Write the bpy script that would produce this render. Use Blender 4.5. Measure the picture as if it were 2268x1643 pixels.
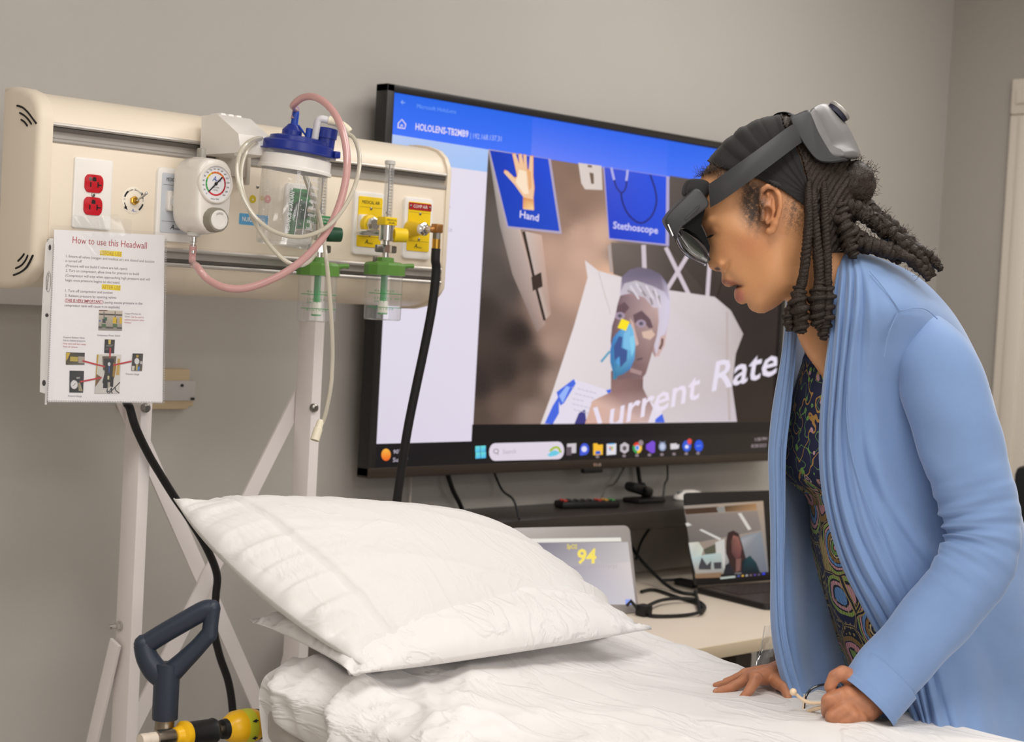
import bpy, bmesh, math, random
import numpy as np
from mathutils import Vector, Matrix, Euler
random.seed(7); np.random.seed(7)
for o in list(bpy.data.objects): bpy.data.objects.remove(o)
SC = bpy.context.scene
COL = SC.collection
# ---------------------------------------------------------------- camera
F = 3658.0; CZ = 1.40
YAW, PIT, ROL = math.radians(44.997), math.radians(-2.1634), math.radians(3.1082)
cf = np.array([math.cos(PIT)*math.cos(YAW), math.cos(PIT)*math.sin(YAW), math.sin(PIT)])
_r = np.cross(cf, [0, 0, 1]); _r /= np.linalg.norm(_r); _u = np.cross(_r, cf)
cR = math.cos(ROL)*_r + math.sin(ROL)*_u
cU = -math.sin(ROL)*_r + math.cos(ROL)*_u
C0 = np.array([0, 0, CZ])
def P(px, py, x=None, y=None, z=None, d=None):
    """point of the room seen at photo pixel (px,py) on a plane x/y/z = const or at depth d"""
    q = cf + cR*(px-1134)/F + cU*(821.5-py)/F
    if d is not None: t = d
    elif x is not None: t = (x-C0[0])/q[0]
    elif y is not None: t = (y-C0[1])/q[1]
    else: t = (z-C0[2])/q[2]
    return C0 + q*t
cam = bpy.data.cameras.new('camera'); cam_o = bpy.data.objects.new('camera', cam); COL.objects.link(cam_o)
cam.sensor_width = 36; cam.sensor_fit = 'HORIZONTAL'; cam.lens = F*36/2268
cam.clip_start = 0.05
M = Matrix((cR, cU, -cf)).transposed().to_4x4(); M.translation = Vector(C0)
cam_o.matrix_world = M
cam.dof.use_dof = True; cam.dof.focus_distance = 2.46; cam.dof.aperture_fstop = 6.3
SC.camera = cam_o
# ---------------------------------------------------------------- exposure, world, lamps
SC.view_settings.view_transform = 'Standard'
try: SC.view_settings.look = 'None'
except Exception: pass
SC.view_settings.gamma = 1; SC.view_settings.use_curve_mapping = False
SC.view_settings.exposure = 0.08
SC.cycles.max_bounces = 10; SC.cycles.transparent_max_bounces = 16
SC.cycles.use_denoising = True
try: SC.cycles.denoiser = 'OPENIMAGEDENOISE'
except Exception: pass
SC.cycles.sample_clamp_indirect = 6
W = bpy.data.worlds.new('world'); SC.world = W; W.use_nodes = True
W.node_tree.nodes['Background'].inputs[0].default_value = (1, .96, .92, 1)
W.node_tree.nodes['Background'].inputs[1].default_value = 0.10
LAMPS = [  # x, y, size_x, size_y, power   ceiling panels
    (1.0, 0.85, 1.2, 0.6, 16.5), (3.3, 1.75, 1.2, 0.6, 13), (0.2, -1.3, 1.2, 0.6, 20), (2.6, 1.0, 1.2, 0.6, 9), (2.6, -1.3, 1.2, 0.6, 10), (-1.0, .9, 1.2, 0.6, 14)]
CEIL = 2.75
for i, (x, y, sx, sy, pw) in enumerate(LAMPS):
    L = bpy.data.lights.new('ceiling_lamp', 'AREA'); L.shape = 'RECTANGLE'; L.size = sx; L.size_y = sy
    L.energy = pw; L.color = (1, .995, .98)
    lo = bpy.data.objects.new('ceiling_lamp', L); COL.objects.link(lo); lo.location = (x, y, CEIL-.02)
# frontal fill light added behind the camera, standing in as an unseen window
L = bpy.data.lights.new('front_fill', 'AREA'); L.shape = 'RECTANGLE'; L.size = 3.4; L.size_y = 1.5; L.energy = 20; L.color = (1, .97, .94)
lo = bpy.data.objects.new('front_fill', L); COL.objects.link(lo); lo.location = (0.5, -2.5, 1.75); lo.rotation_euler = (math.radians(90), 0, 0)
# ---------------------------------------------------------------- materials
MATS = {}
def hexc(r, g, b):
    f = lambda v: (v/255/12.92 if v/255 <= .04045 else ((v/255+.055)/1.055)**2.4)
    return (f(r), f(g), f(b), 1)
def mat(name, rgb=(200, 200, 200), rough=.5, metal=0., spec=.5, bump=0., bscale=200., cvar=0., cscale=8., trans=0., ior=1.45, coat=0., sheen=0., emis=0., vcol=False, sss=0., alpha=1., wrinkle=0.):
    if name in MATS: return MATS[name]
    m = bpy.data.materials.new(name); m.use_nodes = True
    nt = m.node_tree; b = nt.nodes['Principled BSDF']
    col = rgb if len(rgb) == 4 else hexc(*rgb)
    b.inputs['Base Color'].default_value = col
    b.inputs['Roughness'].default_value = rough; b.inputs['Metallic'].default_value = metal
    b.inputs['Specular IOR Level'].default_value = spec
    b.inputs['IOR'].default_value = ior
    b.inputs['Transmission Weight'].default_value = trans
    b.inputs['Coat Weight'].default_value = coat
    b.inputs['Alpha'].default_value = alpha
    if sheen: b.inputs['Sheen Weight'].default_value = sheen; b.inputs['Sheen Roughness'].default_value = .4
    if sss:
        b.inputs['Subsurface Weight'].default_value = sss
        b.inputs['Subsurface Radius'].default_value = (.010, .004, .002); b.inputs['Subsurface Scale'].default_value = 1
    tc = nt.nodes.new('ShaderNodeTexCoord')
    csock = None
    if vcol:
        a = nt.nodes.new('ShaderNodeVertexColor'); a.layer_name = 'Col'; csock = a.outputs['Color']
    if cvar:
        n = nt.nodes.new('ShaderNodeTexNoise'); n.inputs['Scale'].default_value = cscale; n.inputs['Detail'].default_value = 4
        nt.links.new(tc.outputs['Object'], n.inputs['Vector'])
        mx = nt.nodes.new('ShaderNodeMixRGB'); mx.blend_type = 'MULTIPLY'
        r = nt.nodes.new('ShaderNodeMapRange'); r.inputs['From Min'].default_value = .3; r.inputs['From Max'].default_value = .7
        r.inputs['To Min'].default_value = 1-cvar; r.inputs['To Max'].default_value = 1+cvar*.3
        nt.links.new(n.outputs['Fac'], r.inputs['Value'])
        mx.inputs['Fac'].default_value = 1; mx.inputs['Color1'].default_value = col
        if csock: nt.links.new(csock, mx.inputs['Color1'])
        nt.links.new(r.outputs['Result'], mx.inputs['Color2']); csock = mx.outputs['Color']
    if csock:
        nt.links.new(csock, b.inputs['Base Color'])
    if emis:
        b.inputs['Emission Strength'].default_value = emis; b.inputs['Emission Color'].default_value = col
        if csock: nt.links.new(csock, b.inputs['Emission Color'])
    if bump:
        n = nt.nodes.new('ShaderNodeTexNoise'); n.inputs['Scale'].default_value = bscale; n.inputs['Detail'].default_value = 3
        nt.links.new(tc.outputs['Object'], n.inputs['Vector'])
        bp = nt.nodes.new('ShaderNodeBump'); bp.inputs['Strength'].default_value = bump; bp.inputs['Distance'].default_value = .002
        nt.links.new(n.outputs['Fac'], bp.inputs['Height']); nt.links.new(bp.outputs['Normal'], b.inputs['Normal'])
    if wrinkle:
        mp = nt.nodes.new('ShaderNodeMapping'); mp.inputs['Scale'].default_value = (1.6, .7, 1.6); mp.inputs['Rotation'].default_value = (0, 0, .5); nt.links.new(tc.outputs['Object'], mp.inputs['Vector'])
        w = nt.nodes.new('ShaderNodeTexNoise'); w.inputs['Scale'].default_value = 7; w.inputs['Detail'].default_value = 4; w.inputs['Distortion'].default_value = 1.2; nt.links.new(mp.outputs[0], w.inputs['Vector'])
        s1 = nt.nodes.new('ShaderNodeMath'); s1.operation = 'SUBTRACT'; s1.inputs[1].default_value = .5; nt.links.new(w.outputs['Fac'], s1.inputs[0])
        s2 = nt.nodes.new('ShaderNodeMath'); s2.operation = 'ABSOLUTE'; nt.links.new(s1.outputs[0], s2.inputs[0])
        s3 = nt.nodes.new('ShaderNodeMapRange'); s3.inputs['From Max'].default_value = .07; s3.inputs['To Min'].default_value = 1; s3.inputs['To Max'].default_value = 0; s3.interpolation_type = 'SMOOTHSTEP'; nt.links.new(s2.outputs[0], s3.inputs['Value'])
        b2 = nt.nodes.new('ShaderNodeBump'); b2.inputs['Strength'].default_value = wrinkle; b2.inputs['Distance'].default_value = .008; nt.links.new(s3.outputs[0], b2.inputs['Height'])
        if bump: nt.links.new(bp.outputs['Normal'], b2.inputs['Normal'])
        nt.links.new(b2.outputs['Normal'], b.inputs['Normal'])
    MATS[name] = m
    return m
def clear_plastic(name, rgb=(235, 238, 238), refl=.09, rough=.06, tint=.9):
    """thin clear plastic: a transparent film with a fresnel gloss (real sheet, no refraction)"""
    m = bpy.data.materials.new(name); m.use_nodes = True; nt = m.node_tree
    for n in list(nt.nodes): nt.nodes.remove(n)
    o = nt.nodes.new('ShaderNodeOutputMaterial'); t = nt.nodes.new('ShaderNodeBsdfTransparent'); g = nt.nodes.new('ShaderNodeBsdfGlossy')
    d = nt.nodes.new('ShaderNodeBsdfDiffuse'); c = hexc(*rgb)
    t.inputs['Color'].default_value = (1, 1, 1, 1); g.inputs['Roughness'].default_value = rough
    d.inputs['Color'].default_value = c
    lw = nt.nodes.new('ShaderNodeLayerWeight'); lw.inputs['Blend'].default_value = .25
    mr = nt.nodes.new('ShaderNodeMapRange'); mr.inputs['To Min'].default_value = refl*.5; mr.inputs['To Max'].default_value = min(1., refl*5)
    nt.links.new(lw.outputs['Facing'], mr.inputs['Value'])
    m1 = nt.nodes.new('ShaderNodeMixShader'); m1.inputs['Fac'].default_value = 1-tint
    nt.links.new(t.outputs[0], m1.inputs[1]); nt.links.new(d.outputs[0], m1.inputs[2])
    m2 = nt.nodes.new('ShaderNodeMixShader'); nt.links.new(mr.outputs[0], m2.inputs['Fac'])
    nt.links.new(m1.outputs[0], m2.inputs[1]); nt.links.new(g.outputs[0], m2.inputs[2])
    nt.links.new(m2.outputs[0], o.inputs['Surface'])
    MATS[name] = m
    return m
# ---------------------------------------------------------------- mesh builder
class MB:
    def __init__(self): self.v = []; self.f = []; self.m = []; self.c = {}; self.uv = None
    def n(self): return len(self.v)
    def add(self, vs, fs, mi=0):
        o = len(self.v); self.v += [tuple(map(float, p)) for p in vs]
        for f in fs: self.f.append([i+o for i in f]); self.m.append(mi)
        return o
    def box(self, a, b, bev=0., mi=0, seg=2, rot=None, piv=None):
        bm = bmesh.new(); bmesh.ops.create_cube(bm, size=1)
        a = np.array(a, float); b = np.array(b, float); c = (a+b)/2; s = np.abs(b-a)
        for v in bm.verts: v.co = Vector((v.co.x*s[0], v.co.y*s[1], v.co.z*s[2]))
        if bev: bmesh.ops.bevel(bm, geom=list(bm.edges), offset=min(bev, s.min()*.49), segments=seg, profile=.5, affect='EDGES')
        for v in bm.verts:
            v.co = v.co + Vector(c)
        if rot is not None:
            pv = Vector(piv if piv is not None else c)
            for v in bm.verts: v.co = rot @ (v.co-pv) + pv
        self._bm(bm, mi)
    def _bm(self, bm, mi=0):
        bm.verts.index_update()
        self.add([v.co for v in bm.verts], [[l.index for l in f.verts] for f in bm.faces], mi); bm.free()
    def tube(self, pts, r, n=10, mi=0, cap=True, ell=None, up=None):
        """sweep a circle along pts; r scalar or list; ell=(a,b) scales along frame axes"""
        pts = [np.array(p, float) for p in pts]; k = len(pts)
        rs = [r]*k if np.isscalar(r) else list(r)
        T = []
        for i in range(k):
            a = pts[max(0, i-1)]; b = pts[min(k-1, i+1)]; t = b-a; t /= (np.linalg.norm(t)+1e-12); T.append(t)
        nrm = np.array(up, float) if up is not None else (np.array([0, 0, 1.]) if abs(T[0][2]) < .9 else np.array([1., 0, 0]))
        rows = []
        for i in range(k):
            nrm = nrm - T[i]*(nrm@T[i]); nrm /= (np.linalg.norm(nrm)+1e-12); bn = np.cross(T[i], nrm)
            ea, eb = (1, 1) if ell is None else (ell if np.isscalar(ell[0]) else ell[i])
            rows.append([pts[i]+rs[i]*(ea*math.cos(2*math.pi*j/n)*nrm+eb*math.sin(2*math.pi*j/n)*bn) for j in range(n)])
        vs = [p for row in rows for p in row]; fs = []
        for i in range(k-1):
            for j in range(n):
                a = i*n+j; b = i*n+(j+1) % n; fs.append([a, b, b+n, a+n])
        if cap: fs.append(list(range(n))[::-1]); fs.append([(k-1)*n+j for j in range(n)])
        self.add(vs, fs, mi)
    def lathe(self, o, ax, prof, n=32, mi=0, cap=True, up=None, sq=None):
        """revolve prof [(r, h)...] round axis ax from o"""
        o = np.array(o, float); ax = np.array(ax, float); ax /= np.linalg.norm(ax)
        u = np.array(up, float) if up is not None else (np.array([0, 0, 1.]) if abs(ax[2]) < .9 else np.array([1., 0, 0]))
        u = u-ax*(u@ax); u /= np.linalg.norm(u); w = np.cross(ax, u)
        vs = []; fs = []
        for r, h in prof:
            for j in range(n):
                t = 2*math.pi*j/n; vs.append(o+ax*h+r*(u*math.cos(t)+w*math.sin(t)))
        for i in range(len(prof)-1):
            for j in range(n):
                a = i*n+j; b = i*n+(j+1) % n; fs.append([a, b, b+n, a+n])
        if cap: fs.append(list(range(n))[::-1]); fs.append([(len(prof)-1)*n+j for j in range(n)])
        self.add(vs, fs, mi)
    def prism(self, poly, o, ex, ey, ez, h, mi=0, bev=0., seg=2):
        """extrude 2D poly (in axes ex, ey at o) by h along ez, front edges bevelled"""
        o, ex, ey, ez = [Vector(map(float, q)) for q in (o, ex, ey, ez)]
        bm = bmesh.new()
        vs = [bm.verts.new(o+ex*p[0]+ey*p[1]) for p in poly]
        f = bm.faces.new(vs)
        r = bmesh.ops.extrude_face_region(bm, geom=[f])
        nv = [g for g in r['geom'] if isinstance(g, bmesh.types.BMVert)]
        for v in nv: v.co += ez*h
        if bev:
            nvs = set(nv); es = [e for e in bm.edges if e.verts[0] in nvs and e.verts[1] in nvs]
            bmesh.ops.bevel(bm, geom=es, offset=bev, segments=seg, profile=.5, affect='EDGES')
        bmesh.ops.recalc_face_normals(bm, faces=list(bm.faces))
        self._bm(bm, mi)
    def sheet(self, g, mi=0, closed_u=False):
        """g[i][j] -> 3D; quads"""
        R, K = len(g), len(g[0]); vs = [p for row in g for p in row]; fs = []
        for i in range(R-1):
            for j in range(K if closed_u else K-1):
                j2 = (j+1) % K; fs.append([i*K+j, i*K+j2, (i+1)*K+j2, (i+1)*K+j])
        return self.add(vs, fs, mi)
    def ball(self, c, r, mi=0, n=12, sc=(1, 1, 1)):
        bm = bmesh.new(); bmesh.ops.create_uvsphere(bm, u_segments=n, v_segments=max(6, n//2), radius=1)
        for v in bm.verts: v.co = Vector((v.co.x*r*sc[0]+c[0], v.co.y*r*sc[1]+c[1], v.co.z*r*sc[2]+c[2]))
        self._bm(bm, mi)
ORG = {}
def _place(o, parent):
    if parent is not None:
        o.parent = parent
        ORG[o.name] = ORG.get(parent.name, Vector((0, 0, 0)))
def link_mesh(name, me, mats, parent, smooth, ang, loc):
    o = bpy.data.objects.new(name, me); COL.objects.link(o)
    for m in (mats if isinstance(mats, (list, tuple)) else [mats]): me.materials.append(m)
    if parent is not None: _place(o, parent); off = ORG[o.name]
    else: off = Vector(loc) if loc is not None else Vector((0, 0, 0)); ORG[o.name] = off; o.location = off
    if off.length: me.transform(Matrix.Translation(-off))
    if smooth:
        me.polygons.foreach_set('use_smooth', [True]*len(me.polygons))
        if ang: me.set_sharp_from_angle(angle=math.radians(ang))
    return o
def obj(name, mb, mats, parent=None, smooth=True, ang=35, loc=None, fix=True):
    me = bpy.data.meshes.new(name); me.from_pydata(mb.v, [], mb.f); me.update()
    me.polygons.foreach_set('material_index', mb.m)
    if fix:
        bm = bmesh.new(); bm.from_mesh(me); bmesh.ops.recalc_face_normals(bm, faces=list(bm.faces)); bm.to_mesh(me); bm.free()
    return link_mesh(name, me, mats, parent, smooth, ang, loc)
def tag(o, label=None, cat=None, group=None, kind=None):
    if label: o['label'] = label
    if cat: o['category'] = cat
    if group: o['group'] = group
    if kind: o['kind'] = kind
    return o
def thing(name, label, cat, loc=(0, 0, 0), group=None):
    o = bpy.data.objects.new(name, None); COL.objects.link(o); o.location = loc; o.empty_display_size = .05
    ORG[o.name] = Vector(loc); return tag(o, label, cat, group)
def struct(name, mb, m, **k): return tag(obj(name, mb, m, **k), kind='structure')
def catmull(pts, n=8, closed=False):
    pts = [np.array(p, float) for p in pts]; k = len(pts); out = []
    rng = range(k if closed else k-1)
    for i in rng:
        if closed: p0, p1, p2, p3 = pts[(i-1) % k], pts[i], pts[(i+1) % k], pts[(i+2) % k]
        else: p0, p1, p2, p3 = pts[max(i-1, 0)], pts[i], pts[i+1], pts[min(i+2, k-1)]
        for j in range(n):
            t = j/n
            out.append(.5*((2*p1)+(-p0+p2)*t+(2*p0-5*p1+4*p2-p3)*t*t+(-p0+3*p1-3*p2+p3)*t**3))
    if not closed: out.append(pts[-1])
    return out
def grid_interp(ctrl, nu, nv):
    """ctrl[R][K][3] -> fine grid by catmull-rom both ways"""
    rows = [catmull(r, nu) for r in ctrl]; rows = list(map(list, zip(*rows)))
    cols = [catmull(c, nv) for c in rows]
    return np.array(cols).transpose(1, 0, 2)
def rrect(w, h, r, n=4, cx=0, cy=0):
    out = []
    for sx, sy, a0 in ((1, 1, 0), (-1, 1, 90), (-1, -1, 180), (1, -1, 270)):
        for k in range(n+1):
            a = math.radians(a0+90*k/n); out.append((cx+sx*(w/2-r)+r*math.cos(a), cy+sy*(h/2-r)+r*math.sin(a)))
    return out
def circ(r, n=24, cx=0, cy=0, ry=None, a0=0, a1=360):
    full = abs(a1-a0) >= 360
    return [(cx+r*math.cos(math.radians(a0+(a1-a0)*k/(n if full else n-1))), cy+(ry or r)*math.sin(math.radians(a0+(a1-a0)*k/(n if full else n-1)))) for k in range(n)]
def text_mesh(s, bold=0., res=2, shear=0.):
    cu = bpy.data.curves.new('t', 'FONT'); cu.body = s; cu.size = 1; cu.resolution_u = res; cu.offset = bold; cu.shear = shear
    o = bpy.data.objects.new('t', cu); COL.objects.link(o)
    dg = bpy.context.evaluated_depsgraph_get(); me = bpy.data.meshes.new_from_object(o.evaluated_get(dg))
    vs = [tuple(v.co) for v in me.vertices]; fs = [list(p.vertices) for p in me.polygons]
    bpy.data.objects.remove(o); bpy.data.curves.remove(cu); bpy.data.meshes.remove(me)
    return vs, fs
def text(mb, s, o, ex, ey, w=None, h=None, mi=0, bold=0., align='L', nrm=None, lift=.0004, shear=0.):
    """lay writing flat: origin o, unit axes ex, ey; fit to width w (cap height h)"""
    vs, fs = text_mesh(s, bold, shear=shear)
    if not vs: return
    x0 = min(v[0] for v in vs); x1 = max(v[0] for v in vs)
    sy = (h/.70) if h else w/(x1-x0); sx = (w/(x1-x0)) if w else sy
    o = np.array(o, float); ex = np.array(ex, float); ey = np.array(ey, float)
    nn = np.cross(ex, ey) if nrm is None else np.array(nrm, float); nn = nn/np.linalg.norm(nn)
    off = {'L': -x0, 'C': -(x0+x1)/2, 'R': -x1}[align]
    o = o+nn*lift
    mb.add([o+ex*(v[0]+off)*sx+ey*v[1]*sy for v in vs], fs, mi)
# ---------------------------------------------------------------- implicit surfaces (surface nets)
def surface_nets(fn, lo, hi, h):
    lo = np.array(lo, float); hi = np.array(hi, float)
    n = np.ceil((hi-lo)/h).astype(int)+1
    ax = [lo[i]+h*np.arange(n[i]) for i in range(3)]
    X, Y, Z = np.meshgrid(*ax, indexing='ij')
    D = fn(X, Y, Z)
    S = D < 0
    cells = np.zeros(tuple(n-1), int); acc = np.zeros(tuple(n-1)+(3,)); cnt = np.zeros(tuple(n-1))
    def sl(a, d): return a[d[0]:n[0]-1+d[0], d[1]:n[1]-1+d[1], d[2]:n[2]-1+d[2]]
    cor = [(i, j, k) for i in (0, 1) for j in (0, 1) for k in (0, 1)]
    for a in cor:
        for ax_ in range(3):
            if a[ax_]: continue
            b = list(a); b[ax_] = 1; b = tuple(b)
            da, db = sl(D, a), sl(D, b); m = (da < 0) != (db < 0)
            t = np.where(m, da/np.where(m, da-db, 1), 0)
            for c in range(3):
                acc[..., c] += np.where(m, a[c]+(t if c == ax_ else 0), 0)
            cnt += m
    act = cnt > 0
    idx = -np.ones(tuple(n-1), int); idx[act] = np.arange(act.sum())
    I = np.argwhere(act)
    V = lo+h*(I+acc[act]/cnt[act][:, None])
    faces = []
    for ax_ in range(3):
        u, v = (ax_+1) % 3, (ax_+2) % 3
        s0 = [slice(1, n[c]-1) for c in range(3)]; s0[ax_] = slice(0, n[ax_]-1)
        s1 = list(s0); s1[ax_] = slice(1, n[ax_])
        A, B = S[tuple(s0)], S[tuple(s1)]
        e = np.argwhere(A != B)
        if not len(e): continue
        flip = A[tuple(e.T)]
        base = e.copy()
        for c in (u, v): base[:, c] += 1
        q = []
        for du, dv in ((0, 0), (1, 0), (1, 1), (0, 1)):
            p = base.copy(); p[:, u] -= du; p[:, v] -= dv; q.append(idx[tuple(p.T)])
        q = np.stack(q, 1); q[~flip] = q[~flip][:, ::-1]
        faces.append(q)
    Fq = np.concatenate(faces); us = np.unique(Fq); mp = np.zeros(len(V), int); mp[us] = np.arange(len(us))
    return V[us], mp[Fq]
def smin(a, b, k): 
    h = np.clip(.5+.5*(b-a)/k, 0, 1); return b*(1-h)+a*h-k*h*(1-h)
def smax(a, b, k): return -smin(-a, -b, k)
def s_cap(X, Y, Z, a, b, ra, rb):
    a = np.array(a, float); b = np.array(b, float); d = b-a; L = d@d+1e-12
    t = np.clip(((X-a[0])*d[0]+(Y-a[1])*d[1]+(Z-a[2])*d[2])/L, 0, 1)
    return np.sqrt((X-a[0]-t*d[0])**2+(Y-a[1]-t*d[1])**2+(Z-a[2]-t*d[2])**2)-(ra+(rb-ra)*t)
def s_ell(X, Y, Z, c, r, R=None):
    x, y, z = X-c[0], Y-c[1], Z-c[2]
    if R is not None:
        R = np.array(R); x, y, z = x*R[0][0]+y*R[0][1]+z*R[0][2], x*R[1][0]+y*R[1][1]+z*R[1][2], x*R[2][0]+y*R[2][1]+z*R[2][2]
    k0 = np.sqrt((x/r[0])**2+(y/r[1])**2+(z/r[2])**2); k1 = np.sqrt((x/r[0]**2)**2+(y/r[1]**2)**2+(z/r[2]**2)**2)
    return k0*(k0-1)/(k1+1e-9)
def relax(V, Fq, it=3, lam=.5):
    V = V.copy(); a = np.concatenate([Fq[:, i] for i in range(4)]+[Fq[:, (i+1) % 4] for i in range(4)])
    b = np.concatenate([Fq[:, (i+1) % 4] for i in range(4)]+[Fq[:, i] for i in range(4)])
    deg = np.bincount(a, minlength=len(V)).astype(float); deg = np.maximum(deg, 1)
    for k in range(it):
        for l in (lam, -lam*1.03):
            s = np.stack([np.bincount(a, weights=V[b, c], minlength=len(V)) for c in range(3)], 1)/deg[:, None]
            V = V+l*(s-V)
    return V
def vnoise(p, seed=0):
    """cheap smooth pseudo noise, p (...,3) in units of feature size"""
    rs = np.random.RandomState(seed); s = 0
    for k in range(6):
        d = rs.normal(size=3); d *= (1+.35*k)/np.linalg.norm(d); s = s+np.sin(p@d*2+rs.rand()*6.28)/(1+.35*k)
    return s/3
EX, EY, EZ = np.eye(3)
# ================================================================ the room
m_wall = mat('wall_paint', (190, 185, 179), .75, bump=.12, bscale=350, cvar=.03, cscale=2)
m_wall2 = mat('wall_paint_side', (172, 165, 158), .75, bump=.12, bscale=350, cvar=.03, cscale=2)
m_ceil = mat('ceiling_tile', (225, 222, 216), .9)
m_floor = mat('floor_vinyl', (190, 184, 176), .45, cvar=.1, cscale=3)
XL, XR, YF, YB = -1.9, 4.7, -2.6, 2.8
def wall(name, a, b, m): mb = MB(); mb.box(a, b); struct(name, mb, m)
wall('wall_back', (XL-.1, YB, -.1), (XR+.1, YB+.1, CEIL+.1), m_wall)
wall('wall_left', (XL-.1, YF, -.1), (XL, YB, CEIL+.1), m_wall)
wall('wall_front', (XL-.1, YF-.1, -.1), (XR+.1, YF, CEIL+.1), m_wall)
wall('floor', (XL, YF, -.1), (XR, YB, 0), m_floor)
wall('ceiling', (XL, YF, CEIL), (XR, YB, CEIL+.1), m_ceil)
DY0, DY1 = 1.46, 2.46      # door opening in the right wall
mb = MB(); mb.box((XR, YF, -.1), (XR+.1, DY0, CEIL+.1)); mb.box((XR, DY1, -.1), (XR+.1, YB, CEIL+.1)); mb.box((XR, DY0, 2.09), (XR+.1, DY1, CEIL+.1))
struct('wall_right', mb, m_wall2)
m_trim = mat('painted_trim', (226, 216, 203), .4)
m_door = mat('door_paint', (232, 220, 200), .4)
mb = MB()
for y0, y1 in ((DY0-.11, DY0+.01), (DY1-.01, DY1+.11)):
    mb.box((XR-.02, y0, 0), (XR+.02, y1, 2.079), .006); mb.box((XR-.03, y0+.035, 0), (XR-.012, y1-.035, 2.075), .006)
mb.box((XR-.022, DY0-.11, 2.08), (XR+.02, DY1+.11, 2.19), .006); mb.box((XR-.031, DY0-.09, 2.11), (XR-.014, DY1+.09, 2.16), .006)
struct('trim_1', mb, m_trim)
mb = MB(); mb.box((XR+.03, DY0, 0), (XR+.07, DY1, 2.09), .003)
d = struct('door_1', mb, m_door)
mb = MB(); mb.lathe((XR+.03, DY0+.08, 1.02), (-1, 0, 0), [(.03, 0), (.03, .008), (.011, .012), (.011, .05), (.02, .055), (.02, .07)], 16)
mb.box((XR-.045, DY0+.07, 1.01), (XR-.03, DY0+.2, 1.03), .005)
obj('door_handle', mb, mat('satin_steel', (190, 188, 184), .3, 1), d)
# unseen window frame and glowing pane added to go with the frontal fill
mb = MB()
for x in (-.86, .9, 2.66): mb.box((x-.04, YF, .94), (x+.04, YF+.05, 2.56), .005)
for z in (.94, 2.56): mb.box((-.9, YF, z-.04), (2.7, YF+.05, z+.04), .005)
struct('fill_window_1', mb, m_trim)
mb = MB(); mb.box((-.86, YF+.002, .94), (2.66, YF+.012, 2.56)); obj('fill_pane', mb, mat('fill_glow', (240, 240, 240), .4, emis=.8), bpy.data.objects['fill_window_1'])
# white surface raceway on the back wall at the left
m_race = mat('raceway_white', (214, 210, 208), .45)
mb = MB(); mb.box((XL, YB-.024, 1.358), (1.70, YB, 1.4385), .003); mb.box((XL, YB-.024, 1.4415), (1.70, YB, 1.508), .003)
struct('trim_2', mb, m_race)
mb = MB(); mb.box((XL, YB-.014, 0), (XR, YB, .10), .004); struct('baseboard_back', mb, mat('baseboard_grey', (90, 86, 82), .6))
# ceiling lamps' housings
LAMPN = ['ceiling light panel above the foot of the stretcher bed', 'ceiling light panel between the television and the door corner', 'ceiling light panel nearest the window on the left', 'ceiling light panel above the standing woman', 'ceiling light panel nearest the window on the right', 'ceiling light panel by the bare left wall']
for (x, y, sx, sy, pw) in LAMPS:
    t = thing('ceiling_light', LAMPN[LAMPS.index((x, y, sx, sy, pw))], 'light', (x, y, CEIL), 'ceiling light panels')
    mb = MB()
    for a, b in (((x-sx/2-.02, y-sy/2-.02), (x+sx/2+.02, y-sy/2)), ((x-sx/2-.02, y+sy/2), (x+sx/2+.02, y+sy/2+.02)), ((x-sx/2-.02, y-sy/2), (x-sx/2, y+sy/2)), ((x+sx/2, y-sy/2), (x+sx/2+.02, y+sy/2))):
        mb.box((a[0], a[1], CEIL-.012), (b[0], b[1], CEIL))
    obj('frame', mb, m_trim, t)
    mb = MB(); mb.box((x-sx/2, y-sy/2, CEIL-.006), (x+sx/2, y+sy/2, CEIL-.001)); obj('diffuser', mb, mat('diffuser', (250, 240, 225), .6, emis=1.2), t)
# ---- receptacle box on the wall behind the stand
t = thing('wall_box', 'beige surface box with a grey face plate on the wall behind the stand', 'wall box', (1.8, YB, 1.2))
mb = MB(); mb.box((1.72, YB-.03, 1.165), (1.868, YB, 1.245), .004); mb.box((1.72, YB-.022, 1.17), (1.885, YB, 1.215), .003); obj('body', mb, mat('beige_plastic', (205, 184, 150), .5), t)
mb = MB(); mb.box((1.735, YB-.036, 1.182), (1.878, YB-.022, 1.222), .003); obj('face_plate', mb, mat('grey_plate', (196, 192, 190), .4), t)
mb = MB(); mb.box((1.867, YB-.04, 1.184), (1.874, YB-.034, 1.189)); obj('status_window', mb, mat('dark_dot', (50, 48, 46), .5), t)
mb = MB(); mb.lathe((1.845, YB-.036, 1.213), (0, -1, 0), [(.003, 0), (.003, .003)], 10); obj('button', mb, mat('dark_dot', (50, 48, 46), .5), t)
# ================================================================ television
TX0, TX1, TZ0, TZ1, TY = 2.318, 3.757, 1.040, 1.849, 2.724
m_tvb = mat('tv_bezel', (38, 35, 34), .35); m_tvk = mat('tv_back', (24, 23, 23), .5); m_tvlow = mat('tv_lower_bezel', (70, 60, 54), .35, .4)
tv = thing('television', 'wide black flat television hung on the wall showing a headset stream', 'television', ((TX0+TX1)/2, TY+.05, TZ0))
mb = MB(); b = .021
mb.box((TX0-b, TY-.006, TZ0-.02), (TX0, TY+.032, TZ1+.017), .002); mb.box((TX1, TY-.006, TZ0-.02), (TX1+b, TY+.032, TZ1+.017), .002)
mb.box((TX0-b, TY-.006, TZ1), (TX1+b, TY+.032, TZ1+.017), .002)
obj('bezel', mb, m_tvb, tv)
mb = MB(); mb.box((TX0-b, TY-.007, TZ0-.023), (TX1+b, TY+.032, TZ0), .002); obj('lower_bezel', mb, m_tvlow, tv)
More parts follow.
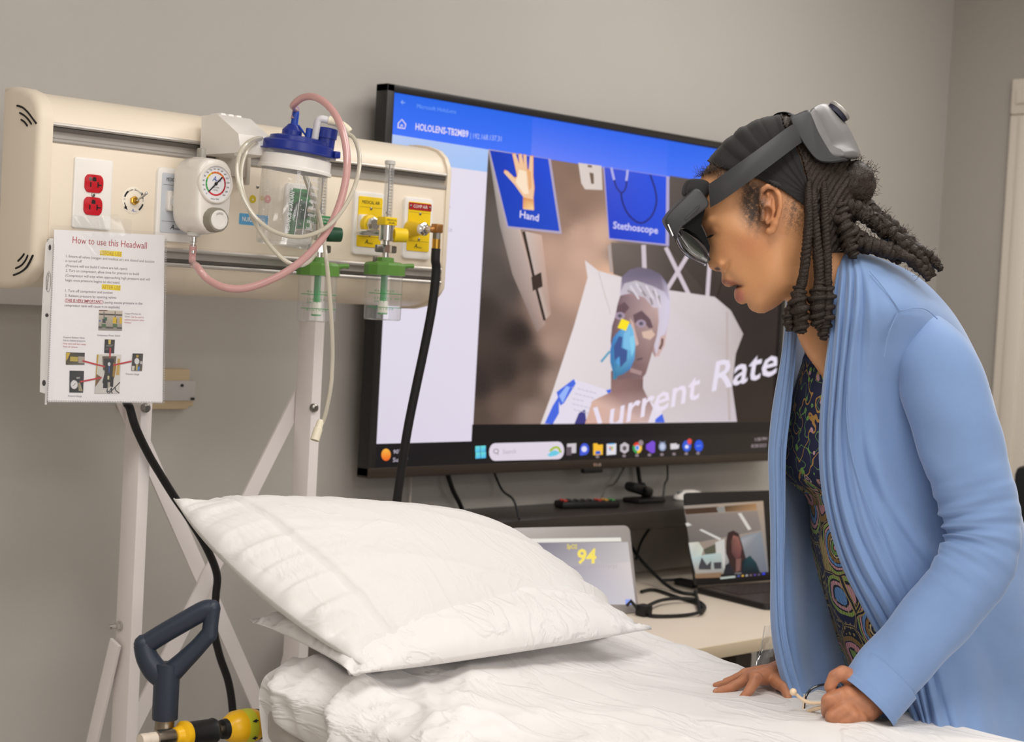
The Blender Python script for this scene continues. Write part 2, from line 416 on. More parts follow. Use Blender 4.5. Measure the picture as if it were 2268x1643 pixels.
mb = MB(); mb.box((TX0-.01, TY+.004, TZ0-.01), (TX1+.01, TY+.045, TZ1+.01), .01); mb.box((2.6, TY+.03, 1.2), (3.5, YB, 1.7), .005); obj('back_cover', mb, m_tvk, tv)
mb = MB(); mb.box((2.985, TY-.008, TZ0-.034), (3.055, TY+.005, TZ0-.02), .003); obj('sensor_bar', mb, m_tvk, tv)
class Paint:
    """flat picture: coloured polygons on stacked planes a hair apart"""
    def __init__(self, un): self.v = []; self.f = []; self.c = []; self.un = un; self.k = 0
    def poly(self, pts, col, fn=None):
        o = len(self.v); self.k += 1; fn = fn or (lambda q: q)
        for i, p in enumerate(pts):
            self.v.append(tuple(self.un(*fn(p), self.k))); c = col[i] if isinstance(col[0], (tuple, list)) else col
            self.c.append(hexc(*c))
        self.f.append(list(range(o, o+len(pts))))
    def grad(self, quad, cols, fn=None, n=6):
        """bilinear gradient quad; cols for the 4 corners"""
        q = np.array(quad, float); c = np.array(cols, float); self.k += 1; fn = fn or (lambda q: q); o = len(self.v)
        for i in range(n+1):
            for j in range(n+1):
                s, t = j/n, i/n; w = np.array([(1-s)*(1-t), s*(1-t), s*t, (1-s)*t])
                self.v.append(tuple(self.un(*fn(w@q), self.k))); self.c.append(hexc(*(w@c)))
        for i in range(n):
            for j in range(n): a = o+i*(n+1)+j; self.f.append([a, a+1, a+n+2, a+n+1])
    def text(self, s, a, b, h, col, fn=None, bold=0., shear=0.):
        """baseline from a to b (pixels), cap height h pixels"""
        fn = fn or (lambda q: q); a = np.array(fn(a), float); b = np.array(fn(b), float); self.k += 1
        vs, fs = text_mesh(s, bold); x0 = min(v[0] for v in vs); x1 = max(v[0] for v in vs)
        d = b-a; L = np.linalg.norm(d); up = np.array([.055+shear, -1.])*h/.70
        o = len(self.v)
        for v in vs:
            p = a+d*(v[0]-x0)/(x1-x0)+up*v[1]; self.v.append(tuple(self.un(p[0], p[1], self.k))); self.c.append(hexc(*col))
        self.f += [[i+o for i in f] for f in fs]
    def line(self, pts, w, col, fn=None):
        fn = fn or (lambda q: q); pts = [np.array(fn(p), float) for p in pts]
        L, R = [], []
        for i, p in enumerate(pts):
            t = pts[min(i+1, len(pts)-1)]-pts[max(i-1, 0)]; t /= np.linalg.norm(t)+1e-9; nn = np.array([-t[1], t[0]])*w/2; L.append(p+nn); R.append(p-nn)
        self.k += 1; o = len(self.v); n = len(pts)
        for p in L+R: self.v.append(tuple(self.un(p[0], p[1], self.k))); self.c.append(hexc(*col))
        for i in range(n-1): self.f.append([o+i, o+i+1, o+n+i+1, o+n+i])
    def disc(self, c, rx, ry, col, fn=None, n=20, col2=None):
        self.poly([(c[0]+rx*math.cos(2*math.pi*i/n), c[1]+ry*math.sin(2*math.pi*i/n)) for i in range(n)],
                  col if col2 is None else [tuple(np.array(col)*(.5-.5*math.sin(2*math.pi*i/n))+np.array(col2)*(.5+.5*math.sin(2*math.pi*i/n))) for i in range(n)], fn)
    def build(self, name, m, parent):
        me = bpy.data.meshes.new(name); me.from_pydata(self.v, [], self.f); me.update()
        a = me.color_attributes.new('Col', 'FLOAT_COLOR', 'POINT'); a.data.foreach_set('color', np.array(self.c, 'f').ravel())
        return link_mesh(name, me, m, parent, False, None, None)
m_scr = mat('screen_picture', (10, 10, 10), .25, emis=.95, vcol=True)
_b = m_scr.node_tree.nodes['Principled BSDF']
for l in list(_b.inputs['Base Color'].links): m_scr.node_tree.links.remove(l)
_b.inputs['Base Color'].default_value = (.004, .004, .004, 1); _b.inputs['Specular IOR Level'].default_value = .25
p = Paint(lambda x, y, k: P(x, y, y=TY-.0004-k*.00003))
A1 = lambda q: (800+q[0]*.5476, 170+q[1]*.5476)             # crop readings -> photo pixels
H1 = lambda q: (1040+q[0]*.18258, 320+q[1]*.18258)
S1 = lambda q: (1280+q[0]*.19481, 340+q[1]*.19481)
K1 = lambda q: (1180+q[0]*.24691, 560+q[1]*.24691)
V1 = lambda q: (1320+q[0]*.15823, 580+q[1]*.15823)
B1 = lambda q: (1060+q[0]*.28219, 960+q[1]*.28219)
G1 = lambda q: (860+q[0]*.22046, 190+q[1]*.22046)
TLc, TRc, BRc, BLc = (872, 204), (1744, 356), (1708.5, 1001.5), (826.5, 1036.5)
p.poly([TLc, TRc, BRc, BLc], (24, 20, 22))
# window body (pale) and header
p.grad([(868, 296), (1082, 327), (1046, 978), (829, 983)], [(232, 226, 240), (228, 220, 234), (222, 214, 230), (218, 210, 226)])
p.grad([(872, 204), (1740, 357), (1736, 436), (867, 297)], [(40, 104, 232), (36, 98, 232), (74, 116, 246), (66, 116, 250)])
p.grad([(1180, 259), (1480, 311), (1476, 395), (1176, 345)], [(52, 104, 238), (44, 100, 236), (84, 122, 248), (104, 128, 248)])
p.grad([(867, 297), (1081, 331), (1079, 381), (864, 352)], [(182, 200, 240), (172, 198, 246), (164, 196, 244), (178, 200, 240)])
# header writing and symbols
p.text('Microsoft HoloLens', G1((287, 222)), G1((680, 280)), 9, (112, 160, 246))
p.line([G1((130, 165)), G1((168, 170))], 2, (140, 172, 246)); p.line([G1((148, 146)), G1((128, 164)), G1((146, 184))], 2, (140, 172, 246))
p.line([G1(q) for q in ((98, 425), (100, 376), (137, 338), (176, 388), (166, 430), (98, 420))], 2.6, (226, 214, 240)); p.poly([G1(q) for q in ((122, 425), (124, 388), (146, 390), (144, 428))], (226, 214, 240)); p.poly([G1(q) for q in ((129, 424), (130, 400), (140, 402), (139, 426))], (70, 112, 242))
p.text('HOLOLENS-TB2MB9', G1((272, 440)), G1((803, 517)), 14.5, (228, 218, 244), bold=.022)
p.text('|', G1((822, 520)), G1((830, 521)), 11, (130, 160, 246)); p.text('192.168.137.31', G1((852, 528)), G1((1136, 558)), 11.5, (176, 192, 246))
p.line([G1(q) for q in ((90, 612), (148, 618), (146, 650), (88, 642), (90, 612))], 1.6, (140, 168, 214))
p.text('Live stream', G1((262, 662)), G1((546, 706)), 12, (128, 156, 200))
for q, s in (((985, 459), '2s'), ((990, 512), '2')): p.text(s, q, (q[0]+13, q[1]+1.5), 7, (190, 182, 205))
# ---- streamed picture
L_ = [(1082, 331), (1736, 436), (1716, 936), (1048, 942)]
BGS = [((1090, 400), (84, 74, 68)), ((1085, 500), (92, 84, 80)), ((1082, 600), (84, 76, 72)), ((1075, 690), (60, 50, 47)), ((1060, 850), (52, 42, 40)), ((1060, 925), (84, 69, 61)), ((1125, 640), (80, 70, 66)), ((1150, 740), (46, 37, 35)), ((1120, 820), (56, 45, 41)), ((1180, 800), (76, 62, 55)), ((1165, 860), (98, 80, 70)), ((1110, 900), (104, 85, 75)), ((1180, 915), (142, 120, 110)), ((1230, 850), (152, 128, 116)), ((1225, 760), (168, 138, 123)), ((1205, 710), (160, 130, 116)), ((1260, 640), (194, 158, 140)), ((1222, 560), (190, 154, 136)), ((1250, 490), (150, 121, 105)), ((1280, 520), (196, 160, 141)), ((1235, 400), (139, 111, 96)), ((1290, 430), (146, 116, 100)), ((1270, 460), (140, 112, 97)), ((1335, 520), (208, 170, 148)), ((1345, 610), (222, 178, 150)), ((1290, 570), (202, 166, 146)), ((1285, 370), (134, 108, 92)), ((1200, 640), (176, 144, 128)), ((1500, 420), (66, 56, 54)), ((1520, 520), (54, 45, 43)), ((1490, 640), (70, 60, 57)), ((1380, 560), (116, 104, 98)), ((1430, 580), (96, 86, 82)), ((1600, 700), (42, 34, 33)), ((1680, 700), (38, 30, 30)), ((1700, 800), (36, 29, 28)), ((1690, 915), (48, 38, 34)), ((1640, 850), (44, 35, 32)), ((1730, 600), (40, 32, 31)), ((1600, 480), (48, 39, 38))]
_bp = np.array([q[0] for q in BGS], float); _bc = np.array([q[1] for q in BGS], float)
def bgcol(x, y): w_ = 1/(((_bp[:, 0]-x)**2+(_bp[:, 1]-y)**2)+90.)**1.7; return tuple((w_[:, None]*_bc).sum(0)/w_.sum())
NB, MB_ = 64, 46; o_ = len(p.v); p.k += 1; Lq = np.array(L_, float)
for i in range(MB_+1):
    for j in range(NB+1):
        a_, b_ = j/NB, i/MB_; q = Lq[0]*(1-a_)*(1-b_)+Lq[1]*a_*(1-b_)+Lq[2]*a_*b_+Lq[3]*(1-a_)*b_; p.v.append(tuple(p.un(q[0], q[1], p.k))); p.c.append(hexc(*bgcol(*q)))
for i in range(MB_):
    for j in range(NB): q = o_+i*(NB+1)+j; p.f.append([q, q+1, q+NB+2, q+NB+1])
# cabinet / door frame at left
p.poly([A1(q) for q in ((514, 298), (532, 300), (645, 620), (745, 1000), (712, 1034), (612, 800), (560, 600))], [(160, 150, 146), (196, 184, 178), (206, 180, 168), (176, 150, 140), (140, 120, 112), (150, 134, 128), (146, 136, 132)])
p.poly([A1(q) for q in ((652, 622), (730, 640), (768, 960), (742, 985))], [(200, 186, 180), (206, 172, 156), (176, 146, 132), (196, 178, 168)])
p.line([A1((657, 625)), A1((700, 820)), A1((742, 985))], 6, (52, 40, 34)); p.poly([A1(q) for q in ((688, 810), (728, 790), (734, 848), (694, 866))], (60, 46, 40))
# outlet plate
p.poly([A1(q) for q in ((878, 348), (972, 360), (976, 458), (905, 455), (890, 430))], (216, 204, 198)); p.poly([S1(q) for q in ((130, 215), (178, 225), (182, 345), (152, 345))], (112, 92, 78)); p.poly([S1(q) for q in ((110, 130), (160, 135), (160, 160), (112, 155))], (110, 94, 80))
# hand card
p.poly([H1(q) for q in ((228, 55), (985, 175), (1120, 1085), (455, 1010))], (176, 164, 190))
p.grad([H1(q) for q in ((245, 70), (955, 175), (1090, 1052), (468, 990))], [(22, 58, 182), (36, 76, 214), (34, 74, 196), (24, 66, 186)])
hc = (240, 196, 156); ho = (214, 134, 84); hl = (250, 226, 198)
hand = [(515, 105), (552, 103), (600, 238), (590, 115), (626, 108), (655, 250), (650, 118), (684, 120), (704, 290), (724, 310), (738, 132), (776, 136), (776, 380), (790, 520), (778, 650), (786, 792), (645, 776), (648, 632), (540, 480), (412, 335), (425, 305), (460, 318), (545, 400), (575, 385)]
p.poly([H1(q) for q in hand], ho)
ce = np.array([690., 470.]); p.poly([H1(tuple(np.array(q)+(6 if q[0] < 690 else -7, 8))) for q in hand], hc)
p.poly([H1(q) for q in ((600, 300), (690, 330), (700, 480), (720, 600), (660, 600), (560, 460))], hl); p.poly([H1(q) for q in ((690, 300), (745, 330), (752, 520), (720, 560), (712, 420))], (232, 172, 118))
p.poly([H1(q) for q in ((652, 640), (770, 668), (776, 784), (655, 770))], [(214, 140, 84), (222, 150, 96), (250, 214, 150), (238, 178, 120)])
p.text('Hand', H1((608, 885)), H1((838, 932)), 16, (226, 220, 246), bold=.012)
# stethoscope card
p.poly([S1(q) for q in ((285, 150), (1040, 262), (1036, 1052), (352, 975))], (176, 166, 206))
p.grad([S1(q) for q in ((300, 155), (1005, 262), (998, 1030), (358, 962))], [(66, 84, 208), (34, 80, 226), (34, 74, 210), (32, 62, 196)])
p.line([S1(q) for q in ((380, 160), (395, 230), (412, 300))], 5, (178, 178, 232)); p.line([S1(q) for q in ((565, 185), (560, 240), (550, 310))], 5, (178, 178, 232))
p.line([S1(tuple(q)) for q in catmull([(412, 300), (440, 385), (495, 445), (540, 400), (556, 310)], 6)], 3.5, (44, 46, 120))
p.line([S1(tuple(q)) for q in catmull([(490, 445), (510, 560), (580, 700), (710, 790), (830, 720), (890, 570), (880, 420), (822, 240)], 6)], 4, (34, 40, 118))
p.text('Stethoscope', S1((398, 850)), S1((910, 912)), 15.5, (206, 204, 246), bold=.02)
# dark wall pieces, stand braces
p.poly([S1(q) for q in ((378, 1010), (1000, 1062), (1232, 1640), (404, 1370))], [(116, 104, 98), (84, 74, 70), (60, 50, 48), (100, 90, 84)])
p.poly([A1(q) for q in ((1248, 400), (1440, 430), (1440, 900), (1420, 905), (1250, 690))], [(92, 82, 78), (70, 60, 58), (52, 44, 42), (52, 44, 42), (72, 64, 60)])
sc_ = (206, 192, 202)
p.line([A1((1003, 680)), A1((1012, 790))], 7, (176, 160, 156)); p.line([A1((1142, 680)), A1((1148, 840))], 10, sc_)
p.line([A1((1232, 690)), A1((1325, 880))], 9, sc_); p.line([A1((1325, 715)), A1((1225, 880))], 9, sc_); p.line([A1((1412, 715)), A1((1400, 890))], 9, sc_); p.line([A1((1490, 720)), A1((1440, 900))], 3, (40, 30, 30))
# white pillow
pil = [(905, 742), (960, 785), (1060, 812), (1150, 850), (1280, 868), (1430, 890), (1495, 945), (1545, 1040), (1515, 1120), (1500, 1250), (1520, 1395), (725, 1406), (775, 1270), (860, 1010), (916, 812)]
p.poly([A1(q) for q in pil], [(226, 214, 214), (224, 214, 216), (222, 212, 216), (220, 210, 214), (212, 202, 206), (206, 196, 198), (190, 180, 180), (184, 172, 172), (190, 178, 178), (196, 184, 188), (200, 190, 198), (226, 214, 210), (226, 216, 218), (228, 218, 220), (228, 218, 218)])
p.line([A1((960, 790)), A1((985, 880)), A1((1010, 960))], 2, (206, 192, 190)); p.line([A1((1480, 950)), A1((1480, 1150)), A1((1490, 1390))], 5, (186, 172, 170))
# hospital gown
p.poly([A1(q) for q in ((738, 1404), (775, 1285), (860, 1222), (1000, 1268), (1090, 1250), (1215, 1350), (1228, 1398))], (226, 218, 232))
for q in (((742, 1402), (775, 1330), (800, 1290), (800, 1360), (775, 1404)), ((790, 1275), (860, 1222), (868, 1240), (820, 1320), (805, 1330)), ((990, 1268), (1012, 1262), (1005, 1290)), ((1190, 1385), (1218, 1362), (1228, 1398), (1188, 1398))): p.poly([A1(v) for v in q], (72, 104, 222))
p.poly([A1(q) for q in ((800, 1290), (830, 1250), (845, 1255), (815, 1320))], (150, 180, 246)); p.poly([A1(q) for q in ((862, 1404), (880, 1360), (905, 1345), (912, 1404))], (66, 62, 130))
for i in range(26): x = 850+((i*37) % 90); y = 1255+((i*53) % 110); p.line([A1((x, y)), A1((x+12, y+5))], 1.6, (186, 178, 200))
# manikin
p.poly([A1(q) for q in ((905, 1404), (935, 1310), (1010, 1275), (1010, 1190), (1140, 1150), (1140, 1260), (1180, 1340), (1160, 1398))], [(214, 172, 156), (214, 176, 162), (150, 116, 112), (120, 92, 94), (110, 84, 84), (126, 98, 96), (180, 150, 148), (206, 176, 172)])
hair = [(300, 1640), (225, 900), (290, 640), (340, 420), (360, 210), (470, 110), (600, 70), (760, 100), (900, 170), (990, 300), (1035, 520), (1030, 760), (990, 1000), (930, 1220), (820, 1330), (780, 1240)]
p.poly([V1(q) for q in hair[3:]], [(178, 168, 186), (120, 110, 132), (112, 104, 128), (110, 100, 118), (106, 96, 112), (104, 96, 118), (150, 142, 170), (206, 196, 218), (210, 200, 222), (206, 188, 200), (190, 160, 160), (170, 140, 140), (190, 170, 186)])
p.poly([V1(q) for q in ((330, 450), (400, 300), (560, 260), (800, 340), (960, 420), (1030, 560), (1000, 900), (840, 1300), (700, 640))], [(196, 188, 200), (190, 182, 194), (196, 188, 190), (188, 180, 192), (198, 190, 208), (212, 204, 224), (210, 202, 222), (206, 196, 210), (200, 186, 194)])
p.poly([V1(q) for q in ((225, 900), (270, 760), (300, 600), (340, 470), (480, 440), (680, 500), (800, 640), (870, 640), (880, 830), (850, 1040), (790, 1250), (700, 1560), (640, 1643), (300, 1643), (230, 1400), (205, 1100))], [(120, 96, 102), (112, 88, 94), (108, 84, 92), (126, 102, 110), (168, 132, 138), (176, 146, 148), (186, 158, 156), (196, 170, 164), (186, 154, 146), (160, 128, 124), (138, 108, 110), (130, 102, 102), (134, 106, 106), (120, 94, 98), (112, 88, 94), (112, 86, 92)])
for q in (((300, 620), (400, 560), (470, 640), (400, 720), (290, 700)), ((520, 740), (640, 680), (760, 800), (800, 920), (740, 930), (640, 800), (540, 860))): p.poly([V1(v) for v in q], (104, 80, 88))
p.poly([V1(q) for q in ((640, 980), (780, 950), (830, 1020), (760, 1090), (660, 1060))], (214, 182, 166)); p.poly([V1(q) for q in ((470, 780), (520, 840), (560, 1000), (600, 1150), (560, 1180))], (206, 172, 166))
for q in ((335, 755), (632, 862)):
    p.disc(V1(q), 11, 8.5, (168, 148, 168)); p.disc(V1(q), 5.5, 5, (120, 108, 124)); p.disc(V1(q), 2.6, 2.6, (70, 66, 80))
for q in (((440, 400), (560, 460)), ((600, 340), (700, 480)), ((760, 500), (790, 600)), ((880, 470), (890, 620)), ((800, 400), (860, 520))): p.line([V1(q[0]), V1(q[1])], 4.5, (150, 138, 142))
for q in (((560, 300), (640, 420)), ((700, 330), (800, 520)), ((480, 330), (600, 520)), ((820, 380), (900, 640))): p.line([V1(q[0]), V1(q[1])], 4, (218, 210, 220))
p.poly([V1(q) for q in ((905, 1040), (985, 1010), (960, 1170), (880, 1320), (820, 1330), (860, 1250))], (204, 172, 170)); p.line([V1((930, 1070)), V1((925, 1150)), V1((890, 1220))], 5, (104, 76, 68))
p.line([V1((570, 1370)), V1((650, 1350))], 4, (100, 78, 84)); p.line([V1((480, 1510)), V1((640, 1560))], 9, (168, 138, 138))
# mask
p.line([V1((195, 1250)), V1((70, 1400))], 5, (96, 160, 190))
p.poly([V1(q) for q in ((320, 965), (480, 860), (525, 960), (552, 1150), (540, 1360), (480, 1500), (380, 1570), (300, 1600), (280, 1643), (235, 1643), (240, 1560), (200, 1400), (200, 1220), (240, 1060))], [(70, 140, 200), (120, 186, 226), (130, 196, 232), (116, 188, 228), (84, 150, 200), (70, 124, 178), (66, 118, 170), (60, 120, 160), (66, 130, 160), (66, 130, 160), (62, 124, 164), (60, 124, 182), (58, 120, 184), (62, 126, 190)])
p.poly([V1(q) for q in ((320, 1040), (372, 1050), (356, 1200), (440, 1240), (430, 1380), (340, 1480), (330, 1320), (260, 1380), (250, 1180))], (62, 86, 144)); p.poly([V1(q) for q in ((390, 1000), (470, 930), (500, 1100), (480, 1240), (380, 1200))], (124, 188, 228)); p.poly([V1(q) for q in ((470, 1060), (530, 1020), (545, 1200), (500, 1330))], (134, 204, 236)); p.poly([V1(q) for q in ((300, 1340), (330, 1330), (330, 1450), (285, 1420))], (84, 156, 214))
p.poly([V1(q) for q in ((360, 792), (472, 838), (420, 965), (302, 920))], (250, 226, 40))
# slanted writing over the stream
wf = (232, 222, 238)
p.text('urrent', K1((680, 1570)), K1((1490, 1300)), 62, wf, bold=.012, shear=.06)
p.text('Rate', K1((1605, 1240)), K1((2185, 1085)), 66, (228, 220, 236), bold=.014, shear=.10)
p.line([K1((560, 1385)), K1((605, 1530))], 10, wf)
p.poly([(1046, 940), (1716, 935), (1714, 962), (1044, 978)], [(24, 20, 22), (30, 26, 25), (32, 27, 26), (22, 19, 22)])
p.poly([(829, 983), (1046, 977), (1714, 958), (1708.5, 1001.5), (826.5, 1036.5)], [(26, 23, 27), (24, 21, 24), (42, 36, 33), (44, 38, 35), (22, 20, 23)])
# ---- task bar
p.disc((855, 1007), 10.5, 13.5, (250, 184, 70), col2=(232, 98, 34))
p.text('90°F', (871, 1005), (893, 1003.5), 9, (206, 198, 214)); p.text('Sunny', (870, 1023), (903, 1021), 9.5, (206, 198, 214))
for i in (0, 1):
    for j in (0, 1): x = 1053+i*12+.5*j; y = 988+j*14-.8*i; p.poly([(x, y), (x+11, y-.6), (x+10.6, y+13), (x-.4, y+13.6)], [(112, 226, 214), (108, 210, 226), (78, 176, 236), (90, 190, 230)])
bar = []
for a, b, c0 in ((B1((128, 145)), 1, 90), (B1((625, 132)), -1, -90)):
    for k in range(9): t = math.radians(c0+180*k/8); bar.append((a[0]+13*math.cos(t)*1.0, a[1]-19.5*math.sin(t)))
p.poly(bar, (222, 212, 226))
p.line([B1(tuple(q)) for q in [(137+19*math.cos(t), 138+17*math.sin(t)) for t in np.linspace(0, 6.3, 14)]], 2, (150, 140, 150)); p.line([B1((146, 155)), B1((155, 166))], 2, (150, 140, 150))
p.text('Search', B1((190, 160)), B1((293, 155)), 9.5, (178, 168, 178))
p.line([B1(tuple(q)) for q in catmull([(560, 140), (590, 112), (625, 112), (645, 150)], 5)], 5, (168, 190, 60)); p.poly([B1(q) for q in ((540, 170), (570, 140), (600, 130), (640, 150), (610, 172), (560, 182))], (110, 200, 226))
ic = lambda x, y, q, c: p.poly([B1((x+a, y+b_)) for a, b_ in q], c)
ic(695, 80, ((0, 0), (72, -4), (70, 72), (-2, 76)), (206, 198, 204)); ic(700, 96, ((-12, 10), (30, 8), (30, 74), (-10, 76)), (98, 84, 92))
p.disc(B1((832, 122)), 10, 13, (70, 92, 216)); ic(795, 130, ((0, 0), (30, 0), (30, 40), (0, 42)), (70, 92, 216)); p.disc(B1((829, 122)), 6, 6.5, (224, 222, 246))
ic(900, 82, ((0, -4), (30, -6), (38, 6), (76, 4), (74, 84), (0, 88)), (246, 190, 54)); p.poly([B1(q) for q in ((915, 162), (920, 138), (955, 136), (958, 162))], (48, 96, 206))
ic(1005, 82, ((0, 0), (76, -4), (74, 82), (0, 88)), (222, 220, 228)); ic(1020, 70, ((0, 8), (46, 6), (46, 14), (0, 16)), (90, 176, 232)); ic(1026, 104, ((0, 0), (14, 0), (14, 14), (0, 14)), (232, 92, 76)); ic(1042, 104, ((0, 0), (14, 0), (14, 14), (0, 14)), (120, 190, 90)); ic(1026, 119, ((0, 0), (14, 0), (14, 14), (0, 14)), (80, 150, 230)); ic(1042, 119, ((0, 0), (14, 0), (14, 14), (0, 14)), (246, 196, 66))
p.poly([B1(q) for q in ((1146, 68), (1180, 88), (1178, 136), (1146, 158), (1112, 138), (1112, 90))], (198, 190, 196)); p.poly([B1(q) for q in ((1146, 96), (1162, 106), (1160, 126), (1146, 136), (1130, 126), (1130, 106))], (96, 86, 90))
cx, cy = 1246, 112
for a0, a1, c_ in ((-150, -30, (222, 62, 48)), (-30, 90, (246, 196, 62)), (90, 210, (64, 160, 84))): p.poly([B1((cx, cy))]+[B1((cx+36*math.cos(math.radians(a)), cy+44*math.sin(math.radians(a)))) for a in np.linspace(a0, a1, 9)], c_)
p.disc(B1((cx, cy)), 5, 6, (230, 228, 240)); p.disc(B1((cx, cy)), 3.8, 4.8, (76, 140, 236)); p.disc(B1((1274, 74)), 5.5, 6.5, (150, 136, 140))
ic(1314, 62, ((50, -6), (72, 6), (70, 84), (48, 94), (0, 60), (2, 28), (30, 44), (48, 30), (48, 66), (0, 34), (0, 26), (50, -6)), (122, 80, 208))
p.disc(B1((1443, 102)), 8, 10, (150, 160, 190)); p.disc(B1((1443, 102)), 5, 6.5, (190, 200, 226)); p.line([B1((1425, 60)), B1((1428, 80))], 2, (120, 126, 150)); p.line([B1((1462, 60)), B1((1458, 80))], 2, (120, 126, 150))
ic(1505, 80, ((0, 0), (50, -4), (52, 8), (70, 6), (66, 36), (46, 42), (2, 44)), (216, 210, 214))
p.disc(B1((1634, 98)), 9.5, 12.5, (54, 92, 214)); p.disc(B1((1634, 104)), 4, 4, (226, 226, 246)); p.disc(B1((1656, 62)), 5, 6.5, (222, 78, 74))
p.disc(B1((1729, 96)), 9.5, 13, (40, 84, 220)); p.text('zm', B1((1712, 102)), B1((1746, 100)), 4, (160, 184, 246))
for x in (933, 1142, 1243, 1341, 1439, 1534, 1630, 1722): p.disc(B1((x, 182-(x-933)*.035)), 4, 3.2, (140, 126, 132))
p.text('1:58 PM', (1672, 976.5), (1698, 975), 7, (186, 170, 176)); p.text('8/28/2023', (1664, 991), (1697, 989), 7, (176, 160, 166))
p.build('screen_picture', m_scr, tv)
lg = Paint(lambda x, y, k: P(x, y, y=TY-.0078)); lg.disc((1317, 1029), 3, 4, (150, 120, 106)); lg.text('LG', (1321, 1032), (1331, 1031.6), 6, (196, 176, 164), bold=.02)
lg.build('maker_mark', mat('mark_print', (200, 190, 180), .5, vcol=True), tv)
# ================================================================ things under the television
m_table = mat('laminate_top', (226, 212, 194), .35, cvar=.02); m_dkgrey = mat('dark_grey_steel', (74, 66, 60), .5, .2); m_blk = mat('black_plastic', (24, 23, 23), .45); m_cable = mat('black_cable', (20, 19, 19), .5)
t = thing('work_table', 'long cream topped work table with dark legs against the back wall', 'table', (3.1, 2.4, 0))
mb = MB(); mb.box((2.15, 2.045, .712), (3.62, 2.75, .74), .004); obj('tabletop', mb, m_table, t)
mb = MB(); mb.box((2.15, 2.041, .7115), (3.62, 2.0455, .7395), .002); obj('edge_band', mb, mat('edge_band', (216, 198, 170), .4), t)
for lx in (2.3, 2.985, 3.55):
    mb = MB(); mb.box((lx-.03, 2.2, .02), (lx+.03, 2.56, .66), .008); mb.prism([(0, 0), (.42, 0), (.36, -.06), (.06, -.06)], (lx-.03, 2.17, .712), (0, 1, 0), (0, 0, 1), (1, 0, 0), .06); mb.box((lx-.03, 2.1, 0), (lx+.03, 2.7, .03), .006)
    obj('leg', mb, m_dkgrey, t)
# dark riser shelf
t = thing('riser_shelf', 'dark brown riser shelf below the television holding a remote control', 'shelf', (2.8, 2.6, .74))
m_riser = mat('dark_laminate', (58, 52, 48), .35, cvar=.06, cscale=20); SZ = .925
mb = MB(); mb.box((2.3, 2.592, SZ-.045), (3.62, 2.795, SZ), .003); obj('top_board', mb, m_riser, t)
for x in (2.32, 3.59):
    mb = MB(); mb.box((x, 2.66, .74), (x+.02, 2.745, SZ-.045), .002); obj('side_panel', mb, m_riser, t)
# remote
def rod_thing(name, label, cat, pts, r, m, n=8, group=None, parent=None):
    mb = MB(); mb.tube(pts, r, n); o = obj(name, mb, m, parent)
    if parent is None: tag(o, label, cat, group)
    return o
c = P(1300, 1124, z=SZ); ra = Matrix.Rotation(math.radians(-14), 3, 'Z')
t = thing('remote_control', 'slim black remote control with small coloured keys lying on the dark riser', 'remote', (c[0], c[1], SZ))
mb = MB(); mb.box((c[0]-.085, c[1]-.022, SZ), (c[0]+.085, c[1]+.022, SZ+.018), .006, rot=ra); obj('body', mb, m_blk, t)
cols = [(200, 60, 50), (60, 60, 60), (60, 60, 60), (70, 60, 60), (60, 60, 60), (190, 60, 50), (200, 150, 60), (70, 140, 80)]
for i, cc in enumerate(cols):
    x = c[0]-.07+i*.02
    mb = MB(); mb.box((x-.005, c[1]-.012, SZ+.017), (x+.005, c[1]-.002, SZ+.021), .001, rot=ra, piv=(c[0], c[1], SZ)); mb.box((x-.005, c[1]+.003, SZ+.017), (x+.005, c[1]+.012, SZ+.021), .001, rot=ra, piv=(c[0], c[1], SZ)); obj('key', mb, mat('remote_key_%d%d%d' % cc, cc, .5), t)
c = P(1425, 1112, z=SZ)
t = thing('webcam', 'small black webcam on a folded clip beside the remote control', 'webcam', (c[0], c[1], SZ))
mb = MB(); mb.box((c[0]-.05, c[1]-.03, SZ), (c[0]+.055, c[1]+.03, SZ+.012), .005); obj('base', mb, m_blk, t)
mb = MB(); mb.box((c[0]-.06, c[1]-.02, SZ+.022), (c[0]+.02, c[1]+.02, SZ+.046), .009, rot=Matrix.Rotation(math.radians(14), 3, 'Y')); obj('body', mb, m_blk, t)
mb = MB(); mb.lathe((c[0]-.02, c[1]-.02, SZ+.035), (0, -1, 0), [(.009, 0), (.009, .004), (.006, .005)], 14); obj('lens', mb, mat('lens_dark', (12, 12, 16), .1), t)
mb = MB(); mb.box((c[0]+.0, c[1]-.01, SZ+.01), (c[0]+.02, c[1]+.01, SZ+.03), .004); obj('hinge', mb, m_blk, t)
c = P(1527, 1106, z=SZ)
t = thing('white_mouse', 'small white computer mouse at the right end of the dark riser', 'mouse', (c[0], c[1], SZ))
mb = MB(); mb.ball((c[0], c[1], SZ+.004), 1, 0, 20, (.056, .032, .022)); mb.v = [(x, y, max(z, SZ)) for x, y, z in mb.v]; obj('shell', mb, mat('white_gloss', (240, 234, 228), .25), t)
mb = MB(); mb.box((c[0]-.05, c[1]-.003, SZ+.016), (c[0]-.03, c[1]+.003, SZ+.024), .002); obj('wheel', mb, mat('grey_rubber', (120, 120, 120), .6), t)
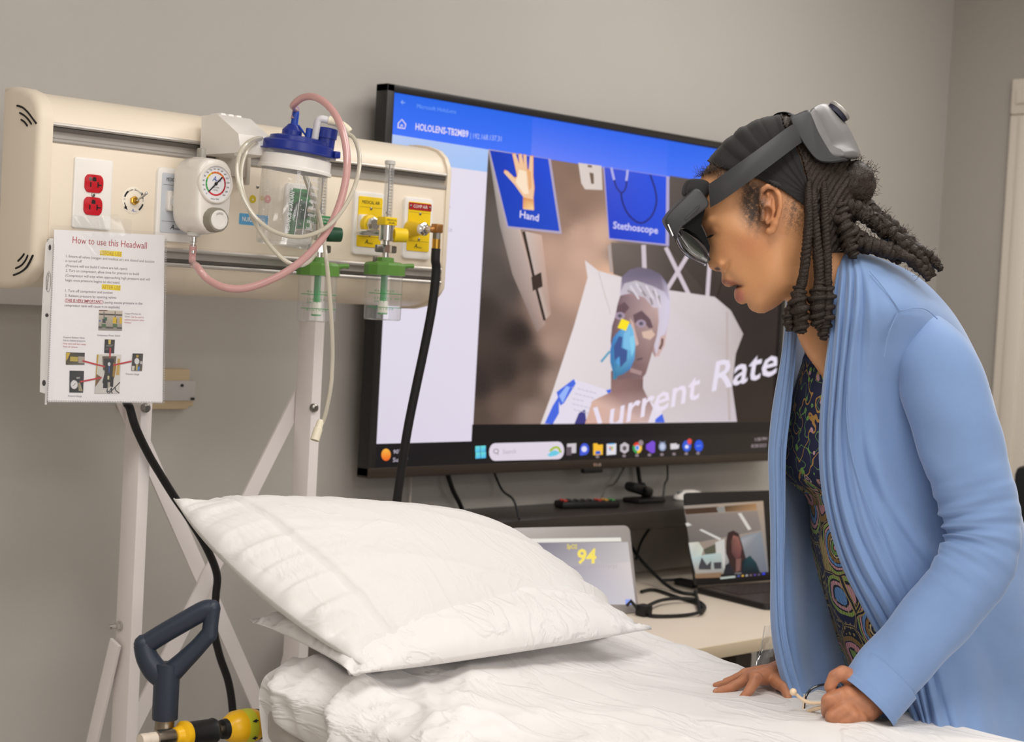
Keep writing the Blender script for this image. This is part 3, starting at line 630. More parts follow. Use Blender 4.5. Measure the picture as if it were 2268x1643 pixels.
# television cables
for i, (pts, r, lab) in enumerate([
    ([(990, 1045), (1003, 1085), (1024, 1130), (1030, 1180)], .0055, 'thick black cable hanging down left of the others below the television'),
    ([(1092, 1040), (1112, 1085), (1142, 1124), (1150, 1150)], .0028, 'thin dark cable curving to the shelf under the television centre left'),
    ([(1385, 1030), (1362, 1070), (1335, 1102), (1330, 1112)], .0026, 'thin grey cable slanting left down to the remote control'),
    ([(1412, 1028), (1418, 1070), (1428, 1098), (1430, 1104)], .0055, 'thick black cable dropping straight to the webcam'),
    ([(1478, 1025), (1478, 1060), (1470, 1090), (1468, 1104)], .0026, 'thin dark cable right of the webcam cable')]):
    P3 = [P(x, y, y=2.765 if k < 2 else 2.745) for k, (x, y) in enumerate(pts)]
    if i in (0,): P3[-2:] = [P(pts[-2][0], pts[-2][1], y=2.775), P(pts[-1][0], pts[-1][1], y=2.775)]
    if i >= 1:
        P3[-1] = P(*pts[-1], z=SZ+.004); P3[-2] = (np.array(P3[-3])*.35+np.array(P3[-1])*.65)+np.array([0, 0, .02])
    rod_thing('tv_cable', lab, 'cable', catmull(P3, 6), r, m_cable if i != 2 else mat('grey_cable', (96, 90, 86), .5))
rod_thing('tv_cable', 'thin pale cable hanging beside the black air hose below the television', 'cable', catmull([P(911, 1050, y=2.77), P(909, 1090, y=2.77), P(907, 1130, y=2.77), P(905, 1200, y=2.77)], 5), .003, mat('pale_cable', (190, 182, 174), .5))
# ---- vital signs tablet
def plane_un(o, n):
    o = np.array(o, float); n = np.array(n, float)
    def un(px, py, k=0, lift=.0003, dl=.00004):
        q = cf + cR*(px-1134)/F + cU*(821.5-py)/F
        oo = o+n*(lift+k*dl); return C0+q*(((oo-C0)@n)/(q@n))
    return un
a = math.radians(-15); le = math.radians(17)
w_ = np.array([math.cos(a), math.sin(a), 0]); nn0 = np.array([math.sin(a), -math.cos(a), 0]); up_ = math.cos(le)*EZ-math.sin(le)*nn0; n_ = math.cos(le)*nn0+math.sin(le)*EZ
br = P(1416, 1356, z=.742); TW, TH = .31, .195
t = thing('tablet_monitor', 'silver framed tablet monitor leaning on the table with a yellow 94 reading', 'monitor', (br[0]-.1, br[1], .74))
mb = MB(); mb.prism(rrect(TW, TH, .014, 4, -TW/2, TH/2), br-n_*.008, w_, up_, n_, .008, bev=.002); obj('frame', mb, mat('silver_frame', (178, 172, 172), .35, .3), t)
mb = MB(); lo_ = br-w_*(TW/2)+up_*.10-n_*.008; mb.tube([lo_, lo_-n_*.03-up_*.03, np.array([*(lo_-nn0*.10)[:2], .744])], .006); obj('stand_leg', mb, m_blk, t)
T1 = lambda q: (1180+q[0]*.15214, 1150+q[1]*.15214)
p = Paint(plane_un(br, n_))
p.grad([T1(q) for q in ((-460, 350), (1385, 330), (1500, 1240), (-440, 1240))], [(104, 98, 116), (196, 190, 190), (214, 206, 206), (190, 186, 198)], n=8)  # gradients lighten to right and bottom, painting in the reflection that washes the display
p.grad([T1(q) for q in ((300, 700), (1420, 620), (1490, 1230), (300, 1240))], [(150, 144, 158), (214, 204, 202), (206, 200, 204), (180, 178, 198)], n=8)
p.poly([T1(q) for q in ((-400, 288), (1280, 265), (1290, 320), (-400, 343))], (232, 228, 220))
p.text('SpO2', T1((495, 425)), T1((645, 428)), 10, (226, 206, 96), bold=.03)
p.text('94', T1((640, 640)), T1((920, 632)), 31, (248, 226, 104), bold=.03)
for i in range(12): x = 820+i*36; p.line([T1((x, 660)), T1((x-4, 720-((i*7) % 5)*6))], 1.5, (176, 168, 172))
p.poly([T1(q) for q in ((1345, 1165), (1440, 1160), (1445, 1240), (1350, 1245))], (150, 166, 240))
p.build('display', m_scr, t)
mb = MB(); c = P(1178, 1184, y=2.5); mb.box((c[0]-.05, 2.49, .75), (c[0]+.0, 2.50, c[2]+.012), .002); 
tag(obj('white_card', mb, mat('white_card', (235, 232, 226), .6)), 'plain white card standing behind the pillow beside the tablet monitor', 'card')
# ---- laptop
a = math.radians(-9); le = math.radians(15)
w_ = np.array([math.cos(a), math.sin(a), 0]); nn0 = np.array([math.sin(a), -math.cos(a), 0]); up_ = math.cos(le)*EZ-math.sin(le)*nn0; n_ = math.cos(le)*nn0+math.sin(le)*EZ
hl_ = P(1540, 1297, z=.757); LW, LH, LD = .345, .226, .24
m_lap = mat('laptop_shell', (66, 56, 50), .4, .3); m_lapdk = mat('laptop_edge', (34, 30, 29), .4)
t = thing('laptop', 'open dark laptop on the work table showing a video call', 'laptop', (hl_[0]+.1, hl_[1]-.1, .742))
mb = MB(); mb.prism(rrect(LW, LD, .012, 3, LW/2, LD/2), np.array([hl_[0], hl_[1], .7405]), w_, nn0, EZ, .013, bev=.002); obj('base', mb, m_lapdk, t)
mb = MB(); mb.prism(rrect(LW-.008, LD-.008, .01, 3, LW/2, LD/2), np.array([hl_[0], hl_[1], .7535]), w_, nn0, EZ, .0012); obj('palm_rest', mb, m_lap, t)
mb = MB(); mb.prism(rrect(.1, .065, .004, 2, LW/2, LD-.045), np.array([hl_[0], hl_[1], .7547]), w_, nn0, EZ, .0006); obj('touch_pad', mb, mat('touch_pad', (84, 72, 64), .35), t)
mb = MB()
for r in range(5):
    for k in range(14):
        o_ = np.array([hl_[0], hl_[1], .7547])+w_*(.028+k*.0207)+nn0*(.03+r*.019); mb.prism([(0, 0), (.0175, 0), (.0175, .016), (0, .016)], o_, w_, nn0, EZ, .0015)
tag(obj('keys', mb, mat('laptop_keys', (60, 52, 48), .5), t, smooth=False), kind='stuff')
mb = MB(); mb.prism(rrect(LW, LH, .01, 3, LW/2, LH/2), hl_-n_*.006, w_, up_, n_, .006, bev=.0015); obj('lid', mb, m_lapdk, t)
LZ = lambda q: (1480+q[0]*.19481, 1080+q[1]*.19481)
p = Paint(plane_un(hl_, n_))
p.grad([LZ(q) for q in ((175, 205), (1080, 150), (1140, 975), (310, 985))], [(150, 140, 132), (172, 150, 128), (120, 120, 126), (150, 130, 112)])
p.poly([LZ(q) for q in ((182, 240), (570, 215), (580, 280), (200, 305))], (72, 52, 40)); p.poly([LZ(q) for q in ((640, 210), (1000, 180), (1012, 258), (650, 275))], [(80, 60, 44), (160, 118, 78), (172, 136, 100), (110, 84, 62)]); p.poly([LZ(q) for q in ((545, 225), (640, 215), (640, 275), (570, 285))], (138, 136, 132))
p.grad([LZ(q) for q in ((195, 310), (1015, 262), (1060, 480), (240, 640))], [(126, 116, 110), (140, 128, 120), (130, 120, 114), (104, 98, 94)])
p.poly([LZ(q) for q in ((790, 290), (830, 286), (945, 470), (910, 482))], (208, 202, 194)); p.poly([LZ(q) for q in ((350, 480), (380, 470), (600, 575), (590, 600))], (206, 202, 196)); p.poly([LZ(q) for q in ((195, 405), (225, 395), (270, 425), (210, 440))], (206, 202, 196)); p.poly([LZ(q) for q in ((232, 625), (345, 615), (400, 700), (370, 800), (265, 800))], [(206, 204, 196), (196, 194, 180), (200, 206, 190), (190, 200, 190), (180, 190, 186)])
p.poly([LZ(q) for q in ((400, 700), (535, 640), (540, 740), (430, 780))], (84, 84, 70)); p.poly([LZ(q) for q in ((535, 620), (640, 580), (650, 930), (560, 950))], (196, 192, 188)); p.poly([LZ(q) for q in ((265, 800), (420, 760), (600, 740), (640, 960), (310, 975))], [(176, 190, 190), (170, 190, 188), (178, 190, 186), (150, 146, 140), (160, 150, 140)])
for q in (((345, 900), (380, 790), (440, 880), (490, 830), (485, 930), (350, 930)), ((515, 850), (605, 845), (605, 920), (525, 925))): p.poly([LZ(v) for v in q], (66, 64, 68))
p.poly([LZ(q) for q in ((855, 545), (1060, 500), (1125, 960), (640, 985), (650, 700))], [(128, 134, 140), (132, 138, 146), (104, 108, 120), (120, 116, 114), (176, 170, 168)])
p.poly([LZ(q) for q in ((660, 600), (680, 510), (740, 485), (800, 520), (840, 640), (890, 830), (860, 960), (670, 975), (690, 830), (655, 740))], (56, 38, 36)); p.poly([LZ(q) for q in ((740, 540), (800, 560), (838, 680), (820, 790), (770, 810), (720, 740), (715, 620))], [(150, 100, 88), (140, 94, 84), (120, 78, 74), (110, 66, 66), (96, 60, 58), (92, 60, 58), (96, 64, 58)]); p.poly([LZ(q) for q in ((770, 810), (830, 800), (820, 940), (770, 960))], (120, 84, 78))
p.poly([LZ(q) for q in ((840, 830), (930, 770), (1000, 850), (1050, 975), (830, 985))], [(24, 30, 36), (34, 66, 72), (30, 52, 60), (22, 28, 36), (24, 26, 32)]); p.poly([LZ(q) for q in ((625, 985), (650, 880), (700, 850), (760, 985))], (40, 38, 42))
p.poly([LZ(q) for q in ((590, 1000), (1140, 955), (1145, 985), (600, 1040))], (40, 36, 36)); p.poly([LZ(q) for q in ((590, 1018), (760, 1000), (765, 1022), (595, 1040))], (176, 184, 176)); p.poly([LZ(q) for q in ((1070, 968), (1100, 964), (1102, 985), (1072, 990))], (50, 66, 220))
for i, cc in enumerate(((80, 90, 170), (220, 170, 70), (170, 170, 176), (120, 100, 110), (90, 70, 150), (100, 90, 120))): x = 790+i*46; p.poly([LZ(q) for q in ((x, 995-i*3), (x+22, 993-i*3), (x+22, 1012-i*3), (x, 1014-i*3))], cc)
p.poly([LZ(q) for q in ((300, 985), (600, 960), (595, 1020), (310, 1030))], (136, 108, 84))
p.build('display', m_scr, t)
# papers leaning behind the laptop
mb = MB(); mb.box((3.46, 2.574, .741), (3.61, 2.586, .957), .002)
tag(obj('paper_folder', mb, mat('paper_folder', (226, 216, 196), .7)), 'upright cream paper folder behind the right side of the laptop', 'folder')
# cables on the table
TZ = .745
def tcable(label, pts, r, m=m_cable):
    return rod_thing('table_cable', label, 'cable', catmull([P(x, y, z=z) if z < 10 else P(x, y, y=z-10) for x, y, z in pts], 8), r, m)
tcable('black cable looped in wide coils on the cream table', [(1420, 1310, TZ), (1450, 1306, TZ), (1500, 1322, TZ), (1548, 1338, TZ), (1556, 1352, TZ+.006), (1520, 1362, TZ), (1450, 1364, TZ), (1424, 1356, TZ), (1430, 1345, TZ+.01), (1470, 1328, TZ+.008), (1530, 1326, TZ+.006), (1560, 1342, TZ), (1552, 1356, TZ), (1545, 1330, TZ+.006), (1540, 1310, TZ+.006)], .0042)
tcable('black cable slanting from behind the tablet down to the laptop', [(1396, 1205, 12.70), (1410, 1228, 12.66), (1440, 1262, 12.6), (1480, 1298, .75), (1510, 1312, TZ), (1545, 1316, TZ)], .0045)
tcable('thin black cable rising from the table to the riser underside', [(1408, 1240, 12.70), (1418, 1205, 12.70), (1432, 1180, 12.70), (1438, 1172, 12.70)], .0035)
c = P(1424, 1362, z=.742); t = thing('cable_plug', 'small square black cable plug at the foot of the tablet monitor', 'plug', tuple(c))
mb = MB(); mb.box((c[0]-.012, c[1]-.014, .7405), (c[0]+.016, c[1]+.014, .765), .003); obj('housing', mb, m_blk, t)
mb = MB(); mb.tube([c+np.array([-.01, .01, .015]), c+np.array([-.02, .02, .03]), c+np.array([-.03, .022, .02])], .004, 8); obj('strain_relief', mb, m_blk, t)
c = P(1519, 1297, z=.742); t = thing('usb_dongle', 'short black adapter lying left of the laptop hinge', 'adapter', tuple(c))
mb = MB(); mb.box((c[0]-.012, c[1]-.03, .7405), (c[0]+.014, c[1]+.03, .758), .005); obj('housing', mb, m_blk, t); mb = MB(); mb.tube([c+np.array([-.0, .03, .01]), c+np.array([-.03, .05, .008])], .004, 8); obj('lead', mb, m_blk, t)
# dark chair at the right edge, by the door
t = thing('side_chair', 'black padded chair partly seen at the right edge by the door', 'chair', (3.80, 1.88, 0))
mb = MB(); bx, by = 3.80, 1.88
mb.box((bx-.22, by-.24, .43), (bx+.22, by+.24, .50), .03); obj('seat', mb, m_blk, t)
mb = MB(); mb.box((bx+.17, by-.22, .58), (bx+.225, by+.23, 1.065), .025); obj('backrest', mb, m_blk, t)
for sx in (-.2, .2):
    for sy in (-.22, .22):
        mb = MB(); mb.tube([(bx+sx, by+sy, 0), (bx+sx, by+sy, .45 if sx < 0 else .62)], .012); obj('leg', mb, m_dkgrey, t)
# ================================================================ headwall unit on its stand
m_cream = mat('cream_plastic', (240, 226, 206), .38, cvar=.02, cscale=5); m_creamd = mat('cream_side', (232, 212, 188), .45)
m_alu = mat('brushed_aluminium', (196, 190, 184), .38, .55); m_aludk = mat('rail_groove', (88, 82, 76), .5, .3); m_chrome = mat('chrome', (215, 213, 210), .14, 1); m_steel = mat('steel_bolt', (150, 146, 140), .3, 1)
m_white = mat('white_plastic', (243, 238, 232), .35); m_brass = mat('brass', (205, 160, 70), .22, 1); m_ink = mat('ink_black', (30, 30, 34), .6); m_dark = mat('dark_slot', (28, 22, 20), .7)
m_red = mat('receptacle_red', (196, 26, 40), .3); m_yel = mat('label_yellow', (244, 206, 22), .4); m_grn = mat('label_green', (40, 128, 66), .4); m_blu = mat('label_blue', (98, 170, 218), .4); m_inkb = mat('ink_blue', (60, 96, 180), .6); m_inkw = mat('ink_white', (246, 244, 240), .5)
YH = 2.40
HW0, HW1 = 1.31, 2.202
hw = thing('headwall_unit', 'long cream hospital headwall panel with rails, outlets and gas plates', 'headwall', (1.75, YH+.06, 1.39))
def curve_prof(d=0.):
    top = [(YH+.0, 1.655+d), (YH+.003, 1.668+d), (YH+.012, 1.684+d), (YH+.03, 1.698+d), (YH+.06, 1.707+d), (YH+.09, 1.711+d), (YH+.118, 1.712+d)]
    bot = [(YH+.118, 1.392-d), (YH+.08, 1.393-d), (YH+.05, 1.399-d), (YH+.028, 1.409-d), (YH+.012, 1.424-d), (YH+.003, 1.436-d)]
    return top, bot
top, bot = curve_prof()
prof = [(YH, 1.657)]+top[1:]+bot+[(YH, 1.4395), (YH+.014, 1.4395), (YH+.014, 1.4715), (YH, 1.4715), (YH, 1.6245), (YH+.014, 1.6245), (YH+.014, 1.657)]
mb = MB(); mb.prism(prof, (HW0+.024, 0, 0), EY, EZ, EX, HW1-HW0-.036); obj('housing', mb, m_cream, hw)
for name, x0, sgn, wd in (('end_cap', HW0+.026, -1, .026), ('end_cap', HW1-.013, 1, .013)):
    t_, b_ = curve_prof(.004); pr_ = [(y-.004 if y < YH+.1 else y, z) for y, z in t_+b_]
    mb = MB(); mb.prism(pr_, (x0, 0, 0), EY, EZ, EX*sgn, wd, bev=.011 if sgn < 0 else .005, seg=3); cap = obj('end_cap', mb, m_cream, hw, ang=50)
    if sgn < 0:
        for pts in ([(38, 234), (50, 238), (62, 249), (72, 262), (80, 273)], [(44, 250), (54, 256), (63, 265), (70, 275)], [(47, 265), (55, 271), (61, 279)], [(30, 609), (45, 603), (60, 590), (73, 565)], [(35, 594), (48, 587), (57, 576), (62, 565)], [(40, 578), (48, 570), (54, 562)]):
            mb = MB(); mb.tube(catmull([P(x, y, x=x0-wd-.0003) for x, y in pts], 5), .0017, 6); obj('vent_slot', mb, m_dark, cap)
def rail(z0, z1, flip):
    a = lambda y, f: (YH+y, (z0+f*(z1-z0)) if not flip else (z1-f*(z1-z0)))
    p1 = [a(.013, 0), a(-.001, 0), a(-.003, .08), a(-.003, .18), a(0, .25), a(.006, .27), a(.006, .55), a(.003, .56), a(.003, .76), a(-.002, .8), a(-.004, .88), a(-.003, .97), a(0, 1), a(.013, 1)]
    mb = MB(); mb.prism(p1, (HW0+.025, 0, 0), EY, EZ, EX, HW1-HW0-.039); r_ = obj('equipment_rail', mb, m_alu, hw, ang=25)
    mb = MB(); zz = sorted([a(0, .57)[1], a(0, .75)[1]]); mb.box((HW0+.026, YH-.001, zz[0]), (HW1-.015, YH+.004, zz[1])); obj('rail_groove', mb, m_aludk, r_)
rail(1.6245, 1.657, False); rail(1.4395, 1.4715, True)
mb = MB(); mb.box((HW0+.027, YH-.0008, 1.473), (HW1-.0135, YH+.004, 1.623), .001); obj('front_panel', mb, m_cream, hw)
# --- duplex outlet
def xz(px, py, y=YH): q = P(px, py, y=y); return q[0], q[2]
mb = MB(); mb.prism(rrect(.071, .1145, .004, 3), (1.4118, YH, 1.549), EX, EZ, -EY, .005, bev=.0025); op = obj('outlet_plate', mb, m_white, hw)
for zc in (1.5655, 1.529):
    shp = [(x, z) for x, z in circ(.0172, 28) if abs(z) < .0145]; shp = [(max(-.0168, min(.0168, x)), max(-.0145, min(.0145, z))) for x, z in circ(.0185, 36)]
    mb = MB(); mb.prism(shp, (1.4118, YH-.005, zc), EX, EZ, -EY, .0022, bev=.0008); obj('receptacle', mb, m_red, op)
    mb = MB(); y_ = YH-.0071
    mb.box((1.4118-.0075, y_-.0003, zc-.006), (1.4118-.0052, y_+.002, zc+.002)); mb.box((1.4118+.0058, y_-.0003, zc-.006), (1.4118+.008, y_+.002, zc+.003)); mb.box((1.4118+.007, y_-.0003, zc-.003), (1.4118+.0135, y_+.002, zc-.0008)); mb.prism([(-.0034, .004), (.0034, .004), (.0034, .008), (.002, .0105), (-.002, .0105), (-.0034, .008)], (1.4118, y_+.001, zc), EX, EZ, -EY, .0015); obj('socket_slots', mb, m_dark, op)
mb = MB(); mb.lathe((1.4046, YH-.0068, 1.5725), (0, -1, 0), [(.0032, 0), (.0032, .0006), (.002, .001)], 14); obj('indicator_dot', mb, mat('dot_grey', (110, 96, 92), .4), op)
mb = MB(); mb.lathe((1.4118, YH-.005, 1.5472), (0, -1, 0), [(.0036, 0), (.0034, .001), (.0022, .0016)], 14); obj('plate_screw', mb, m_steel, op)
# --- vacuum switch
sx, sz = xz(295, 444)
mb = MB(); mb.lathe((sx, YH-.0008, sz), (0, -1, 0), [(.0225, 0), (.0225, .0006), (.0222, .0008)], 40); vs_ = obj('switch_label', mb, mat('label_disc', (244, 234, 218), .25), hw)
mb = MB()
def arc_band(r0, r1, a0, a1, n=10): return [(r1*math.cos(math.radians(a0+(a1-a0)*k/n)), r1*math.sin(math.radians(a0+(a1-a0)*k/n))) for k in range(n+1)]+[(r0*math.cos(math.radians(a1+(a0-a1)*k/n)), r0*math.sin(math.radians(a1+(a0-a1)*k/n))) for k in range(n+1)]
def flat(mb, poly, o, ex, ey, lift=.0003, mi=0, nrm=None):
    n_ = np.cross(ex, ey) if nrm is None else nrm; mb.add([np.array(o)+np.array(ex)*a+np.array(ey)*b+n_*lift for a, b in poly], [list(range(len(poly)))], mi)
so = (sx, YH-.0017, sz)
flat(mb, arc_band(.0165, .0195, 128, 165), so, EX, EZ); flat(mb, arc_band(.0172, .0188, 195, 225), so, EX, EZ); flat(mb, [(-.0155, -.009), (-.018, -.014), (-.0105, -.0165)], so, EX, EZ)
flat(mb, arc_band(.0165, .0195, 305, 345), so, EX, EZ); flat(mb, arc_band(.0172, .0188, 10, 40), so, EX, EZ); flat(mb, [(.0135, .009), (.019, .010), (.0145, .0155)], so, EX, EZ)
for i, ch in enumerate('Vacuum Switch'):
    a_ = math.radians(140-i*7.8); o_ = np.array(so)+EX*.0166*math.cos(a_)+EZ*.0166*math.sin(a_)
    if ch != ' ': text(mb, ch, o_, EX*math.sin(a_)-EZ*math.cos(a_), EX*math.cos(a_)+EZ*math.sin(a_), h=.0034, align='C')
text(mb, 'ON', np.array(so)+EX*-.020, EX, EZ, h=.0018); text(mb, 'OFF', np.array(so)+EX*.0152, EX, EZ, h=.0018)
obj('switch_print', mb, m_ink, vs_, smooth=False, fix=False)
mb = MB(); text(mb, 'A', np.array(so)+EX*-.004-EZ*.0185, EX, EZ, h=.005, shear=.3); text(mb, 'mico', np.array(so)+EX*.0008-EZ*.0185, EX, EZ, h=.0022); obj('maker_print', mb, m_inkb, vs_, smooth=False, fix=False)
mb = MB(); mb.lathe((sx, YH-.001, sz), (0, -1, 0), [(.0075, 0), (.0075, .005), (.005, .006), (.005, .011), (.003, .0125)], 6); obj('switch_nut', mb, m_brass, vs_, smooth=False)
mb = MB(); q = np.array((sx, YH-.010, sz)); mb.tube([q, q+np.array([.004, -.012, .007]), q+np.array([.006, -.019, .012])], [.0019, .0022, .0027], 10); mb.ball(q+np.array([.006, -.0193, .0122]), .0027); mb.ball(q, .004); obj('toggle_lever', mb, m_chrome, vs_)
# --- gas outlet plates
def gas_plate(x0, x1, z0, z1, m_lab, lab, mk, name='gas_outlet', red=False, yellow_ring=True):
    mb = MB(); mb.prism(rrect(x1-x0+.016, z1-z0+.024, .008, 3, (x0+x1)/2, (z0+z1)/2-.003), (0, YH, 0), EX, EZ, -EY, .008, bev=.003); pl = obj(name, mb, m_white, hw)
    mb = MB(); mb.prism(rrect(x1-x0, z1-z0, .003, 3, (x0+x1)/2, (z0+z1)/2), (0, YH-.008, 0), EX, EZ, -EY, .0015, bev=.0005); lb = obj('gas_label', mb, m_lab, pl)
    mb = MB(); cx = (x0+x1)/2; w = x1-x0; yy = YH-.0097
    if not red: text(mb, lab, (cx, yy, z1-.0135), EX, EZ, w=w*.74, h=.0062, align='C')
    text(mb, 'A', (cx-.011, yy, z0+.006), EX, EZ, h=.0085, shear=.3); text(mb, 'mico', (cx-.002, yy, z0+.006), EX, EZ, h=.004)
    for zz in (z1-.02, z0+.019): flat(mb, [(-w*.46, 0), (w*.46, 0), (w*.46, .0004), (-w*.46, .0004)], (cx, yy, zz), EX, EZ)
    obj('label_print', mb, m_ink if mk else m_ink, lb, smooth=False, fix=False)
    for zz in (z1-.022, z0+.023):
        mb = MB(); mb.lathe((cx+.001, YH-.0095, zz), (0, -1, 0), [(.0028, 0), (.0026, .001), (.0015, .0016)], 12); obj('plate_screw', mb, m_steel, pl)
    return pl, lb
ga, la = gas_plate(1.9648, 2.0229, 1.500, 1.594, m_yel, 'MEDICAL AIR', 1)
cx, cz = xz(815, 497, YH-.02)
mb = MB(); mb.prism(rrect(.024, .034, .004, 3), (cx-.004, YH-.0095, cz+.001), EX, EZ, -EY, .009, bev=.002); obj('outlet_boss', mb, m_white, ga)
mb = MB(); mb.lathe((cx, YH-.018, cz), (0, -1, 0), [(.0175, 0), (.0175, .011), (.014, .013)], 26); obj('outlet_ring', mb, m_yel, ga)
mb = MB(); mb.lathe((cx, YH-.03, cz), (0, -1, 0), [(.014, 0), (.014, .007), (.010, .009), (.010, .012)], 8); obj('outlet_nut', mb, m_chrome, ga, smooth=False)
gc, lc = gas_plate(2.0883, 2.1456, 1.500, 1.594, m_yel, '', 1, red=True)
mb = MB(); mb.prism(rrect(.0573, .0135, .001, 2, 2.117, 1.5855), (0, YH-.0092, 0), EX, EZ, -EY, .0012); rs = obj('red_strip', mb, mat('strip_red', (170, 32, 34), .4), gc)
mb = MB(); text(mb, 'COMP AIR', (2.117, YH-.0106, 1.5828), EX, EZ, w=.036, h=.0062, align='C'); obj('strip_print', mb, m_inkw, rs, smooth=False, fix=False)
for xx in (2.0925, 2.1415):
    mb = MB(); mb.lathe((xx, YH-.0104, 1.5855), (0, -1, 0), [(.0026, 0), (.0024, .0008), (.0012, .0014)], 12); obj('strip_screw', mb, m_steel, rs)
cx, cz = xz(921, 508, YH-.02); q0 = np.array((cx-.006, YH-.0095, cz))
mb = MB(); mb.lathe(q0, (0, -1, 0), [(.016, 0), (.0155, .008), (.0125, .022), (.0115, .034)], 24); obj('outlet_nozzle', mb, mat('nozzle_yellow', (226, 188, 20), .4), gc)
mb = MB(); mb.lathe(q0+np.array([0, -.034, 0]), (0, -1, 0), [(.012, 0), (.0125, .003), (.0125, .008), (.009, .010), (.009, .014), (.006, .015), (.006, .03)], 20); obj('quick_connector', mb, m_chrome, gc)
go, lo2 = gas_plate(1.8060, 1.8530, 1.508, 1.5945, m_grn, 'OXYGEN', 0)
cx, cz = 1.828, 1.556
mb = MB(); mb.lathe((cx, YH-.0095, cz), (0, -1, 0), [(.017, 0), (.017, .012), (.012, .014), (.012, .03)], 22); obj('outlet_ring', mb, mat('dark_green', (26, 74, 48), .4), go)
mb = MB(); mb.lathe((cx, YH-.0395, cz), (0, -1, 0), [(.009, 0), (.009, .02)], 16); obj('outlet_nut', mb, m_chrome, go)
gv, lv = gas_plate(1.5385, 1.598, 1.496, 1.596, mat('label_grey', (204, 208, 216), .4), 'MEDICAL VACUUM', 1)
mb = MB(); mb.prism(rrect(.034, .034, .004, 3), (1.564, YH-.0095, 1.5495), EX, EZ, -EY, .008, bev=.002); obj('outlet_boss', mb, m_white, gv)
mb = MB(); mb.lathe((1.566, YH-.0175, 1.5495), (0, -1, 0), [(.0155, 0), (.0155, .008), (.012, .010), (.012, .02)], 22); obj('outlet_nut', mb, m_chrome, gv)
# nurse call stickers
nx, nz = xz(561, 487)
mb = MB(); mb.prism(rrect(.062, .0195, .002, 2), (nx, YH-.0007, nz), EX, EZ, -EY, .0006); st = obj('nurse_call_sticker', mb, m_blu, hw)
mb = MB(); text(mb, 'NURSE CALL', (nx, YH-.0015, nz-.0035), EX, EZ, w=.05, h=.0075, align='C', bold=.02); obj('sticker_print', mb, m_inkw, st, smooth=False, fix=False)
for (px, py), mm in (((559, 441), mat('dot_yellow', (214, 190, 50), .4)), ((592, 441), mat('dot_rose', (226, 150, 144), .4)), ((580, 439), mat('dot_amber', (228, 190, 120), .4))):
    ax_, az_ = xz(px, py); mb = MB(); mb.lathe((ax_, YH-.0007, az_), (0, -1, 0), [(.0072 if px != 580 else .004, 0), (.0072 if px != 580 else .004, .0006)], 22); stx = obj('round_sticker', mb, mm, hw)
    mb = MB(); text(mb, 'x' if px == 559 else '+', (ax_, YH-.0014, az_-.002), EX, EZ, h=.004, align='C', bold=.04); obj('sticker_print', mb, m_inkw, stx, smooth=False, fix=False)
ax_, az_ = xz(570, 414); mb = MB(); mb.lathe((ax_, YH-.0007, az_), (0, -1, 0), [(.003, 0), (.0028, .001), (.0015, .0016)], 12); obj('panel_screw', mb, m_steel, hw)
# --- rail clamp and white canister holder
t = thing('canister_holder', 'white plastic wedge shaped holder clipped on the upper headwall rail', 'holder', (1.62, YH-.03, 1.66))
mb = MB(); a_ = xz(476, 296); b_ = xz(548, 396); mb.box((a_[0], YH-.016, b_[1]), (b_[0]-.012, YH-.004, a_[1]), .002); mb.box((b_[0]-.016, YH-.02, b_[1]-.012), (b_[0]-.008, YH-.004, a_[1]-.03), .002); obj('rail_clamp', mb, mat('clamp_grey', (205, 196, 184), .4), t)
mb = MB(); x0_ = 1.606
mb.prism([(YH-.016, 1.6985), (YH-.062, 1.699), (YH-.125, 1.664), (YH-.13, 1.645), (YH-.125, 1.633), (YH-.016, 1.632)], (x0_, 0, 0), EY, EZ, EX, .07, bev=.002); obj('wedge_body', mb, m_white, t)
for k in range(3):
    mb = MB(); mb.box((x0_+.012+k*.016, YH-.055, 1.69), (x0_+.024+k*.016, YH-.02, 1.7035), .003); obj('locking_nub', mb, m_white, t)
mb = MB(); mb.lathe((x0_+.012, YH-.11, 1.633), (0, 0, -1), [(.007, 0), (.006, .004)], 12); obj('foot', mb, m_white, t)
# ================================================================ stand behind the headwall
m_stand = mat('white_powder_coat', (236, 228, 226), .4, bump=.02, bscale=600)
st = thing('headwall_stand', 'white steel stand with crossed flat braces carrying the headwall', 'stand', (1.76, 2.5, 0))
for x0 in (1.567, 1.938):
    mb = MB(); mb.box((x0, 2.468, 0), (x0+.0225, 2.518, 1.55), .0015); obj('post', mb, m_stand, st)
    mb = MB(); q = P(322 if x0 < 1.7 else 695, 903, y=2.466); mb.lathe(q, (0, -1, 0), [(.0085, -.002), (.0085, .002), (.0075, .005), (.0045, .0072)], 18); obj('dome_bolt', mb, m_steel, st)
def bar(a, b, w, th, nrm):
    a = np.array(a, float); b = np.array(b, float); d = (b-a)/np.linalg.norm(b-a); nrm = np.array(nrm, float); s = np.cross(d, nrm); s /= np.linalg.norm(s)
    mb = MB(); mb.prism([(-w/2, 0), (w/2, 0), (w/2, np.linalg.norm(b-a)), (-w/2, np.linalg.norm(b-a))], a, s, d, nrm, th, bev=.001); return mb
obj('cross_brace', bar((1.955, 2.522, 1.215), (1.55, 2.522, .50), .03, .006, (0, 1, 0)), m_stand, st)
obj('cross_brace', bar((1.57, 2.53, 1.205), (2.0, 2.53, .43), .03, .006, (0, 1, 0)), m_stand, st)
for x0 in (1.56, 1.955):
    obj('rear_strut', bar((x0, 2.50, .78), (x0, 2.74, .03), .03, .006, (1 if x0 > 1.7 else -1, 0, 0)), m_stand, st)
for x0 in (1.567, 1.938):
    mb = MB(); mb.box((x0-.008, 2.36, 0), (x0+.03, 2.76, .03), .004); obj('foot_bar', mb, m_stand, st)
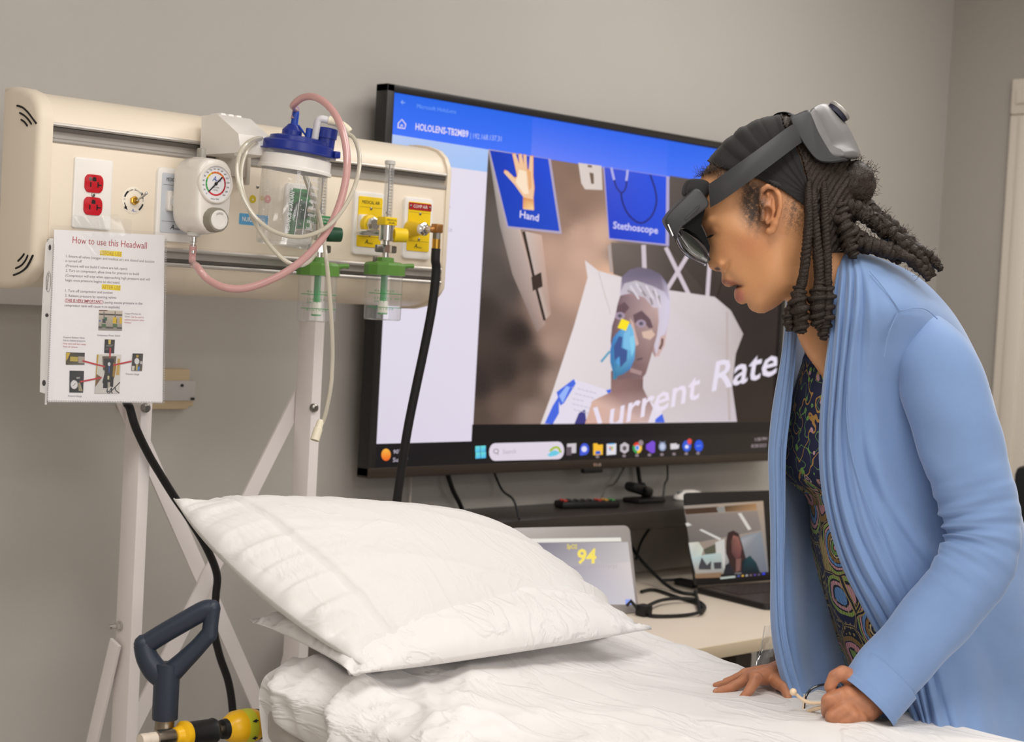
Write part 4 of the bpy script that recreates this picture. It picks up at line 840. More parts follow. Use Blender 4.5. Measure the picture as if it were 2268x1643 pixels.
q = P(266, 1386, x=1.567); mb = MB(); mb.tube([q, q+np.array([-.022, 0, 0])], .0042, 10); mb.lathe(q+np.array([-.001, 0, 0]), (-1, 0, 0), [(.009, 0), (.009, .002)], 18); mb.lathe(q+np.array([-.003, 0, 0]), (-1, 0, 0), [(.0075, 0), (.0075, .006)], 6); obj('through_bolt', mb, m_chrome, st, ang=30)
# ================================================================ suction regulator
m_regw = mat('regulator_white', (240, 234, 226), .25, coat=.3)
rg = thing('suction_regulator', 'white suction regulator with a round coloured vacuum gauge on the headwall', 'regulator', (1.583, 2.37, 1.5))
Xc = 1.5826
outl = [(0, .0625), (.018, .0605), (.029, .051), (.0345, .036), (.0345, -.02), (.031, -.042), (.02, -.057), (.004, -.063), (-.006, -.063), (-.02, -.057), (-.0315, -.042), (-.0345, -.02), (-.0345, .036), (-.029, .051), (-.018, .0605)]
rows = []
for (dy, s, dz) in ((2.374, .80, .0), (2.372, .95, 0), (2.362, 1.03, 0), (2.34, 1.04, 0), (2.318, 1.0, 0), (2.308, .975, 0), (2.302, .93, 0), (2.3, .85, 0)):
    rows.append([(Xc+x*s, dy, 1.5593+z*(s*.5+.5)) for x, z in catmull(outl, 3, True)])
mb = MB(); mb.sheet(rows, closed_u=True); K_ = len(rows[0]); mb.f.append(list(range(K_))); mb.m.append(0); mb.f.append([(len(rows)-1)*K_+j for j in range(K_)]); mb.m.append(0)
obj('body', mb, m_regw, rg, ang=50)
gx, gz = Xc-.0003, 1.5795
mb = MB(); mb.lathe((gx, 2.304, gz), (0, -1, 0), [(.0335, 0), (.0335, .006), (.0315, .0085), (.0295, .0085), (.0295, .005)], 48, cap=False); gb = obj('gauge_bezel', mb, m_regw, rg)
mb = MB(); mb.lathe((gx, 2.303, gz), (0, -1, 0), [(.0300, 0), (.0300, .004)], 40); gd = obj('gauge_dial', mb, mat('dial_white', (240, 238, 240), .5), rg)
go_ = (gx, 2.2988, gz)
for a0, a1, mm in ((225, 157, mat('arc_green', (72, 178, 92), .5)), (157, 118, mat('arc_yellow', (240, 206, 40), .5)), (118, 40, mat('arc_orange', (238, 118, 44), .5)), (40, -45, mat('arc_red', (190, 42, 58), .5)), (-45, -135, mat('arc_redl', (216, 52, 66), .5))):
    mb = MB(); flat(mb, arc_band(.0172, .0200, a0, a1, 14), go_, EX, EZ, .0002); obj('dial_arc', mb, mm, gd, smooth=False, fix=False)
mb = MB()
for k in range(0, 16):
    a_ = math.radians(225-k*18); s_ = str(k*20)
    text(mb, s_, np.array(go_)+EX*.0245*math.cos(a_)+EZ*(.0245*math.sin(a_)-.0013), EX, EZ, h=.0026, align='C')
    flat(mb, [(-.0002, .0168), (.0002, .0168), (.0002, .0206), (-.0002, .0206)], go_, np.array([math.sin(a_), 0, -math.cos(a_)]), np.array([math.cos(a_), 0, math.sin(a_)]), .0005, nrm=-EY)
for s_, dz, h_ in (('VACUUM', -.0072, .0022), ('mmHg', -.0112, .0022), ('FULL VAC', -.0265, .0026)): text(mb, s_, np.array(go_)+EZ*dz, EX, EZ, h=h_, align='C')
obj('dial_print', mb, m_ink, gd, smooth=False, fix=False)
mb = MB(); text(mb, 'A', np.array(go_)+EX*-.0075+EZ*.004, EX, EZ, h=.0085, shear=.3); text(mb, 'mico', np.array(go_)+EX*.0005+EZ*.004, EX, EZ, h=.0036); obj('maker_print', mb, m_inkb, gd, smooth=False, fix=False)
mb = MB(); yn = 2.2972
mb.add([(gx-.0133, yn, gz-.0148), (gx-.0148, yn, gz-.0133), (gx+.0095, yn, gz+.0112), (gx+.0112, yn, gz+.0095)], [[0, 1, 2, 3]]); mb.lathe((gx, yn+.001, gz), (0, -1, 0), [(.0028, 0), (.0026, .0015)], 16); mb.lathe((gx+.0105, yn+.0005, gz+.0105), (0, -1, 0), [(.0016, 0), (.0016, .0006)], 12)
obj('needle', mb, m_ink, gd, smooth=False)
kx, kz = xz(478, 487, 2.293)
mb = MB(); nk = 48; pr_ = []
for r_, h_ in ((.0205, 0), (.021, .002), (.020, .016), (.019, .018)): pr_.append([(kx+(r_-(.0007 if j % 6 == 0 else 0))*math.cos(2*math.pi*j/nk), 2.302-h_, kz+(r_-(.0007 if j % 6 == 0 else 0))*math.sin(2*math.pi*j/nk)) for j in range(nk)])
mb.sheet(pr_, closed_u=True); mb.f.append([3*nk+j for j in range(nk)]); mb.m.append(0); kn = obj('control_knob', mb, mat('knob_grey', (148, 142, 128), .4), rg)
mb = MB(); mb.lathe((kx, 2.2845, kz), (0, -1, 0), [(.0162, 0), (.0162, .002), (.0150, .0032), (.0105, .0033), (.0095, .0024)], 36); obj('knob_cap', mb, m_white, kn)
mb = MB(); flat(mb, arc_band(.010, .0125, 60, 130, 8), (kx, 2.2811, kz), EX, EZ, .0003); obj('knob_mark', mb, mat('mark_grey', (196, 192, 188), .5), kn, smooth=False, fix=False)
mb = MB(); q = P(446, 346, y=2.345); mb.lathe((q[0], q[1], 1.612), (0, 0, 1), [(.017, 0), (.017, .008), (.015, .011)], 24); se = obj('selector_collar', mb, m_regw, rg)
mb = MB(); mb.box((q[0]-.0055, q[1]-.008, 1.62), (q[0]+.0055, q[1]+.008, 1.640), .003); obj('selector_lever', mb, mat('lever_grey', (176, 172, 164), .35), se)
mb = MB()
for s_, dx in (('REG', -.012), ('OFF', -.002), ('FULL', .009)): text(mb, s_, (q[0]+dx-.003, 2.3065+.012, 1.6065), EX, np.array([0, .5, .866]), h=.0032, lift=.001)
obj('selector_print', mb, mat('mark_grey', (196, 192, 188), .5), rg, smooth=False, fix=False)
rc = P(429, 520, y=2.345)
mb = MB(); mb.lathe((rc[0], rc[1], 1.4985), (0, 0, -1), [(.011, 0), (.011, .006), (.0065, .008)], 20); obj('collection_port', mb, mat('clear_grey', (214, 212, 206), .25), rg)
mb = MB(); mb.lathe((rc[0], rc[1], 1.4915), (0, 0, -1), [(.0058, 0), (.0058, .009), (.0045, .010), (.0045, .014), (.0036, .015), (.0036, .028)], 12); obj('hose_barb', mb, m_chrome, rg)
RBOT = np.array([rc[0], rc[1], 1.478])
# ================================================================ flowmeters with humidifier bottles
m_clear = clear_plastic('clear_plastic', tint=.93); m_clear2 = clear_plastic('clear_bottle', rgb=(214, 214, 214), tint=.88, refl=.10)
m_gcap = mat('cap_green', (92, 138, 60), .35); m_gstem = mat('stem_green', (44, 150, 76), .35); m_filt = mat('filter_white', (240, 236, 224), .6)
def flow(x, y, dz, lab, label, m_tag, m_knob, tagtext, conn_y):
    t = thing('flowmeter', label, 'flowmeter', (x, y, 1.36+dz), 'flowmeters on the headwall')
    z = lambda v: v+dz
    mb = MB(); mb.lathe((x, y, z(1.548)), (0, 0, 1), [(.0088, 0), (.0088, .104), (.0092, .106), (.0074, .106), (.0072, .001)], 20, cap=False); tb = obj('flow_tube', mb, m_clear2, t)
    mb = MB()
    for k in range(16): w = .006 if k % 2 else .009; zz = z(1.556)+k*.0056; flat(mb, [(-w/2, 0), (w/2, 0), (w/2, .0006), (-w/2, .0006)], (x-.003, y-.0092, zz), EX, EZ)
    obj('flow_scale', mb, m_ink, tb, smooth=False, fix=False)
    mb = MB(); mb.lathe((x, y, z(1.548)), (0, 0, 1), [(.0016, 0), (.0016, .1)], 8); mb.ball((x, y, z(1.56)), .0035); obj('float_rod', mb, m_steel, tb)
    mb = MB(); mb.lathe((x, y, z(1.648)), (0, 0, 1), [(.0098, 0), (.0098, .006), (.0088, .007)], 20); obj('tube_cap', mb, mat('tube_cap_clear', (206, 202, 196), .3), t)
    mb = MB(); mb.box((x-.0145, y-.0125, z(1.537)), (x+.0145, y+.0125, z(1.552)), .002); lb = obj('gas_tag', mb, m_tag, t)
    mb = MB(); text(mb, tagtext[0], (x, y-.0131, z(1.545)), EX, EZ, w=.024, h=.0035, align='C'); text(mb, tagtext[1], (x, y-.0131, z(1.540)), EX, EZ, w=.016, h=.003, align='C'); obj('tag_print', mb, m_ink if m_tag is m_yel else m_inkw, lb, smooth=False, fix=False)
    mb = MB(); mb.lathe((x, y, z(1.508)), (0, 0, 1), [(.0095, 0), (.0145, .002), (.0145, .029)], 20); obj('valve_body', mb, m_chrome, t)
    mb = MB(); mb.lathe((x+.012, y-.004, z(1.521)), (.94, -.34, 0), [(.0135, 0), (.0138, .003), (.0128, .024), (.0125, .026)], 20); obj('valve_knob', mb, m_knob, t)
    mb = MB(); mb.tube([(x-.005, y+.008, z(1.523)), (x-.012, y+.02, z(1.523)), (x-.02, conn_y-.002, z(1.523))], .0058, 12); obj('inlet_stem', mb, m_chrome, t)
    mb = MB(); mb.lathe((x, y, z(1.47)), (0, 0, 1), [(.0065, 0), (.0065, .04)], 14); mb.lathe((x, y, z(1.4875)), (0, 0, 1), [(.011, 0), (.011, .014)], 8); obj('outlet_stem', mb, m_chrome, t)
    mb = MB(); mb.box((x-.0245, y-.004, z(1.487)), (x+.0245, y+.004, z(1.501)), .003); obj('wing_nut', mb, m_steel, t)
    mb = MB(); mb.lathe((x, y, z(1.446)), (0, 0, 1), [(.0385, 0), (.0385, .018), (.036, .022), (.03, .024), (.017, .025), (.016, .032), (.010, .033)], 12); cp = obj('bottle_cap', mb, m_gcap, t, ang=25)
    mb = MB(); mb.tube([(x+.034, y-.006, z(1.463)), (x+.05, y-.010, z(1.466)), (x+.058, y-.012, z(1.466))], [.0058, .0042, .0046], 12); obj('outlet_spout', mb, m_gcap, cp)
    mb = MB(); mb.box((x-.032, y-.008, z(1.468)), (x-.026, y-.002, z(1.479)), .001); obj('relief_valve', mb, m_steel, cp)
    mb = MB(); mb.lathe((x, y, z(1.363)), (0, 0, 1), [(.0315, .001), (.034, .003), (.0345, .083)], 32, cap=False); mb.lathe((x, y, z(1.363)), (0, 0, 1), [(.0001, .003), (.0315, .001)], 32, cap=False); bo = obj('bottle', mb, m_clear2, t)
    mb = MB()
    for zz in (1.4125, 1.3875): mb.tube([(x+.0347*math.cos(a), y+.0347*math.sin(a), z(zz)) for a in np.linspace(math.radians(180), math.radians(310), 14)], .0006, 5, cap=False)
    for zz, s_ in ((1.4155, 'MAXIMUM'), (1.402, 'STERILE WATER'), (1.396, 'ONLY'), (1.383, 'MINIMUM')):
        for i, ch in enumerate(s_):
            a_ = math.radians(205+i*(8 if len(s_) > 9 else 9)); 
            if ch != ' ': text(mb, ch, (x+.0347*math.cos(a_), y+.0347*math.sin(a_), z(zz)), np.array([-math.sin(a_), math.cos(a_), 0]), EZ, h=.0035, align='C')
    obj('bottle_print', mb, m_gstem, bo, smooth=False, fix=False)
    mb = MB(); mb.lathe((x, y, z(1.396)), (0, 0, 1), [(.0062, 0), (.0062, .055)], 14); obj('diffuser_stem', mb, m_gstem, t)
    mb = MB(); mb.lathe((x, y, z(1.377)), (0, 0, 1), [(.0085, 0), (.009, .001), (.009, .021), (.007, .022)], 18); fl = obj('diffuser_filter', mb, m_filt, t)
    mb = MB(); mb.lathe((x, y, z(1.3745)), (0, 0, 1), [(.0088, 0), (.0088, .003)], 18); obj('filter_ring', mb, m_gstem, fl)
x_, z_ = xz(853, 578, 2.31); flow(x_, 2.31, z_-1.472, 0, 'flowmeter with a yellow knob and tag above a green capped clear bottle', m_yel, m_yel, ('MEDICAL', 'AIR'), YH-.03)
x_, z_ = xz(706, 578, 2.325); flow(x_, 2.325, z_-1.472, 0, 'flowmeter with a dark green knob half hidden behind the suction canister', m_grn, mat('dark_green', (26, 74, 48), .4), ('OXYGEN', 'O2'), YH-.03)
# ================================================================ suction canister
ctr = P(656, 352, y=2.255); AX = EZ*1.0+np.array([.707, -.707, 0])*.10; AX = AX/np.linalg.norm(AX)
sd = np.array([.707, -.707, 0]); sd = sd-AX*(sd@AX); sd /= np.linalg.norm(sd); fd = np.cross(AX, sd); fd = -fd if fd[1] > 0 else fd   # sd: right in the photo, fd: toward the room
L_ = lambda a, b, h: ctr+sd*a+fd*b+AX*h
cn = thing('suction_canister', 'clear suction canister with a dark blue lid hanging on the headwall', 'canister', tuple(L_(0, 0, -.15)))
m_lid = mat('lid_blue', (34, 52, 142), .3); m_lid2 = mat('lid_blue_bright', (32, 72, 176), .3)
mb = MB(); mb.lathe(ctr, AX, [(.042, -.146), (.0445, -.149), (.0465, -.146), (.0535, -.05), (.0555, 0), (.0575, .004), (.0575, .011)], 48, cap=False); mb.lathe(ctr, AX, [(.0005, -.140), (.043, -.1415), (.0445, -.146)], 48, cap=False); cj = obj('jar', mb, m_clear, cn)
mb = MB(); mb.lathe(ctr, AX, [(.0595, -.022), (.0625, -.0215), (.0625, -.017), (.060, -.015), (.0595, .002), (.0575, .003), (.0575, -.022), (.0595, -.022)], 48, cap=False); obj('retaining_ring', mb, m_white, cn)
mb = MB(); mb.lathe(ctr, AX, [(.066, .0085), (.0665, .010), (.062, .0115), (.061, .024), (.058, .0265), (.05, .0275), (.049, .034), (.040, .0365), (.0, .0365)], 48); obj('lid', mb, m_lid, cn)
for s_ in (-1, 1):
    mb = MB(); q = L_(s_*.063, .0, .0165); mb.box(q-np.array([.006, .010, .006]), q+np.array([.006, .010, .006]), .002); obj('lid_latch', mb, m_lid, cn)
pt = L_(-.0135, .0, 0)
mb = MB(); mb.lathe(pt, AX, [(.017, .034), (.017, .046), (.010, .054), (.009, .056)], 22); obj('patient_port', mb, m_lid, cn)
mb = MB(); mb.lathe(L_(-.012, 0, 0), AX, [(.0085, .054), (.0085, .057), (.0062, .058), (.006, .076), (.005, .080)], 16); obj('port_spigot', mb, m_lid2, cn)
mb = MB(); mb.lathe(L_(.0155, .006, 0), AX, [(.0085, .034), (.0085, .037), (.0060, .0375), (.0058, .053), (.005, .054)], 16); obj('tethered_plug', mb, m_lid2, cn)
mb = MB(); mb.tube(catmull([L_(-.004, .002, .056), L_(.004, .004, .048), L_(.010, .006, .042)], 5), .0017, 6); obj('tether', mb, m_lid2, cn)
mb = MB(); mb.lathe(L_(.043, -.01, 0), AX, [(.0165, .026), (.0165, .042), (.0185, .0425), (.0185, .0585), (.017, .060)], 26); obj('pour_cap', mb, m_lid, cn)
ePts = [L_(.027, .008, .033), L_(.0275, .008, .06), L_(.0285, .008, .0685), L_(.033, .008, .0725), L_(.042, .007, .0725), L_(.052, .006, .0715)]
mb = MB(); mb.tube(catmull(ePts, 5), .0062, 14); obj('elbow_fitting', mb, mat('translucent_white', (226, 224, 228), .3), cn)
mb = MB()
JR = lambda a_, h_: L_(a_, math.sqrt(max((.0478+(h_+.146)*.066)**2-a_*a_, 1e-6))+.0006, h_)
def jar_text(t_, a0_, h0_, h1_, hgt):
    p0, p1 = JR(a0_, h0_), JR(a0_, h1_); e_ = (p1-p0)/np.linalg.norm(p1-p0); side_ = sd*math.cos(a0_/.05)-fd*math.sin(a0_/.05); n_ = fd*math.cos(a0_/.05)+sd*math.sin(a0_/.05)
    text(mb, t_, p0, e_, -side_, w=np.linalg.norm(p1-p0), h=hgt, nrm=n_, lift=.0008, bold=.014)
jar_text('MEDI-VAC® GUARDIAN™', .0130, -.1265, -.052, .0070); jar_text('CANISTER', .0185, -.044, -.008, .0062)
for a_ in (.0225, .0340): mb.tube([JR(a_, h_) for h_ in np.linspace(-.128, -.03, 6)], .0006, 5)
mb.tube([JR(a_, -.128) for a_ in np.linspace(.0225, .0340, 4)], .0006, 5)
for k in range(9):
    h_ = -.128+k*.0115; e_ = sd*math.cos(.85)-fd*math.sin(.85); text(mb, str(100+k*100)+'cc', JR(.0372, h_), e_, AX, h=.0050, nrm=fd*math.cos(.85)+sd*math.sin(.85), lift=.0008)
obj('jar_print', mb, mat('jar_ink', (232, 230, 234), .5), cj, smooth=False, fix=False)
# droplets of water clinging inside the jar
mb = MB(); rs_ = np.random.RandomState(3)
for k in range(60):
    a_ = rs_.uniform(-1.4, 1.4); h_ = rs_.uniform(-.135, -.03); r_ = .0475+(h_+.146)*.06; mb.ball(L_(r_*math.sin(a_), r_*math.cos(a_), h_), rs_.uniform(.0005, .0011), n=6)
tag(obj('water_droplets', mb, mat('droplet', (240, 240, 240), .05, spec=.9, alpha=.55), cj), kind='stuff')
# ================================================================ tubing and hoses
m_pink = mat('pink_tubing', (226, 176, 172), .2, trans=.25, coat=.4); m_tub = mat('clear_tubing', (222, 214, 196), .2, trans=.3, coat=.4)
tp = [(L_(-.012, 0, .072), None)]
pk = [L_(-.013, 0, .066), L_(-.013, 0, .082)]+[P(x, y, d=d) for x, y, d in ((650, 233, 2.76), (672, 216, 2.74), (700, 216, 2.72), (730, 237, 2.70), (752, 272, 2.68), (766, 322, 2.67), (768, 380, 2.66), (756, 440, 2.66), (734, 495, 2.66), (702, 543, 2.66), (662, 582, 2.66), (612, 614, 2.66), (550, 637, 2.66), (500, 637, 2.66), (460, 618, 2.67), (436, 590, 2.68))]+[RBOT+np.array([0, 0, -.030]), RBOT+np.array([0, 0, -.002])]
rod_thing('suction_tube', 'wide pink suction tubing looping from the canister lid to the regulator', 'tubing', catmull(pk, 8), .0062, m_pink, 14)
ck = [(757, 290, 2.73), (783, 305, 2.72), (796, 345, 2.70), (791, 395, 2.68), (768, 450, 2.665), (728, 500, 2.65), (672, 524, 2.645), (615, 516, 2.645), (570, 486, 2.65), (540, 440, 2.655), (526, 390, 2.66), (529, 345, 2.67), (546, 318, 2.69), (572, 306, 2.75), (600, 312, 2.83), (590, 322, 2.84), (566, 318, 2.75), (545, 337, 2.70), (534, 375, 2.68), (537, 420, 2.67), (556, 475, 2.66), (588, 530, 2.66), (625, 572, 2.66), (660, 588, 2.68), (690, 574, 2.74), (704, 540, 2.80), (707, 500, 2.835), (702, 462, 2.86), (688, 428, 2.88), (676, 395, 2.885), (668, 372, 2.89), (664, 362, 2.90), (672, 378, 2.90), (686, 410, 2.90), (700, 450, 2.86), (712, 500, 2.78), (721, 560, 2.74), (729, 640, 2.74), (735, 730, 2.75), (736, 800, 2.76), (732, 860, 2.76), (721, 915, 2.76), (714, 938, 2.76)]
cpts = [ePts[-1]+sd*-.004, L_(.060, .006, .069)]+[P(x, y, d=d) for x, y, d in ck]
rod_thing('oxygen_tube', 'thin clear tubing coiled twice round the canister and hanging straight down', 'tubing', catmull(cpts, 6), .0036, m_tub, 10)
t = thing('tube_connector', 'cream soft connector sleeve at the top end of the clear tubing', 'connector', tuple(L_(.052, .006, .0715)))
mb = MB(); mb.tube(catmull([L_(.046, .0065, .0722), L_(.060, .006, .0705), L_(.075, .004, .064), L_(.082, .003, .058)], 5), [.0082]+[.0074]*14+[.0062], 14); obj('sleeve', mb, mat('cream_rubber', (236, 226, 202), .4), t)
e0, e1 = P(711, 930, d=2.76), P(697, 975, d=2.75)
t = thing('tube_end_fitting', 'cream plastic fitting at the hanging end of the clear tubing', 'fitting', tuple(e1))
mb = MB(); dd = e1-e0; mb.lathe(e0, dd, [(.0052, 0), (.0062, .004), (.0062, .014), (.0074, .015), (.0078, np.linalg.norm(dd)), (.005, np.linalg.norm(dd)), (.0045, np.linalg.norm(dd)-.006)], 18); obj('sleeve', mb, mat('cream_rubber', (236, 226, 202), .4), t)
# compressed air elbow and hose
t = thing('air_hose', 'thick black air hose hanging from a brass elbow at the right headwall end', 'hose', (2.1, 2.3, 1.0))
eb = q0+np.array([0, -.064, 0]); ee = P(968, 506, y=eb[1]-.004)
mb = MB(); mb.tube([eb+np.array([-.0, .012, 0]), eb, eb*.5+ee*.5, ee], .0062, 10); mb.box(ee-np.array([.0085, .0085, .0085]), ee+np.array([.0085, .0085, .0085]), .002); obj('brass_elbow', mb, mat('brass_dull', (176, 124, 72), .4, .8), t)
mb = MB(); mb.lathe(ee, -EZ, [(.0075, .006), (.0075, .02)], 8); obj('swivel_nut', mb, m_steel, t, smooth=False)
mb = MB(); mb.lathe(ee, -EZ, [(.0078, .02), (.0078, .038), (.0086, .039), (.0086, .042)], 14); obj('brass_ferrule', mb, m_brass, t)
hp = [ee-EZ*.038, ee-EZ*.06]+[P(x, y, y=yy) for x, y, yy in ((966, 600, 2.325), (957, 680, 2.33), (940, 770, 2.34), (921, 860, 2.35), (903, 950, 2.36), (889, 1040, 2.37), (877, 1130, 2.38), (868, 1250, 2.40))]+[np.array([2.12, 2.42, .5]), np.array([2.1, 2.42, .2]), np.array([2.14, 2.40, .02]), np.array([2.3, 2.40, .012])]
mb = MB(); mb.tube(catmull(hp, 8), .0088, 14); obj('hose', mb, mat('hose_black', (22, 21, 21), .55), t)
kp = [P(x, y, y=yy) for x, y, yy in ((276, 860, 2.44), (288, 905, 2.44), (302, 950, 2.44), (330, 1008, 2.45), (358, 1055, 2.455), (386, 1100, 2.455), (420, 1150, 2.46), (456, 1210, 2.46), (480, 1270, 2.47), (478, 1320, 2.475), (474, 1390, 2.48), (486, 1450, 2.48), (506, 1510, 2.48), (515, 1570, 2.48), (517, 1640, 2.48), (510, 1740, 2.47))]+[np.array([1.75, 2.46, .02]), np.array([1.6, 2.4, .012])]
rod_thing('power_cable', 'black power cable running down in front of the left stand post', 'cable', catmull([np.array([kp[0][0], 2.47, kp[0][2]+.18])]+kp, 8), .0072, m_cable, 12)
# ================================================================ instruction sheet
sg = thing('instruction_sign', 'printed headwall instruction sheet in a clear punched sleeve taped to the headwall', 'sign', (1.45, 2.385, 1.35))
YS = 2.384
pq = [P(x, y, y=YS) for x, y in ((120, 508), (365, 521), (360, 892), (105, 890))]
mb = MB(); o_ = mb.add([q for q in pq]+[q+np.array([0, .0006, 0]) for q in pq], [[0, 1, 2, 3], [7, 6, 5, 4], [0, 4, 5, 1], [1, 5, 6, 2], [2, 6, 7, 3], [3, 7, 4, 0]]); obj('paper', mb, mat('paper_white', (248, 244, 246), .7), sg, smooth=False)
m_print = mat('sheet_print', (200, 200, 200), .7, vcol=True)
p = Paint(lambda x, y, k: P(x, y, y=YS-.0002-k*.000012)); CC = lambda q: (80+q[0]*.26165, 480+q[1]*.26173)
mar, gry, lgt = (178, 44, 58), (120, 112, 120), (170, 150, 152)
p.text('How to use this Headwall', CC((308, 222)), CC((936, 272)), 15, mar)
for a_, b_ in (((540, 282), (726, 294)), ((556, 570), (716, 580))): p.poly([CC(q) for q in (a_, b_, (b_[0]-2, b_[1]+46), (a_[0], a_[1]+42))], (246, 222, 24))
p.text('BEFORE USE', CC((545, 322)), CC((722, 334)), 8.6, (190, 132, 30)); p.text('AFTER USE', CC((560, 610)), CC((712, 618)), 8.6, (190, 132, 30))
for s_, a_, b_ in (('1. Ensure all valves (oxygen and medical air) are closed and suction', (252, 342), (1000, 390)), ('is turned off', (250, 382), (386, 388)), ('(Pressure will not build if valves are left open)', (250, 424), (770, 450)), ('2. Turn on compressor, allow time for pressure to build', (250, 464), (870, 494)), ('(Compressor will stop when approaching high pressure and will', (249, 505), (962, 540)), ('begin once pressure begins to decrease)', (248, 545), (708, 566)), ('1. Turn off compressor and suction', (247, 635), (647, 652)), ('2. Release pressure by opening valves', (245, 676), (678, 694)), ('Leaving excess pressure in the', (570, 732), (900, 744)), ('compressor tank will cause it to explode)', (240, 758), (708, 776))):
    p.text(s_, CC(a_), CC(b_), 5.7, gry)
p.text('(THIS IS VERY IMPORTANT!', CC((244, 716)), CC((562, 730)), 6, mar, bold=.015); p.line([CC((252, 722)), CC((566, 736))], .9, mar)
for s_, a_, b_, c_ in (('Oxygen/Medical Air', (748, 824), (890, 830), lgt), ('Valves:', (748, 850), (796, 852), lgt), ('Can be used to', (804, 854), (912, 858), (196, 110, 112)), ('remove pressure when', (747, 876), (914, 884), (196, 120, 122)), ('finished', (747, 900), (802, 904), (196, 120, 122)), ('Compressor Power Switch', (517, 1008), (712, 1014), gry), ('Pressure Release Valve:', (230, 1026), (412, 1032), gry), ('Pull to release pressure,', (228, 1052), (418, 1058), gry), ('keep eyes and ears away', (228, 1078), (422, 1086), (196, 110, 112)), ('from air stream', (227, 1104), (350, 1110), (196, 120, 122)), ('Pressure Gauge', (760, 1336), (872, 1340), gry), ('Pressure Gauge', (270, 1522), (388, 1524), gry)):
    p.text(s_, CC(a_), CC(b_), 4, c_)
def ph(quad, cols): p.grad([CC(q) for q in quad], cols, n=3)
def pp(poly, c): p.poly([CC(q) for q in poly], c)
ph(((533, 788), (731, 796), (727, 965), (527, 960)), ((210, 196, 180), (214, 200, 184), (150, 140, 130), (160, 150, 140)))
pp(((533, 818), (729, 826), (729, 838), (533, 830)), (70, 66, 62)); pp(((533, 788), (604, 791), (604, 797), (533, 796)), (110, 50, 50)); pp(((528, 925), (727, 935), (727, 950), (527, 944)), (90, 84, 80))
for x, c_ in ((575, (70, 66, 70)), (670, (120, 100, 50))): pp(((x-5, 800), (x+3, 800), (x+5, 870), (x-5, 870)), (120, 116, 110)); pp(((x-14, 862), (x+16, 866), (x+14, 900), (x-14, 898)), c_); pp(((x-20, 905), (x+16, 908), (x+18, 935), (x-22, 932)), (84, 112, 70)); pp(((x-18, 936), (x+14, 938), (x+12, 960), (x-16, 960)), (150, 146, 140))
pp(((580, 850), (600, 850), (600, 880), (582, 880)), (50, 100, 70)); pp(((650, 850), (680, 852), (678, 905), (648, 900)), (226, 188, 40)); pp(((708, 852), (728, 854), (726, 905), (706, 903)), (226, 188, 40)); pp(((533, 875), (546, 876), (546, 886), (533, 885)), (60, 110, 180))
ph(((582, 1036), (667, 1040), (661, 1156), (577, 1152)), ((40, 34, 30), (60, 52, 40), (54, 40, 46), (36, 30, 28))); pp(((612, 1040), (634, 1041), (630, 1080), (612, 1078)), (214, 186, 90)); pp(((595, 1084), (655, 1080), (640, 1100), (592, 1098)), (110, 106, 100)); pp(((590, 1110), (615, 1104), (612, 1130), (588, 1128)), (90, 84, 80))
ph(((254, 1146), (412, 1150), (410, 1253), (252, 1251)), ((90, 76, 30), (40, 38, 40), (120, 110, 104), (70, 60, 30))); pp(((290, 1182), (356, 1186), (354, 1225), (286, 1222)), (190, 168, 70)); pp(((358, 1180), (412, 1184), (408, 1240), (358, 1236)), (176, 162, 152)); pp(((254, 1150), (290, 1150), (268, 1200), (254, 1220)), (210, 176, 50))
ph(((284, 1302), (406, 1304), (398, 1488), (282, 1486)), ((36, 34, 34), (46, 42, 42), (40, 36, 36), (30, 28, 28))); p.disc(CC((322, 1420)), 8.2, 10, (206, 202, 204)); p.disc(CC((322, 1420)), 6.6, 8.2, (228, 224, 226)); p.line([CC((310, 1432)), CC((336, 1408))], 1, (60, 60, 60)); pp(((356, 1405), (372, 1402), (384, 1440), (396, 1478), (360, 1474)), (160, 150, 120)); pp(((340, 1355), (372, 1355), (370, 1370), (342, 1372)), (150, 146, 140))
ph(((515, 1164), (722, 1166), (705, 1496), (496, 1494)), ((214, 208, 196), (226, 220, 214), (216, 210, 206), (206, 200, 196)))
pp(((515, 1166), (530, 1166), (512, 1330), (500, 1440)), (200, 160, 60)); pp(((690, 1200), (712, 1200), (704, 1340), (676, 1340)), (200, 166, 90)); pp(((512, 1330), (556, 1360), (500, 1440)), (120, 90, 60)); pp(((560, 1180), (680, 1180), (668, 1290), (566, 1300)), (98, 84, 66)); pp(((572, 1200), (660, 1200), (668, 1330), (640, 1430), (590, 1450), (560, 1400), (580, 1320)), (44, 40, 40)); pp(((655, 1230), (680, 1260), (664, 1360), (646, 1350)), (160, 124, 50)); pp(((570, 1370), (602, 1370), (604, 1450), (566, 1450)), (30, 26, 26)); pp(((630, 1360), (656, 1366), (652, 1440), (632, 1440)), (28, 26, 30))
p.disc(CC((618, 1246)), 3, 4.2, (220, 220, 224)); pp(((612, 1262), (626, 1262), (622, 1320), (612, 1318)), (56, 80, 140)); pp(((604, 1346), (620, 1346), (618, 1378), (604, 1376)), (206, 196, 150)); pp(((606, 1400), (626, 1400), (624, 1445), (606, 1444)), (176, 168, 150))
for pts in (((604, 1450), (600, 1480), (620, 1490), (670, 1440), (710, 1400)), ((640, 1450), (638, 1480), (648, 1494)), ((668, 1440), (676, 1470), (706, 1492)), ((600, 1470), (618, 1478), (640, 1445))): p.line([CC(tuple(q)) for q in catmull(pts, 5)], 2, (34, 32, 34))
